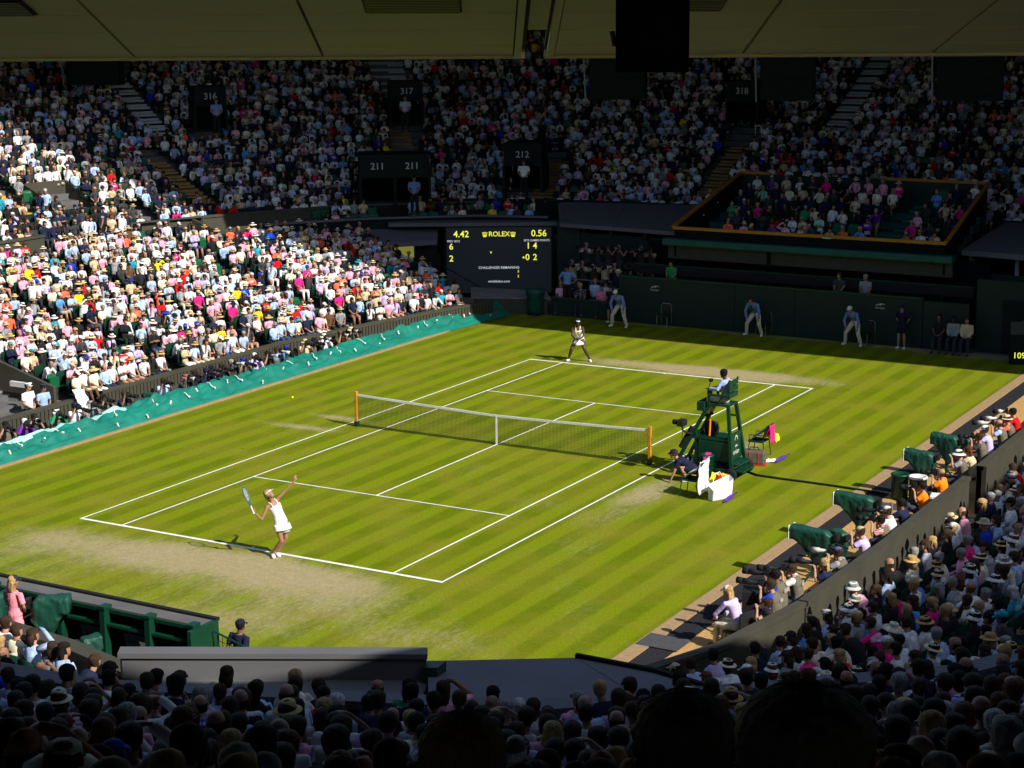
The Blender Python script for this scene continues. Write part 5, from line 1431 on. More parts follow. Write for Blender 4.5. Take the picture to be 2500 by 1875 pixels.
figure('ball_kid', 'ball kid in navy cap crouching by the net post, hand on grass', dict(pel=(.20, 0, .36), wai=(.05, 0, .47), che=(-.11, 0, .57), shL=(-.21, -.165, .60), shR=(-.21, .165, .60), hea=(-.34, 0, .77), face=(-1, 0, -.05), elL=(-.32, -.20, .35), wrL=(-.41, -.18, .12), haL=(-.43, -.18, .04), palmL=(0, 0, -1), curlL=(.2, 0, 0), elR=(-.26, .2, .36), wrR=(-.36, .15, .28), haR=(-.42, .12, .26), hiL=(.18, -.09, .34), hiR=(.18, .09, .34), knL=(-.15, -.13, .42), anL=(.03, -.13, .09), toL=(-.12, -.13, .035), knR=(-.03, .13, .10), anR=(.34, .12, .10), toR=(.42, .12, .03)),
       (6.66, -1.12, 0), YAW, 'person', False, ('short', NAVY, 'tint_cloth'), ('shorts', NAVY, 'tint_cloth'), 'light', ('short', 'brown'), ('cap', NAVY), False, WHITE, voxel=.011, group=BK)
figure('ball_kid', 'ball kid in navy cap kneeling behind the umpire chair', dict(pel=(.20, 0, .36), wai=(.08, 0, .52), che=(-.02, 0, .68), shL=(-.09, -.165, .75), shR=(-.09, .165, .75), hea=(-.16, 0, .95), face=(-1, 0, -.05), elL=(-.2, -.22, .50), wrL=(-.33, -.12, .42), haL=(-.4, -.08, .40), elR=(-.2, .22, .50), wrR=(-.33, .12, .42), haR=(-.4, .08, .4), hiL=(.18, -.09, .34), hiR=(.18, .09, .34), knL=(-.15, -.13, .42), anL=(.03, -.13, .09), toL=(-.12, -.13, .035), knR=(-.03, .13, .10), anR=(.34, .12, .10), toR=(.42, .12, .03)),
       (6.55, 1.25, 0), R_(10), 'person', False, ('short', NAVY, 'tint_cloth'), ('shorts', NAVY, 'tint_cloth'), 'light', ('short', 'brown'), ('cap', NAVY), False, WHITE, detail=False, voxel=.016, group=BK)
figure('ball_kid', 'ball girl in navy standing upright right of the last line judge', stand('back'), (5.85, 20.1, 0), R_(178), 'person', True, ('short', NAVY, 'tint_cloth'), ('shorts', NAVY, 'tint_cloth'), 'light', ('short', 'brown'), ('cap', NAVY), False, WHITE, detail=False, voxel=.016, group=BK, scale=.94)
figure('ball_kid', 'ball kid in navy standing behind the bending white-capped line judge', stand('back'), (-6.3, 20.05, 0), R_(180), 'person', True, ('short', NAVY, 'tint_cloth'), ('shorts', NAVY, 'tint_cloth'), 'light', ('short', 'brown'), ('cap', NAVY), False, WHITE, detail=False, voxel=.016, group=BK, scale=.88)
figure('ball_kid', 'ball boy in navy cap standing by the mesh screen at near baseline', stand('back'), (5.95, -19.78, 0), R_(-8), 'person', False, ('short', NAVY, 'tint_cloth'), ('shorts', NAVY, 'tint_cloth'), 'brown', ('short', 'black'), ('cap', NAVY), False, WHITE, voxel=.012, group=BK, scale=.93)
figure('security_guard', 'guard in pale blue short-sleeved shirt, hands on hips by the scoreboard', stand('hips'), (-8.75, 20.9, .3), R_(185), 'person', False, ('short', lin(110, 150, 200), 'tint_cloth'), ('trousers', (.015, .016, .02), 'tint_cloth'), 'tan', ('short', 'black'), ('peaked', (.02, .02, .025)), True, (.02, .02, .02), detail=False, voxel=.016, scale=1.02)
figure('steward', 'steward in dark suit and straw panama at the left end of green wall', stand('front'), (-6.4, 20.95, .3), R_(180), 'person', False, ('long', (.015, .016, .03), 'tint_cloth'), ('trousers', (.015, .016, .02), 'tint_cloth'), 'light', ('short', 'grey'), ('panama', lin(214, 200, 160)), True, (.02, .02, .02), detail=False, voxel=.016)
figure('guard', 'guard in white shirt and peaked cap in the left gangway mouth', stand('front'), (-13.75, -5.15, -.27), R_(-85), 'person', False, ('short', WHITE, 'tint_cloth'), ('trousers', (.015, .016, .02), 'tint_cloth'), 'light', ('short', 'brown'), ('peaked', (.7, .7, .7)), False, (.02, .02, .02), detail=False, voxel=.016)
figure('guard', 'guard in pale blue blouse and grey skirt in the left gangway mouth', stand('front'), (-13.5, -4.75, -.27), R_(-95), 'person', True, ('short', lin(150, 175, 220), 'tint_cloth'), ('trousers', lin(72, 80, 105), 'tint_cloth'), 'tan', ('bun', 'brown'), ('peaked', (.03, .035, .06)), False, (.02, .02, .02), detail=False, voxel=.016, scale=.95)
figure('guard', 'guard in white shirt and peaked cap before gangway 212', stand('front'), (-14.3, 27.1, 4.0), R_(200), 'person', False, ('short', WHITE, 'tint_cloth'), ('trousers', (.015, .016, .02), 'tint_cloth'), 'tan', ('short', 'black'), ('peaked', (.06, .05, .05)), False, (.02, .02, .02), detail=False, voxel=.018)
figure('guard', 'guard in pale blue shirt standing before gangway 211', stand('front'), (-17.6, 23.0, 3.5), R_(205), 'person', False, ('short', lin(100, 130, 185), 'tint_cloth'), ('trousers', (.015, .016, .02), 'tint_cloth'), 'tan', ('short', 'black'), ('peaked', (.02, .02, .03)), False, (.02, .02, .02), detail=False, voxel=.018)
figure('steward', 'steward in pale shirt standing before gangway 317', stand('front'), (-22.3, 29.6, 6.6), R_(205), 'person', False, ('short', lin(190, 185, 200), 'tint_cloth'), ('trousers', (.015, .016, .02), 'tint_cloth'), 'light', ('short', 'brown'), None, False, (.02, .02, .02), detail=False, voxel=.018)
figure('steward', 'steward in blue shirt standing before gangway 316', stand('front'), (-28.3, 22.6, 6.7), R_(225), 'person', False, ('short', lin(120, 140, 190), 'tint_cloth'), ('trousers', (.015, .016, .02), 'tint_cloth'), 'light', ('short', 'brown'), None, False, (.02, .02, .02), detail=False, voxel=.018)
figure('steward', 'steward in dark suit and white panama in the upper left gangway', stand('front'), (-24.2, 13.1, 1.9), R_(-80), 'person', False, ('long', (.015, .016, .03), 'tint_cloth'), ('trousers', (.015, .016, .02), 'tint_cloth'), 'light', ('short', 'grey'), ('panama', lin(225, 215, 190)), True, (.02, .02, .02), detail=False, voxel=.018)
# folding chair of the line judges
for i, (x, y, lb) in enumerate(((-4.0, 20.25, 'black chair with bent metal frame left of the first emblem'), (.25, 20.32, 'black metal-framed chair behind the bareheaded line judge'), (4.45, 20.25, 'black metal-framed chair behind the flat-capped line judge'))):
    c = thing('folding_chair', lb, 'chair', (x, y, 0), R_(180 - 12 * i), 'line judges chairs')
    MB().box((0, .0, .45), (.46, .42, .04)).build('seat', 'black_plastic', c)
    MB().tube([(-.22, -.22, .10), (-.23, -.20, .80), (-.16, -.22, .90), (.16, -.22, .90), (.23, -.20, .80), (.22, -.22, .10)], .013).build('back_frame', 'metal', c)
    for s in (-1, 1): MB().tube([(s * .22, .20, .45), (s * .23, .24, .02), (s * .23, -.28, .02)], .013).build('leg', 'metal', c)
    MB().box((0, -.215, .74), (.40, .02, .22)).build('backrest', 'black_plastic', c)

# ---------------------------------------------------------------- television cameras under green covers
def covered_camera(label, x, y, rz, h=1.35, L=1.0, seed=1, hood=True, scale=1.0, group='covered television cameras of the right pit'):
    c = thing('television_camera', label, 'camera', (x, y, 0), rz, group)      # looks along local +Y
    rings = []
    NR, NK = 26, 44
    for i in range(NR + 1):
        t = i / NR                                   # 0 at the lens, 1 at the back
        yc = L * (.56 - 1.02 * t)
        top = h + .20 - .05 * t - (.16 * max(0, t - .82) / .18)
        drop = .40 + .62 * math.sin(min(1, max(0, (t - .06) / .62)) * math.pi / 2) ** 2
        if t > .66: drop *= 1 - .62 * (t - .66) / .34
        w_ = .205 - .035 * t - (.12 * max(0, t - .86) / .14)
        rg = []
        for k in range(NK):
            a = 2 * math.pi * k / NK; ca, sa = math.cos(a), math.sin(a)
            px = math.copysign(abs(ca) ** .45, ca); pz = math.copysign(abs(sa) ** .45, sa)
            f_ = (1 - pz) / 2                         # 0 on top, 1 at the hem
            wid = w_ * (1 - .42 * f_ * min(1, t * 2.2))
            p = V((px * wid, yc, top - drop * f_))
            q = p * 5 + V((seed * 3.1, 0, 0))
            n1 = 1 - abs(mnoise.noise(q + V((0, 0, p.z * 2)))) * 2; n2 = mnoise.noise(q * 2.6)
            amp = (.014 + .040 * f_) * min(1, t * 6)
            rg.append(p + V((px * (n1 * amp + n2 * .018), n2 * .015, (n1 * .4 + n2 * .5) * .03 * min(1, t * 6))))
        rings.append(rg)
    v, f, r = loft(rings)
    me = bpy.data.meshes.new('cover'); me.from_pydata([tuple(p) for p in v], [], f); me.polygons.foreach_set('use_smooth', [True] * len(f)); me.materials.append(MATS['green_canvas'])
    inst('cover', me, c)
    if hood:
        fr = MB().box((0, L * .56, h), (.43, .03, .40)).build('lens_hood', 'white_plastic', c, bevel=.015)
        MB().box((0, L * .56 + .028, h), (.38, .01, .34)).build('lens_glass', 'glass_dark', fr)
    MB().tube([(0, 0, .25), (0, 0, h - .3)], .06, 8).build('column', 'green_paint', c)
    for k in range(3):
        a = 2.1 * k + .5; MB().tube([(0, 0, .35), (math.cos(a) * .34, math.sin(a) * .34, .0)], .03, 6).build('leg', 'green_paint', c)
    for s in (-1, 1): MB().tube([(s * .1, -L * .35, h - .15), (s * .16, -L * .75, h - .3)], .018, 6).build('pan_handle', 'black_plastic', c)
    MB().box((0, -L * .52, h + .03), (.22, .10, .18)).build('viewfinder', 'black_plastic', c)
    c.scale = (scale * .82,) * 3
    return c
covered_camera('green covered camera with white-rimmed hood just below the walkway cable', 12.75, -4.55, R_(88), 1.35, 1.25, 1)
covered_camera('largest green covered camera with white-rimmed hood, nearest on the right', 12.85, -7.75, R_(86), 1.35, 1.25, 2)
covered_camera('green covered camera behind the man in the pale cap, nearest pair', 13.2, -6.95, R_(60), 1.3, .6, 3, False, .85)
covered_camera('green covered camera with drooping cover beside the pale stone paving gap', 12.8, .35, R_(85), 1.35, 1.0, 4)
covered_camera('green covered camera farthest up the right pit', 12.85, 2.45, R_(84), 1.35, .95, 5, False)
covered_camera('small green covered camera beside the farthest one', 13.2, 3.1, R_(70), 1.35, .6, 6, False, .85)
PG = 'covered cameras of the near pit'
covered_camera('green covered camera with white hood at the left picture edge', 1.02, -21.0, R_(-40), 1.95, .85, 7, True, 1.0, PG)
covered_camera('tall green covered camera beside the woman in pink', 2.55, -21.25, R_(-60), 2.0, .8, 8, False, 1.12, PG)
covered_camera('low green covered camera crumpled before the shelf', 3.75, -21.5, R_(-30), 1.66, .5, 9, False, .98, PG)
covered_camera('green covered camera low by the sunlit left gangway', -12.45, -1.1, R_(-80), .62, .6, 10, False, .8, PG)
FG = 'covered cameras on the far wall'
covered_camera('green covered camera at the left end of the far wall', -4.5, 21.1, R_(180), 2.2, .5, 11, False, .9, FG)
covered_camera('small covered camera on a stand behind the far wall middle', .55, 21.2, R_(180), 2.3, .4, 12, False, .8, FG)
covered_camera('covered camera behind the second emblem on the far wall', 2.6, 21.0, R_(180), 2.0, .45, 13, False, .9, FG)
for x, y, lb, m in ((12.35, -.05, 'dark green closed drum bin on the right walkway', 0), (12.85, -.1, 'green drum bin with a white open rim on the right walkway', 1)):
    t = thing('drum_bin', lb, 'bin', (x, y, 0), 0, 'drum bins on the right walkway')
    MB().lathe([(.20, 0), (.22, .04), (.23, .62), (.24, .63)], n=20).build('body', 'green_paint', t, True)
    MB().lathe([(.245, .62), (.25, .66), (.235, .68), (.20, .675), (.19, .64)], n=20).build('rim', 'white_plastic' if m else 'green_paint', t, True)
cl = thing('cool_box', 'blue and white cool box against the right barrier', 'cool box', (13.75, -1.05, 0), R_(10))
MB().box((0, 0, .22), (.50, .36, .40)).build('body', 'blue_plastic', cl, bevel=.03); MB().box((0, 0, .47), (.54, .40, .10)).build('lid', 'white_plastic', cl, bevel=.03)
eb = thing('equipment_case', 'black equipment case with an orange sticker beside the walkway', 'case', (12.75, -10.95, 0), R_(20))
MB().box((0, 0, .42), (.55, .95, .82)).build('body', 'black_plastic', eb, bevel=.02); MB().box((-.1, .15, .835), (.20, .12, .01)).build('sticker', 'orange', eb)
for x, z in ((-.28, .6), (-.28, .2)): MB().box((x, 0, z), (.012, .9, .02)).build('trim', 'metal', eb)
ct = thing('covered_bin', 'bin shrouded in a dark green cover below the scoreboard', 'bin', (-9.95, 20.3, 0))
b = MB(); b.lathe([(.30, 0), (.34, .3), (.36, .8), (.42, .92), (.40, 1.08), (.12, 1.16)], n=16); b.build('cover', 'green_canvas', ct, True)
MB().box((0, 0, .04), (.5, .5, .08)).build('base', 'black_gap', ct)
# ================================================================== SHARED SPECTATOR MESHES
PAL = dict(white=(.72, .72, .73), cream=lin(236, 224, 196), paleblue=lin(172, 196, 232), skyblue=lin(90, 150, 214), navy=(.014, .018, .05), black=(.016, .016, .018), grey=lin(140, 142, 146), charcoal=(.045, .045, .05), pink=lin(238, 168, 190), hotpink=lin(228, 40, 130), red=lin(206, 24, 28), coral=lin(238, 110, 80), yellow=lin(244, 214, 40), lilac=lin(196, 178, 222), purple=lin(110, 50, 150), green=lin(40, 140, 90), teal=lin(40, 150, 170), beige=lin(204, 182, 146), brown=lin(100, 70, 48), royal=lin(30, 60, 180), orange=lin(244, 130, 20), mint=lin(150, 224, 200))
CNAME = dict(paleblue='pale blue', skyblue='sky blue', hotpink='hot pink', royal='royal blue')
cname = lambda c: CNAME.get(c, c)
SP = []
for i, kw in enumerate(POSES):
    for fem in (False, True):
        J = seated(**kw); F = Fig(J, fem, 12)
        F = Fig(J, fem, 12, .94 if fem else 1.04)
        bp = [F.torso(), F.neck(), F.head(n=14)] + F.features()
        for s in 'LR': bp += [F.arm(s), F.leg(s), F.foot(s)] + F.hand(s, False)
        d = dict(F=F, fem=fem, kw=kw, hm=head_mtx(F), body=fused('body', bp, 'tint_skin', .019, 2))
        for sl in ('short', 'long', 'none'):
            p = [F.torso(.014, -.02)] + ([F.arm(s, sl, .013) for s in 'LR'] if sl != 'none' else [])
            d[sl] = fused('shirt', p, 'tint_cloth', .021, 3)
        d['vest'] = fused('vest', [F.torso(.026, .06)], 'tint_cloth', .021, 3)
        J2 = F.J
        d['bottom'] = fused('trousers', [limb([J2['pel'] - V((0, 0, .08)), J2['pel'], mid(J2['pel'], J2['wai'], .6)], [.14, .172, .160], 12, 0, .78, (1, 0, 0))] + [F.leg(s, 'trousers', .010) for s in 'LR'], 'tint_cloth', .022, 3)
        d['shoes'] = fused('shoes', [F.foot(s, .010) for s in 'LR'], 'tint_cloth', .02, 2)
        SP.append(d)
# variants of the shirt meshes with patterned cloth
def pattern_mesh(me, m):
    k = (me.name, m)
    if k not in PCACHE:
        c = me.copy(); c.materials.clear(); c.materials.append(MATS[m]); PCACHE[k] = c
    return PCACHE[k]
PCACHE = {}
def person(d, label, loc, rz, at, name='spectator', group=None, cat='person', scale=1.0):
    b = inst(name, d['body'], None, at['skin'])
    tag(b, label, cat, group); b.location = loc; b.rotation_euler = (0, 0, rz); b.scale = (scale,) * 3
    me = d[at['sleeve']]
    if at.get('pattern'): me = pattern_mesh(me, 'tint_' + at['pattern'])
    inst('shirt', me, b, PAL[at['top']] if isinstance(at['top'], str) else at['top'])
    inst('trousers', d['bottom'], b, at['bottom'])
    if at.get('full'): inst('shoes', d['shoes'], b, (.03, .03, .03))
    if at['hair']: inst('hair', HAIR[at['hair'][0]], b, HAIRC[at['hair'][1]], d['hm'])
    if at['hat']:
        h = inst('hat', HATS[at['hat'][0]], b, at['hat'][1], d['hm'])
        if at['hat'][0] == 'panama': inst('hat_band', BAND, h)
    if at.get('glasses'): inst('sunglasses', GLASS, b, None, d['hm'])
    else: inst('eyes', EYES, b, None, d['hm'])
    return b
STRAW = [lin(222, 204, 158), lin(206, 178, 120), lin(232, 222, 196), lin(196, 160, 100)]
HATW = (.76, .76, .74)
ZW = dict(
    low=dict(white=33, paleblue=14, pink=13, cream=10, navy=5.5, black=5, grey=8, red=2.2, coral=3, yellow=1, lilac=5, beige=6, teal=.7, hotpink=1.6, royal=.8, green=.3, brown=2, charcoal=2),
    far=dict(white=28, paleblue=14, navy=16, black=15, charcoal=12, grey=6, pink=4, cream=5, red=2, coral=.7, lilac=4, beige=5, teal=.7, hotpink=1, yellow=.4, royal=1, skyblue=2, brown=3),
    near=dict(white=20, paleblue=20, navy=13, skyblue=6, lilac=7, grey=7, black=9, pink=5, cream=4, teal=2, charcoal=4, red=2, hotpink=1, green=1, royal=4),
    right=dict(white=26, paleblue=17, navy=10, skyblue=5, lilac=7, grey=6, black=7, pink=5, cream=4, teal=2, charcoal=3, red=3, hotpink=2, green=1, royal=4),
    box=dict(navy=20, black=18, charcoal=12, cream=8, white=8, beige=10, pink=5, hotpink=4, red=4, coral=4, skyblue=3, mint=3, green=2, purple=3))
def pick(rr, wts):
    ks = list(wts); return rr.choices(ks, [wts[k] for k in ks])[0]
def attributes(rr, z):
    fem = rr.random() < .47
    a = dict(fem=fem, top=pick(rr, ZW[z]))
    a['skin'] = SKIN[rr.choices(['light', 'pink', 'tan', 'brown', 'dark'], [46, 26, 18, 6, 4])[0]]
    if fem: hk = rr.choices(['long', 'bob', 'pony', 'bun', 'short'], [38, 26, 12, 8, 16])[0]; hc = rr.choices(['brown', 'blonde', 'black', 'auburn', 'grey', 'white'], [34, 28, 14, 8, 12, 4])[0]
    else: hk = rr.choices(['short', 'bald'], [82, 18])[0]; hc = rr.choices(['brown', 'black', 'grey', 'white', 'blonde', 'auburn'], [36, 24, 24, 9, 5, 2])[0]
    if z == 'near' and hc in ('blonde', 'grey', 'white') and rr.random() < .6: hc = rr.choice(['brown', 'black', 'brown'])
    a['hair'] = (hk, hc)
    ph = dict(low=.55, far=.07, near=.05, right=.34, box=.04)[z]
    a['hat'] = None
    if rr.random() < ph:
        k = rr.choices(['panama', 'sunhat', 'cap', 'bucket', 'wide'], [40, 20, 26, 10, 4])[0]
        c = rr.choice(STRAW) if k in ('panama', 'wide') or (k == 'sunhat' and rr.random() < .5) else (HATW if rr.random() < .62 else PAL[rr.choice(['navy', 'black', 'royal', 'beige', 'teal', 'grey'])])
        a['hat'] = (k, c, 'straw' if c in STRAW else ('white' if c == HATW else next((cname(n) for n, q in PAL.items() if q == c), 'dark')))
    a['glasses'] = rr.random() < .45
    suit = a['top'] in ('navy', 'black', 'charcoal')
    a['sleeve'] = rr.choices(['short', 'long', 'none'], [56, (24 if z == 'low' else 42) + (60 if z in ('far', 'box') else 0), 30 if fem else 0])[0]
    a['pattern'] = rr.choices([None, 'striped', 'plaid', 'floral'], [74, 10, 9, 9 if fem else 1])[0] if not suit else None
    a['bottom'] = rr.choices([(.03, .035, .05), lin(190, 176, 146), (.05, .08, .16), (.02, .02, .02), lin(225, 220, 210), a['skin']], [26, 24, 18, 14, 10, 8])[0]
    return a
ORD = ['front', 'second', 'third', 'fourth', 'fifth', 'sixth', 'seventh', 'eighth', 'ninth', 'tenth'] + [str(i) + 'th' for i in range(11, 30)]
def describe(a):
    sexw = 'woman' if a['fem'] else 'man'
    hat = dict(panama='panama hat', sunhat='brimmed sunhat', cap='cap', bucket='bucket hat', wide='wide-brimmed hat', peaked='peaked cap')
    if a['hat']: h = a['hat'][2] + ' ' + hat[a['hat'][0]]
    elif a['hair']: h = 'balding ' + a['hair'][1] + ' hair' if a['hair'][0] == 'bald' else dict(short='short', long='long', bob='bobbed', pony='ponytailed', bun='bunned', curly='curly')[a['hair'][0]] + ' ' + a['hair'][1] + ' hair'
    else: h = 'bald head'
    pt = {None: '', 'striped': 'striped ', 'plaid': 'checked ', 'floral': 'floral '}[a.get('pattern')]
    return f"{sexw}, {h}, {pt}{cname(a['top'])} {'sleeveless top' if a['sleeve'] == 'none' else 'shirt'}"

# ---------------------------------------------------------------- photographers and their cameras
CAMS = []
for wht in (0, 1):
    for big in (0, 1):
        L = .42 if big else .24
        bd = MB().box((0, 0, 0), (.16, .09, .13)).box((0, -.01, .085), (.07, .07, .05)).box((.07, .03, -.01), (.04, .05, .11)).mesh('body', 'black_plastic')
        mt = Matrix.Rotation(R_(-90), 4, 'X')
        ln = MB().lathe([(.035, .04), (.042, .08), (.045, L * .55), (.062, L * .62), (.064, L)], n=14, mtx=mt).mesh('lens', 'lens_white' if wht else 'black_plastic', True)
        hd = MB().lathe([(.066, L), (.070, L + .14), (.060, L + .14), (.058, L + .02)], n=14, mtx=mt).mesh('lens_hood', 'black_rubber', True)
        CAMS.append((bd, ln, hd, wht, big))
PHOTO = []
PJ = []
for q, (kw, low) in enumerate(((dict(arms='photo'), True), (dict(arms='photo', lean=.10, yaw=.2), True), (dict(arms='photo', lean=.08), False), (dict(arms='lap', lean=.1), True))):
    J = seated(**kw)
    if low:
        for k in J:
            if k in ('face', 'up') or k[:2] in ('kn', 'an', 'to'): continue
            J[k] = (J[k][0], J[k][1], J[k][2] - .36)
        for s, e in (('L', -1), ('R', 1)):
            J['kn' + s] = (e * .20, .36, .46); J['an' + s] = (e * .15, .56, .09); J['to' + s] = (e * .17, .72, .035)
    F = Fig(J, False, 12, 1.02)
    bp = [F.torso(), F.neck(), F.head(n=14)] + F.features()
    for s in 'LR': bp += [F.arm(s), F.leg(s), F.foot(s)] + F.hand(s, True)
    d = dict(F=F, fem=False, kw=kw, hm=head_mtx(F), body=fused('body', bp, 'tint_skin', .017, 2), low=low)
    for sl in ('short', 'long', 'none'):
        d[sl] = fused('shirt', [F.torso(.014, -.02)] + ([F.arm(s, sl, .013) for s in 'LR'] if sl != 'none' else []), 'tint_cloth', .020, 3)
    d['vest'] = fused('vest', [F.torso(.026, .06)], 'tint_cloth', .020, 3)
    J2 = F.J
    d['bottom'] = fused('trousers', [limb([J2['pel'] - V((0, 0, .08)), J2['pel'], mid(J2['pel'], J2['wai'], .6)], [.14, .172, .160], 12, 0, .78, (1, 0, 0))] + [F.leg(s, 'trousers', .010) for s in 'LR'], 'tint_cloth', .022, 3)
    d['shoes'] = fused('shoes', [F.foot(s, .010) for s in 'LR'], 'tint_cloth', .02, 2)
    PHOTO.append(d)
def hold_camera(d, loc, rz, label, ci, scale=1.0, dip=0.0):
    bd, ln, hd, wht, big = CAMS[ci]
    h = d['F'].J['hea']; m = Matrix.Translation(loc) @ Matrix.Rotation(rz, 4, 'Z')
    p = m @ (h + V((0, .17, -.005)))
    c = thing('photo_camera', label, 'camera', p, rz, 'cameras held by photographers'); c.rotation_euler = (dip, 0, rz)
    inst('body', bd, c); inst('lens', ln, c); inst('lens_hood', hd, c)
    return c
def photographer(x, y, z, rz, pose, at, where, ci, vest=None, group='photographers', num=None):
    d = PHOTO[pose]
    a = dict(skin=SKIN['light'], sleeve='short', top='charcoal', bottom=(.04, .045, .06), hair=('short', 'brown'), hat=None, fem=False, glasses=False); a.update(at)
    lb = unique(describe(a).replace('man,', 'photographer,').replace('wophotographer', 'woman photographer') + ', ' + where)
    b = person(d, lb, (x, y, z), rz, a, 'photographer', group)
    if vest:
        v = inst('vest', d['vest'], b, vest)
        if num:
            J = d['F'].J
            lettering(num, .115, 'sign_white', v, ((J['che'].x, J['che'].y - .155, J['che'].z + .02), (1, 0, 0), (0, .12, 1)), 'number')
    if ci is not None and pose != 3:
        hold_camera(d, V((x, y, z)), rz, unique(('big ' if CAMS[ci][4] else 'small ') + ('white-lensed' if CAMS[ci][3] else 'black') + ' camera of ' + describe(a).split(', ')[1] + ', ' + where, 'second one'), ci, dip=rng.uniform(-.12, .05))
    return b
VEST = lin(104, 98, 84)
LP = [(-7.4, 'navy', None), (-6.75, 'purple', ('cap', HATW, 'white')), (-6.25, 'charcoal', None), (-5.3, 'green', ('bucket', HATW, 'white')), (-4.5, 'white', ('cap', PAL['navy'], 'navy')), (-3.95, 'grey', ('bucket', PAL['grey'], 'grey')), (-3.2, 'black', None), (-2.4, 'navy', None), (-.3, 'paleblue', None), (.6, 'charcoal', ('bucket', lin(150, 90, 90), 'rose')), (1.2, 'black', None), (1.7, 'navy', ('cap', PAL['navy'], 'navy')), (2.15, 'purple', ('bucket', PAL['navy'], 'navy')), (2.65, 'black', None), (3.2, 'charcoal', None), (3.75, 'grey', ('bucket', PAL['royal'], 'blue-grey')), (4.5, 'lilac', ('cap', HATW, 'white')), (5.1, 'black', None), (5.75, 'skyblue', None), (6.3, 'charcoal', ('cap', PAL['royal'], 'bright blue')), (7.5, 'beige', ('sunhat', STRAW[1], 'straw')), (8.0, 'black', None), (8.7, 'white', ('sunhat', STRAW[2], 'pale straw')), (9.6, 'brown', ('cap', PAL['brown'], 'brown')), (10.35, 'charcoal', ('bucket', STRAW[0], 'straw'))]
nb = ['by the left picture edge', 'below the dark-suited man', 'by the low gangway wall', 'before the low gangway wall', 'below the two guards', 'beside the gangway opening', 'in the gangway opening', 'by the draped white banner', 'beside the crumpled green cover', 'just right of the crumpled green cover']
for i, (y, top, hat) in enumerate(LP):
    where = nb[i] if i < len(nb) else f'{ORD[i - 10]} past the crumpled green cover'
    photographer(-12.48 + rng.uniform(-.05, .05), y, -.14, R_(-90) + rng.uniform(-.55, .1), (0, 1, 0, 1)[i % 4], dict(top=top, hat=hat, skin=SKIN[rng.choice(['light', 'tan', 'tan', 'brown'])], hair=('short', rng.choice(['black', 'brown', 'grey'])), sleeve=rng.choice(['short', 'long'])), where + ', left pit', rng.choice([0, 1, 1, 3, 2]), VEST if i % 3 == 0 else None, 'photographers in the left pit')
RPp = [(13.95, -7.45, 2, dict(top='lilac', hat=('cap', lin(180, 168, 130), 'khaki')), None, None, None, 'working the nearest big covered camera'),
       (14.0, -4.75, 2, dict(top='navy', hair=('short', 'black'), skin=SKIN['brown']), None, None, None, 'behind the covered camera below the cable'),
       (13.85, .55, 2, dict(top='grey', hat=('sunhat', HATW, 'white')), VEST, '022', None, 'behind the stone-gap camera'),
       (13.95, 1.05, 2, dict(top='beige', fem=True, hair=('long', 'auburn')), None, None, None, 'beside the white-hatted one'),
       (13.7, 3.55, 2, dict(top='lilac', hat=('cap', HATW, 'white')), None, None, None, 'working the farthest covered camera'),
       (13.8, 2.6, 2, dict(top='charcoal', hair=('short', 'brown')), VEST, None, 0, 'beside the lilac camera operator'),
       (13.85, 4.45, 2, dict(top='paleblue', hair=('bald', 'brown')), VEST, None, 3, 'far end of right pit'),
       (13.9, 5.1, 2, dict(top='coral', hat=('panama', STRAW[0], 'straw')), VEST, None, 3, 'far end of right pit'),
       (13.8, 6.1, 2, dict(top='red', hair=('short', 'black')), None, None, 2, 'at the right picture edge'),
       (13.95, -5.6, 2, dict(top='white', hat=('cap', HATW, 'white')), None, None, 1, 'between the two big covered cameras'),
       (14.05, -6.35, 2, dict(top='red', pattern='striped', hair=('short', 'black')), VEST, None, 0, 'just behind the white cap'),
       (14.05, -9.2, 2, dict(top='grey', hat=('cap', lin(90, 90, 130), 'slate')), VEST, None, 3, 'next to the big covered camera'),
       (14.05, -10.05, 2, dict(top='navy', fem=True, hair=('long', 'blonde')), None, None, 1, 'before the barrier bend'),
       (13.6, -10.75, 2, dict(top='white', hair=('short', 'brown')), VEST, '0065', 1, 'beside the black case'),
       (13.45, -11.3, 2, dict(top='charcoal', hair=('short', 'black'), skin=SKIN['brown']), VEST, '0085', 1, 'beside the black case'),
       (13.6, -11.95, 2, dict(top='royal', hair=('short', 'brown')), VEST, '086', 1, 'beside the black case'),
       (13.9, -12.75, 3, dict(top='white', hat=('cap', PAL['navy'], 'navy'), sleeve='short'), None, None, None, 'at the barrier bend'),
       (13.55, -12.2, 0, dict(top='beige', hair=('short', 'brown')), VEST, None, None, 'low at the barrier bend'),
       (13.55, -1.9, 0, dict(top='orange', hair=('short', 'black')), None, None, 0, 'by the blue cool box'),
       (13.6, -.45, 0, dict(top='orange', hair=('bald', 'brown')), None, None, 0, 'beyond the blue cool box')]
for x, y, pose, at, vest, num, ci, where in RPp:
    photographer(x, y, .0 if pose == 2 else .02, R_(90) + rng.uniform(-.1, .25), pose, at, where, ci, vest, 'photographers in the right pit', num)
for i in range(15):
    row = i % 2; x = -9.25 + i * .255
    photographer(x, 22.35 if not row else 23.2, .75 if not row else 1.4, R_(180) + rng.uniform(-.2, .4), 2, dict(top=rng.choice(['charcoal', 'black', 'grey', 'beige', 'navy', 'white']), hair=(rng.choice(['short', 'bald']), rng.choice(['brown', 'grey', 'black'])), skin=SKIN[rng.choice(['light', 'tan', 'pink'])], full=1),
                 f'{ORD[i // 2]} along the {"upper" if row else "lower"} step of the photo stand', rng.choice([0, 1, 1, 3]), lin(60, 56, 50) if i % 3 else None, 'photographers on the stand by the scoreboard')
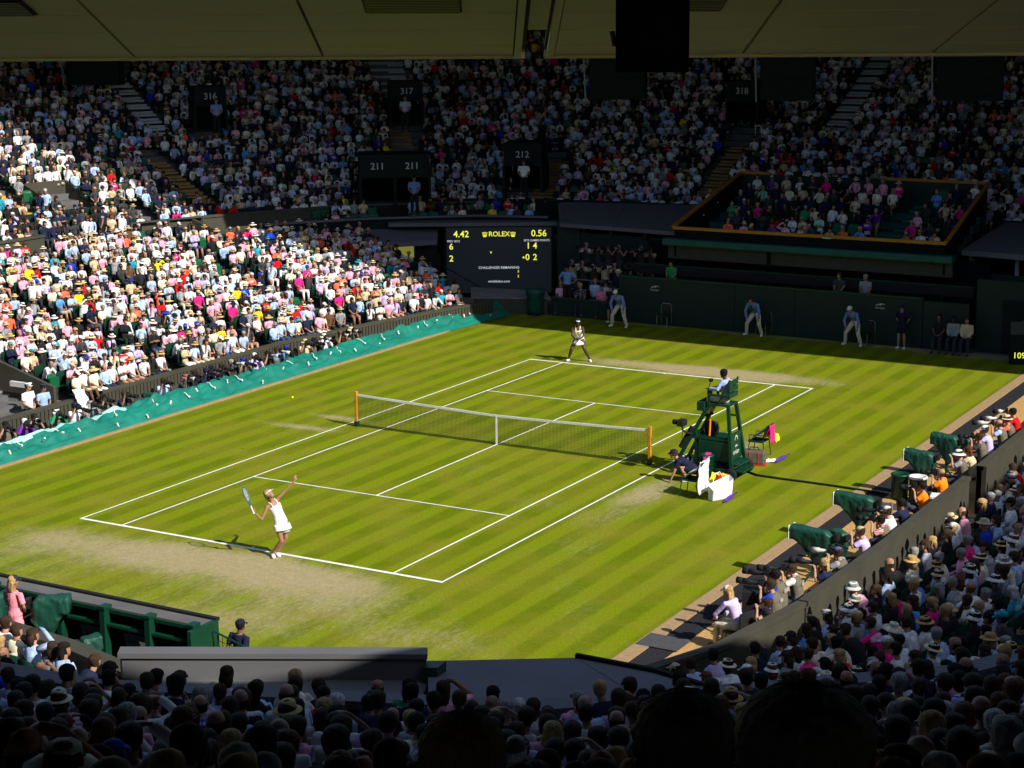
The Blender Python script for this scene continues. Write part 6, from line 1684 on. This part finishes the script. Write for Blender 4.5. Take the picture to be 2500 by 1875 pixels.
# operators and guests at the far wall, woman in the near pit
def guest(x, y, z, rz, pose, at, place, name='person', group=None, scale=1.0):
    fem = at.get('fem', False); d = SP[pose * 2 + (1 if fem else 0)]
    a = dict(skin=SKIN['light'], sleeve='short', top='white', bottom=(.03, .035, .05), hair=('short', 'brown'), hat=None, fem=fem, glasses=False, full=1); a.update(at)
    return person(d, unique(describe(a) + ', ' + place), (x, y, z), rz, a, name, group, scale=scale)
guest(13.1, -12.75, 0, R_(75), 3, dict(top='lilac', fem=True, sleeve='long', hair=('long', 'blonde'), hat=('cap', lin(225, 215, 190), 'cream'), bottom=lin(214, 202, 176)), 'seated at the near end of right pit', 'photographer', 'photographers in the right pit')
st_ = thing('folding_chair', 'dark folding chair under the blonde woman in lilac at the pit end', 'chair', (13.1, -12.75, 0), R_(75))
MB().box((0, .0, .43), (.46, .42, .04)).build('seat', 'black_plastic', st_); MB().box((0, -.22, .72), (.46, .03, .34)).build('backrest', 'black_plastic', st_)
for sx in (-1, 1):
    for sy in (-1, 1): MB().tube([(sx * .2, sy * .18, .42), (sx * .22, sy * .2, 0)], .014).build('leg', 'metal', st_)
OG = 'guests seated left of the far wall'
for x, y, z, at, pl in ((-9.1, 21.0, .0, dict(fem=True, top='pink', hair=('bob', 'blonde'), pattern='floral', glasses=True), 'leftmost seat by the covered bin'), (-8.45, 21.35, .02, dict(fem=True, top='navy', hair=('long', 'black')), 'behind the floral blouse'), (-8.15, 20.95, .0, dict(fem=True, top='navy', hair=('short', 'blonde'), pattern='floral'), 'front seat left of far wall'), (-7.75, 21.5, .15, dict(top='paleblue', hair=('bald', 'grey')), 'rear seat left of far wall'), (-7.25, 21.5, .1, dict(top='white', hat=('cap', PAL['navy'], 'navy')), 'rear seat left of far wall'), (-7.2, 21.0, .0, dict(top='hotpink', hair=('short', 'brown'), pattern='plaid'), 'front seat left of far wall')):
    guest(x, y, z, R_(180) + .25, 0, at, pl, 'spectator', OG)
for x, at in ((7.25, dict(top='black', fem=True, hair=('long', 'black'), skin=SKIN['brown'])), (7.8, dict(top='grey', skin=SKIN['dark'], hair=('short', 'black'), sleeve='long')), (8.3, dict(top='beige', hair=('short', 'brown'), sleeve='long'))):
    guest(x, 20.15, .02, R_(185), 0, at, 'seated low before the right end of the far wall', 'official', 'officials at the right end of the far wall')
    st_ = thing('bench_stool', 'dark stool under ' + describe(at | dict(fem=at.get('fem', False), hat=None, sleeve=at.get('sleeve', 'short'))).split(', ')[1] + ' official at the far wall', 'stool', (x, 20.2, 0), 0, 'stools at the far wall')
    MB().box((0, 0, .42), (.42, .38, .05)).build('seat', 'black_plastic', st_)
    for sx in (-1, 1):
        for sy in (-1, 1): MB().tube([(sx * .17, sy * .15, .40), (sx * .19, sy * .17, 0)], .014).build('leg', 'black_plastic', st_)
for x, top, hr, pl in ((3.0, 'charcoal', 'brown', 'camera operator behind second emblem'), (4.05, 'grey', 'grey', 'operator in grey behind the far wall'), (-4.1, 'green', 'black', 'operator at the left end of far wall')):
    guest(x, 21.15, 1.2, R_(180), 1, dict(top=top, hair=('short', hr), skin=SKIN['tan']), pl, 'camera_operator', 'camera operators behind the far wall')
pk = figure('camera_operator', 'woman in pink printed shirt and dark cap working the near pit camera', stand('front'), (2.06, -21.64, .72), R_(-5), 'person', True, ('short', lin(250, 150, 165), 'tint_cloth'), ('shorts', lin(250, 150, 165), 'tint_cloth'), 'tan', ('long', 'blonde'), ('cap', (.02, .025, .05)), False, (.05, .05, .05), voxel=.014, scale=.97)
for i, (tx, sz) in enumerate((('JUST', .10), ('|||||||||', .07), ('|||||||||', .07), ('|||||||||', .07))):
    lettering(tx, sz, 'straw_band', pk, ((0, -.148 - .004 * i, 1.40 - i * .085), (1, 0, 0), (0, 0, 1)))
# ================================================================== SPECTATORS
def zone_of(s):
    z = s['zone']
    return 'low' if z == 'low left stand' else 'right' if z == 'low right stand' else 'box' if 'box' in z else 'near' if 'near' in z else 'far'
PLACE = {'upper near stand': lambda k: f'{ORD[k]} row behind near ledge', 'near gallery': lambda k: ('front' if k == 0 else 'rear') + ' row between the near ledges', 'low near stand': lambda k: f'{ORD[k]} row behind camera pit', 'low right stand': lambda k: f'{ORD[k]} row behind right barrier',
         'low left stand': lambda k: f'{ORD[k]} row of sunlit left stand', 'upper far stand': lambda k: f'{ORD[k]} row of upper stand', 'gallery over the scoreboard': lambda k: ('front' if k == 0 else 'rear') + ' row over the scoreboard', 'gold-railed guest box': lambda k: f'{ORD[k]} row of gold-railed box'}
occ, emp = [], []
fill = dict(low=.96, far=.965, near=.97, right=.96, box=.94)
SEATS = [s for s in SEATS if not (s['zone'] == 'upper near stand' and s['d'] < 7.4)]
for i, s in enumerate(SEATS):
    rr = random.Random(1000 + i); z = zone_of(s); s['z'] = z; s['rr'] = rr
    pfill = fill[z]
    if s['zone'] == 'gallery over the scoreboard': pfill = .55
    if z == 'far' and s['zone'] == 'upper far stand' and s['k'] <= 1 and s['p'][0] > 7: pfill = .6
    if s['zone'] == 'upper near stand' and s['d'] > 30: pfill = .9
    if rr.random() < pfill: occ.append(s)
    else: emp.append(s)
# foreground heads just in front of the camera
for (x, y, z, k) in ((25.89, -43.42, 10.82, 24), (25.38, -42.66, 10.45, 24), (24.82, -42.53, 10.25, 23)):
    u, v, d = proj((x, y, z + 1)); occ.append(dict(p=(x, y, z), n=Vector((-.5, .866)), k=k, zone='upper near stand', u=u, v=v, d=d, s=0, z='near', rr=random.Random(int(x * 100)), front=True))
TGT = Vector((.9, -10.0))
for s in occ:
    a = attributes(s['rr'], s['z'])
    p = Vector(s['p'][:2]); f = s['n'].normalized() * .62 + (TGT - p).normalized() * .38
    s['rz'] = math.atan2(f.y, f.x) - math.pi / 2 + s['rr'].gauss(0, .10)
    s['pose'] = s['rr'].choices(range(8), [28, 14, 10, 10, 8, 12, 4, 14])[0]
    s['a'] = a
    s['sc'] = s['rr'].uniform(.93, 1.05) * (.86 if s['z'] in ('low', 'far', 'box') else 1.0)
    if s.get('front'): a.update(fem=False, hat=None, hair=('short', 'black' if s['k'] == 24 else 'brown'), top='black', pattern=None, sleeve='long'); s['pose'] = 0; s['rz'] = .52; s['sc'] = 1.0
# clothing of spectators that stand out in the photograph, given to whoever sits nearest to that spot (display pixels of 2212)
S500 = 500 / 2212 / 1.1302
NOTE = [(1725 * S500, 442 + 560 * S500, 'yellow', None), (735 * S500, 442 + 620 * S500, 'royal', None), (440 * S500, 442 + 650 * S500, 'red', None), (330 * S500, 442 + 690 * S500, 'yellow', None), (820 * S500, 442 + 590 * S500, 'coral', 'panama'), (640 * S500, 442 + 1200 * S500, 'teal', 'sunhat'), (1900 * S500, 442 + 1340 * S500, 'hotpink', None), (310 * S500, 442 + 1390 * S500, 'pink', None), (100 * S500, 442 + 880 * S500, 'black', None), (950 * S500, 442 + 840 * S500, 'red', 'panama'), (1460 * S500, 442 + 1120 * S500, 'coral', 'panama'), (690 * S500, 442 + 1040 * S500, 'skyblue', 'cap'), (1990 * S500, 442 + 740 * S500, 'red', None), (1690 * S500, 442 + 940 * S500, 'coral', 'sunhat'), (870 * S500, 442 + 990 * S500, 'yellow', None), (2200 * S500, 442 + 380 * S500, 'orange', None), (130, 246, 'mint', None), (240, 365, 'red', None), (380, 452, 'hotpink', None), 
        (595, 560, 'red', None), (647, 590, 'hotpink', 'cap'), (743, 640, 'hotpink', None), (840, 570, 'teal', None), (345, 565, 'yellow', None), (430, 635, 'hotpink', None), (505, 668, 'hotpink', None), (30, 700, 'purple', None), (390, 600, 'red', None), (548, 530, 'teal', None), (700, 700, 'white', 'sunhat'), (860, 560, 'skyblue', None), (750, 345, 'skyblue', None), (800, 380, 'skyblue', None), (870, 270, 'yellow', None), (855, 385, 'hotpink', None), (690, 370, 'hotpink', None), (565, 360, 'red', None), (810, 440, 'coral', None), (1470, 250, 'yellow', None), (1780, 385, 'hotpink', None), (1810, 490, 'coral', None), (1850, 505, 'skyblue', None), (1945, 520, 'red', None), (1990, 505, 'white', None), (1650, 445, 'hotpink', None), (1690, 470, 'red', None), (1745, 450, 'green', None), (2090, 470, 'yellow', None), (1785, 420, 'hotpink', None),
        (2000, 1130, 'orange', 'sunhat'), (1830, 1262, 'white', 'cap'), (1865, 1232, 'white', 'panama'), (1835, 1297, 'white', 'sunhat'), (1725, 1330, 'paleblue', 'sunhat'), (1810, 1330, 'white', 'sunhat'), (1748, 1330, 'yellow', None), (1960, 1190, 'cream', 'bucket'), (1930, 1215, 'royal', 'bucket'), (2060, 1090, 'hotpink', None), (2090, 1060, 'cream', None), (2150, 1010, 'beige', 'sunhat'), (1905, 1410, 'hotpink', None), (1580, 1400, 'white', 'sunhat'), (1690, 1370, 'skyblue', None), (1850, 1400, 'lilac', 'panama'), (1680, 1445, 'teal', None), (885, 1495, 'grey', 'wide'), (340, 1430, 'royal', None), (100, 1400, 'paleblue', None), (210, 1400, 'white', None), (62, 1395, 'white', None), (240, 1475, 'green', 'cap'), (530, 1560, 'lilac', 'cap')]
for px, py, top, hat in NOTE:
    best, bd = None, 14 ** 2
    for s in occ:
        if s.get('noted') or s.get('front'): continue
        hz = proj((s['p'][0], s['p'][1], s['p'][2] + 1.05))
        dd = (hz[0] / 1.1302 - px) ** 2 + (hz[1] / 1.1302 - py) ** 2
        if dd < bd: best, bd = s, dd
    if best:
        best['noted'] = True; a = best['a']; a['top'] = top; a['pattern'] = None
        if hat:
            c = {'cap': HATW, 'sunhat': HATW}.get(hat, STRAW[0])
            if (px, py) == (1830, 1262): c = PAL['yellow']
            if (px, py) == (1725, 1330): c = PAL['royal']
            if (px, py) == (2000, 1130): c = PAL['orange']
            if (px, py) == (240, 1475): c = lin(200, 230, 60)
            a['hat'] = (hat, c, 'white' if c == HATW else 'straw' if c in STRAW else next((cname(n) for n, q in PAL.items() if q == c), 'lime'))
        if top == 'yellow' and px == 1748: a['hair'] = ('bald', 'grey'); a['hat'] = None; a['fem'] = False
        if px == 100: a['hair'] = ('bald', 'grey'); a['hat'] = None; a['fem'] = False
# the spectators that show largest become individuals
inview = [s for s in occ if s.get('front') or -30 < s['u'] < 2530 and s['v'] < 1960 and s['zone'] != 'x']
inview.sort(key=lambda s: s['d'])
grid = {}
chosen = []
for s in inview:
    if len(chosen) >= N_IND: break
    hz = proj((s['p'][0], s['p'][1], s['p'][2] + 1.22)); r_ = 4456 * .16 / s['d']
    if hz[1] - r_ > 1880 and not s.get('front'): continue
    # skip heads wholly hidden behind nearer ones
    cover = 0
    for (cx, cy, cr) in [grid[k] for k in grid]:
        if (hz[0] - cx) ** 2 + ((hz[1] - r_ * .5) - cy) ** 2 < cr * cr: cover = 1; break
    if cover: continue
    grid[len(chosen)] = (hz[0], hz[1] + r_ * 1.2, r_ * 1.5); chosen.append(s)
ids = {id(s) for s in chosen}
for s in chosen:
    a = s['a']; d = SP[s['pose'] * 2 + (1 if a['fem'] else 0)]
    a['full'] = s['z'] == 'low' and s['k'] == 0
    nbs = sorted((q for q in chosen if q is not s and q['zone'] == s['zone'] and abs(q['k'] - s['k']) <= 1), key=lambda q: (Vector(q['p']) - Vector(s['p'])).length)[:3]
    pl = PLACE[s['zone']](s['k'])
    if s.get('front'): lb = unique('dark head close to the camera, ' + ('rightmost and largest' if s['p'][0] > 25.5 else 'second from the right' if s['p'][0] > 25 else 'at the bottom centre'))
    else: lb = unique(describe(a) + ', ' + pl, *['beside ' + cname(q['a']['top']) for q in nbs])
    pb = person(d, lb, s['p'], s['rz'], a, 'spectator', 'spectators in the ' + s['zone'], scale=s['sc'])
    if not s.get('front'): pb.rotation_euler = (s['rr'].gauss(0, .05), s['rr'].gauss(0, .06), s['rz'])
    else:                                             # loose strands on the heads nearest the camera
        b = MB(); hr = random.Random(int(s['p'][0] * 50))
        for _ in range(420):
            az, el = hr.uniform(0, 2 * math.pi), hr.uniform(-.25, 1.45)
            q = Vector((math.cos(az) * math.cos(el) * .086, math.sin(az) * math.cos(el) * .104 - .012, math.sin(el) * .124 + .004))
            if q.y > .05 and q.z < .06: continue
            dn = Vector((hr.gauss(0, .4), -.5 + hr.gauss(0, .3), -.8)); nn = q.normalized(); dn = (dn - nn * dn.dot(nn)).normalized()
            b.tube([q - dn * .02, q + dn * .012 + nn * .002, q + dn * .045 + nn * hr.uniform(.0, .005)], [.0008, .0007, .0003], 3, cap=False)
        hs_ = b.build('hair_strands', 'tint_hair', pb); hs_.matrix_local = d['hm']; hs_.color = (*HAIRC[a['hair'][1]], 1); hs_['kind'] = 'stuff'

# everyone else: ONE mesh, built from low-detail figures with a colour per face
def lowpoly(pose, fem, legs):
    J = seated(**POSES[pose]); F = Fig(J, fem, 8, .97 if fem else 1.06)
    SK, SH, BT, HAIRI, HATI, BD, GL, SHO, SH2 = range(9)
    P = []
    v, f, r = F.torso(.012, -.02, region=SH); r = [SH if (i // 8) % 2 == 0 else SH2 for i in range(len(f))]; P.append((v, f, r))
    h = F.J['hea']
    P.append(limb([mid(F.J['che'], (F.J['shL'] + F.J['shR']) / 2, .9), h - F.up * .05], [.058, .054], 6, SK))
    hp = [Fig.HP[i] for i in (0, 2, 4, 6, 7, 9)]
    v, f, r = F.head(n=8, region=SK, prof=hp)
    P.append((v, f, r))
    for s in 'LR':
        sh, el, wr = F.J['sh' + s], F.J['el' + s], F.J['wr' + s]
        P.append(limb([sh + (F.J['che'] - sh) * .15, mid(sh, el, .55), el], [.066, .058, .048], 6, SH))
        P.append(limb([el, wr, F.J['ha' + s]], [.044, .032, .036], 6, 9))
        hi, kn, an = F.J['hi' + s], F.J['kn' + s], F.J['an' + s]
        P.append(limb([hi, mid(hi, kn, .5), kn + V((0, .03, 0))], [.095, .088, .068], 6, BT))
        if legs:
            P.append(limb([kn, mid(kn, an, .4), an], [.066, .058, .042], 6, 10))
            P.append(F.foot(s, .012, SHO))
    v, f, r = join_parts(P)
    return np.array([tuple(p) for p in v]), f, np.array(r), np.array(h), np.array(head_mtx(F).to_3x3())
def gear(me, region):
    v = np.array([tuple(p.co) for p in me.vertices]); return v, [tuple(p.vertices) for p in me.polygons], np.full(len(me.polygons), region)
def lowhair(kind):
    v, f, r = HF.head(prof=[(z, rx + .014, ry + .014, o - .008) for z, rx, ry, o in [Fig.HP[i] for i in (2, 4, 5, 6, 7, 9)]], n=8)
    f = cap_of(v, f, lambda c: c.z > (.05 if c.y > .03 else -.02 if c.y > -.03 else -.06)); parts = [(v, f, [3] * len(f))]
    if kind == 'long': parts.append(limb([(0, -.05, .05), (0, -.075, -.05), (0, -.085, -.20)], [.080, .096, .06], 8, 3, .6, (1, 0, 0)))
    if kind == 'bald': parts = [(v, [q for q in cap_of(v, f, lambda c: c.z < .03 and c.y < 0)], None)]; parts[0] = (parts[0][0], parts[0][1], [3] * len(parts[0][1]))
    v, f, r = join_parts(parts); return np.array([tuple(p) for p in v]), f, np.array(r)
def lowhat(kind):
    b = MB()
    if kind == 'cap':
        b.lathe([(.100, .02), (.098, .08), (.06, .125), (.01, .137)], (0, -.008, 0), 8, 4, .92, 1.08)
        b.add([(-.07, .07, .038), (.07, .07, .038), (.055, .165, .015), (-.055, .165, .015), (-.07, .07, .030), (.07, .07, .030), (.055, .165, .008), (-.055, .165, .008)], [(0, 1, 2, 3), (7, 6, 5, 4), (1, 5, 6, 2), (2, 6, 7, 3), (3, 7, 4, 0)], 4)
    else:
        R = dict(panama=.165, sunhat=.19, bucket=.145, wide=.22)[kind]; dr = .012 if kind == 'panama' else .04
        b.lathe([(.095, .038), (R, .034 - dr), (R, .028 - dr), (.094, .028)], (0, -.006, 0), 10, 4, .95, 1.08)
        b.lathe([(.097, .034), (.095, .062)], (0, -.006, 0), 8, 5 if kind == 'panama' else 4, .93, 1.08)
        b.lathe([(.094, .062), (.082, .112), (.02, .122)], (0, -.006, 0), 8, 4, .92, 1.08)
    return np.array(b.v), b.f, np.array(b.m)
LB = {(p, fe, lg): lowpoly(p, fe, lg) for p in range(8) for fe in (False, True) for lg in (False, True)}
LH = {k: lowhair(k) for k in ('short', 'long', 'bald')}
LHT = {k: lowhat(k) for k in ('cap', 'panama', 'sunhat', 'bucket', 'wide')}
LG = (np.array([(x, y, z) for x in (-.062, .062) for y in (.088, .112) for z in (.0, .032)]), [(0, 1, 3, 2), (4, 6, 7, 5), (0, 4, 5, 1), (2, 3, 7, 6), (0, 2, 6, 4), (1, 5, 7, 3)], np.full(6, 6))
jobs = {}
SEATT = MB().box((0, -.17, .68), (.44, .045, .40)).box((0, .02, .42), (.44, .40, .05))
seat_np = (np.array(SEATT.v), SEATT.f, np.full(len(SEATT.f), 11))
def job(key, tpl, M3, pos, pal):
    jobs.setdefault(key, (tpl, []))[1].append((M3, pos, pal))
SEAT_C = lin(9, 46, 31)
for s in occ:
    if s.get('front'): continue
    a = s['a']; rr = s['rr']; c, sn_ = math.cos(s['rz']), math.sin(s['rz'])
    Rz = np.array(((c, -sn_, 0), (sn_, c, 0), (0, 0, 1.0)))
    fz = math.atan2(s['n'].y, s['n'].x) - math.pi / 2; c2, s2 = math.cos(fz), math.sin(fz)
    pos = np.array(s['p'])
    job('seat', seat_np, np.array(((c2, -s2, 0), (s2, c2, 0), (0, 0, 1.0))), pos, None)
    if id(s) in ids: continue
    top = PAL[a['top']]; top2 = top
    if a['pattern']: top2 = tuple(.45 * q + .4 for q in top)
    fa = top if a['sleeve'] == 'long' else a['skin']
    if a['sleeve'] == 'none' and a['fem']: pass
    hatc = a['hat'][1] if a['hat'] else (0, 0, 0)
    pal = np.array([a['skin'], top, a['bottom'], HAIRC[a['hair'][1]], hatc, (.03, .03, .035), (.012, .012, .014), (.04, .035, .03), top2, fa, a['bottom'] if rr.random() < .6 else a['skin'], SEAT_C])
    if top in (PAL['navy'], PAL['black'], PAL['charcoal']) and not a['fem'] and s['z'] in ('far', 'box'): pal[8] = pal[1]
    lg = s['zone'] in ('low left stand', 'gold-railed guest box') or (s['zone'] == 'upper far stand' and s['k'] < 3)
    b_ = LB[(s['pose'], a['fem'], lg)]
    tx, ty = rr.gauss(0, .07), rr.gauss(0, .07)
    Rt = np.array(((1, 0, ty), (0, 1, -tx), (-ty, tx, 1.0)))
    pos = pos + np.array((rr.gauss(0, .03), rr.gauss(0, .03), rr.gauss(0, .02)))
    M3 = (Rz @ Rt) * s['sc']
    job(('b', s['pose'], a['fem'], lg), b_[:3], M3, pos, pal)
    hp = pos + M3 @ b_[3]; HM = M3 @ b_[4]
    hk = a['hair'][0]; hk = 'long' if hk in ('long', 'bob', 'curly') else 'bald' if hk == 'bald' else 'short'
    job(('h', hk), LH[hk], HM, hp, pal)
    if a['hat']: job(('t', a['hat'][0]), LHT[a['hat'][0]], HM, hp, pal)
    if a['glasses']: job('g', LG, HM, hp, pal)
def bake(name, keys, m, kind='stuff'):
    Vs, Ls, Ss, Cs, vo = [], [], [], [], 0
    for k in keys:
        (tv, tf, tr), items = jobs[k]; n = len(tv)
        R3 = np.array([i[0] for i in items]); T = np.array([i[1] for i in items])
        vv_ = np.einsum('nij,vj->nvi', R3, tv) + T[:, None, :]
        cnt = np.array([len(f) for f in tf]); flat = np.concatenate([np.array(f) for f in tf])
        off = (np.arange(len(items)) * n + vo)[:, None]
        Vs.append(vv_.reshape(-1, 3)); Ls.append((flat[None, :] + off).ravel()); Ss.append(np.tile(cnt, len(items)))
        if items[0][2] is None: Cs.append(np.tile(np.array([SEAT_C]), (len(items) * len(tf), 1)))
        else: Cs.append(np.array([i[2] for i in items])[:, tr, :].reshape(-1, 3) * np.random.RandomState(len(Cs)).uniform(.70, 1.12, (len(items) * len(tf), 1)))
        vo += n * len(items)
    Vs, Ls, Ss, Cs = np.concatenate(Vs), np.concatenate(Ls), np.concatenate(Ss), np.concatenate(Cs)
    me = bpy.data.meshes.new(name)
    me.vertices.add(len(Vs)); me.vertices.foreach_set('co', Vs.ravel().astype(np.float32))
    me.loops.add(len(Ls)); me.loops.foreach_set('vertex_index', Ls.astype(np.int32))
    me.polygons.add(len(Ss)); st = np.concatenate([[0], np.cumsum(Ss)[:-1]]).astype(np.int32)
    me.polygons.foreach_set('loop_start', st); me.polygons.foreach_set('loop_total', Ss.astype(np.int32))
    me.polygons.foreach_set('use_smooth', np.ones(len(Ss), dtype=bool))
    at = me.attributes.new('Col', 'FLOAT_COLOR', 'FACE')
    at.data.foreach_set('color', np.c_[Cs, np.ones(len(Cs))].ravel().astype(np.float32))
    me.update(calc_edges=True); me.materials.append(MATS[m])
    o = bpy.data.objects.new(name, me); COL.objects.link(o); o['kind'] = kind
    print(name, len(Vs), 'verts', len(Ss), 'faces')
    return o
bake('crowd', [k for k in jobs if k != 'seat'], 'crowd_surface')
bake('seating', ['seat'], 'crowd_surface')

# empty seats that can be seen: a thing each
bk = MB().lathe([(.0, 0), (0, 0)], n=3)
me_b = MB(); n_ = 10
for i in range(n_):
    a0, a1 = -.9 + 1.8 * i / n_, -.9 + 1.8 * (i + 1) / n_
    f = lambda a, z, r: (.25 * math.sin(a) * r, -.10 - .10 * math.cos(a), z)
    h0, h1 = .86 - .05 * a0 * a0, .86 - .05 * a1 * a1
    me_b.add([f(a0, .50, .9), f(a1, .50, .9), f(a1, h1, 1), f(a0, h0, 1)] + [(p[0], p[1] - .03, p[2]) for p in (f(a0, .50, .9), f(a1, .50, .9), f(a1, h1, 1), f(a0, h0, 1))], [(3, 2, 1, 0), (4, 5, 6, 7), (3, 7, 6, 2), (0, 1, 5, 4)])
back_me = me_b.mesh('backrest', 'seat_green', True)
pan_me = MB().box((0, -.08, .58), (.40, .07, .34)).mesh('seat_pan', 'seat_green')
brk_me = MB().box((0, -.08, .40), (.42, .06, .05)).box((-.14, -.08, .2), (.04, .05, .4)).box((.14, -.08, .2), (.04, .05, .4)).mesh('bracket', 'metal')
emp = [s for s in emp if -20 < s['u'] < 2520 and 150 < s['v'] < 1800 and s['z'] != 'near' and s['z'] != 'right']
emp.sort(key=lambda s: s['d'])
row_of = {}
for s in occ: row_of.setdefault((s['zone'], s['k']), []).append(s)
emp = emp[:120]
rank = {}
for s in sorted(emp, key=lambda q: q['u']):
    rank[(s['zone'], s['k'])] = s['rank'] = rank.get((s['zone'], s['k']), -1) + 1
for s in emp:
    lb = 'empty green seat, ' + PLACE[s['zone']](s['k']) + f', {"first" if s["rank"] == 0 else ORD[s["rank"]]} empty one from the left'
    t = thing('stadium_seat', unique(lb), 'seat', s['p'], math.atan2(s['n'].y, s['n'].x) - math.pi / 2, 'empty green seats')
    inst('backrest', back_me, t); inst('seat_pan', pan_me, t); inst('bracket', brk_me, t)
# white banner over the gangway wall
cloth('banner', 'white banner draped over the gangway wall in the left stand', 'banner', [[(-13.0, -4.0, 1.12), (-13.02, -3.45, 1.05)], [(-12.9, -3.85, .65), (-12.9, -3.35, .55)], [(-12.82, -3.4, .12), (-12.85, -3.05, .18)]], 'white_cloth', .03)
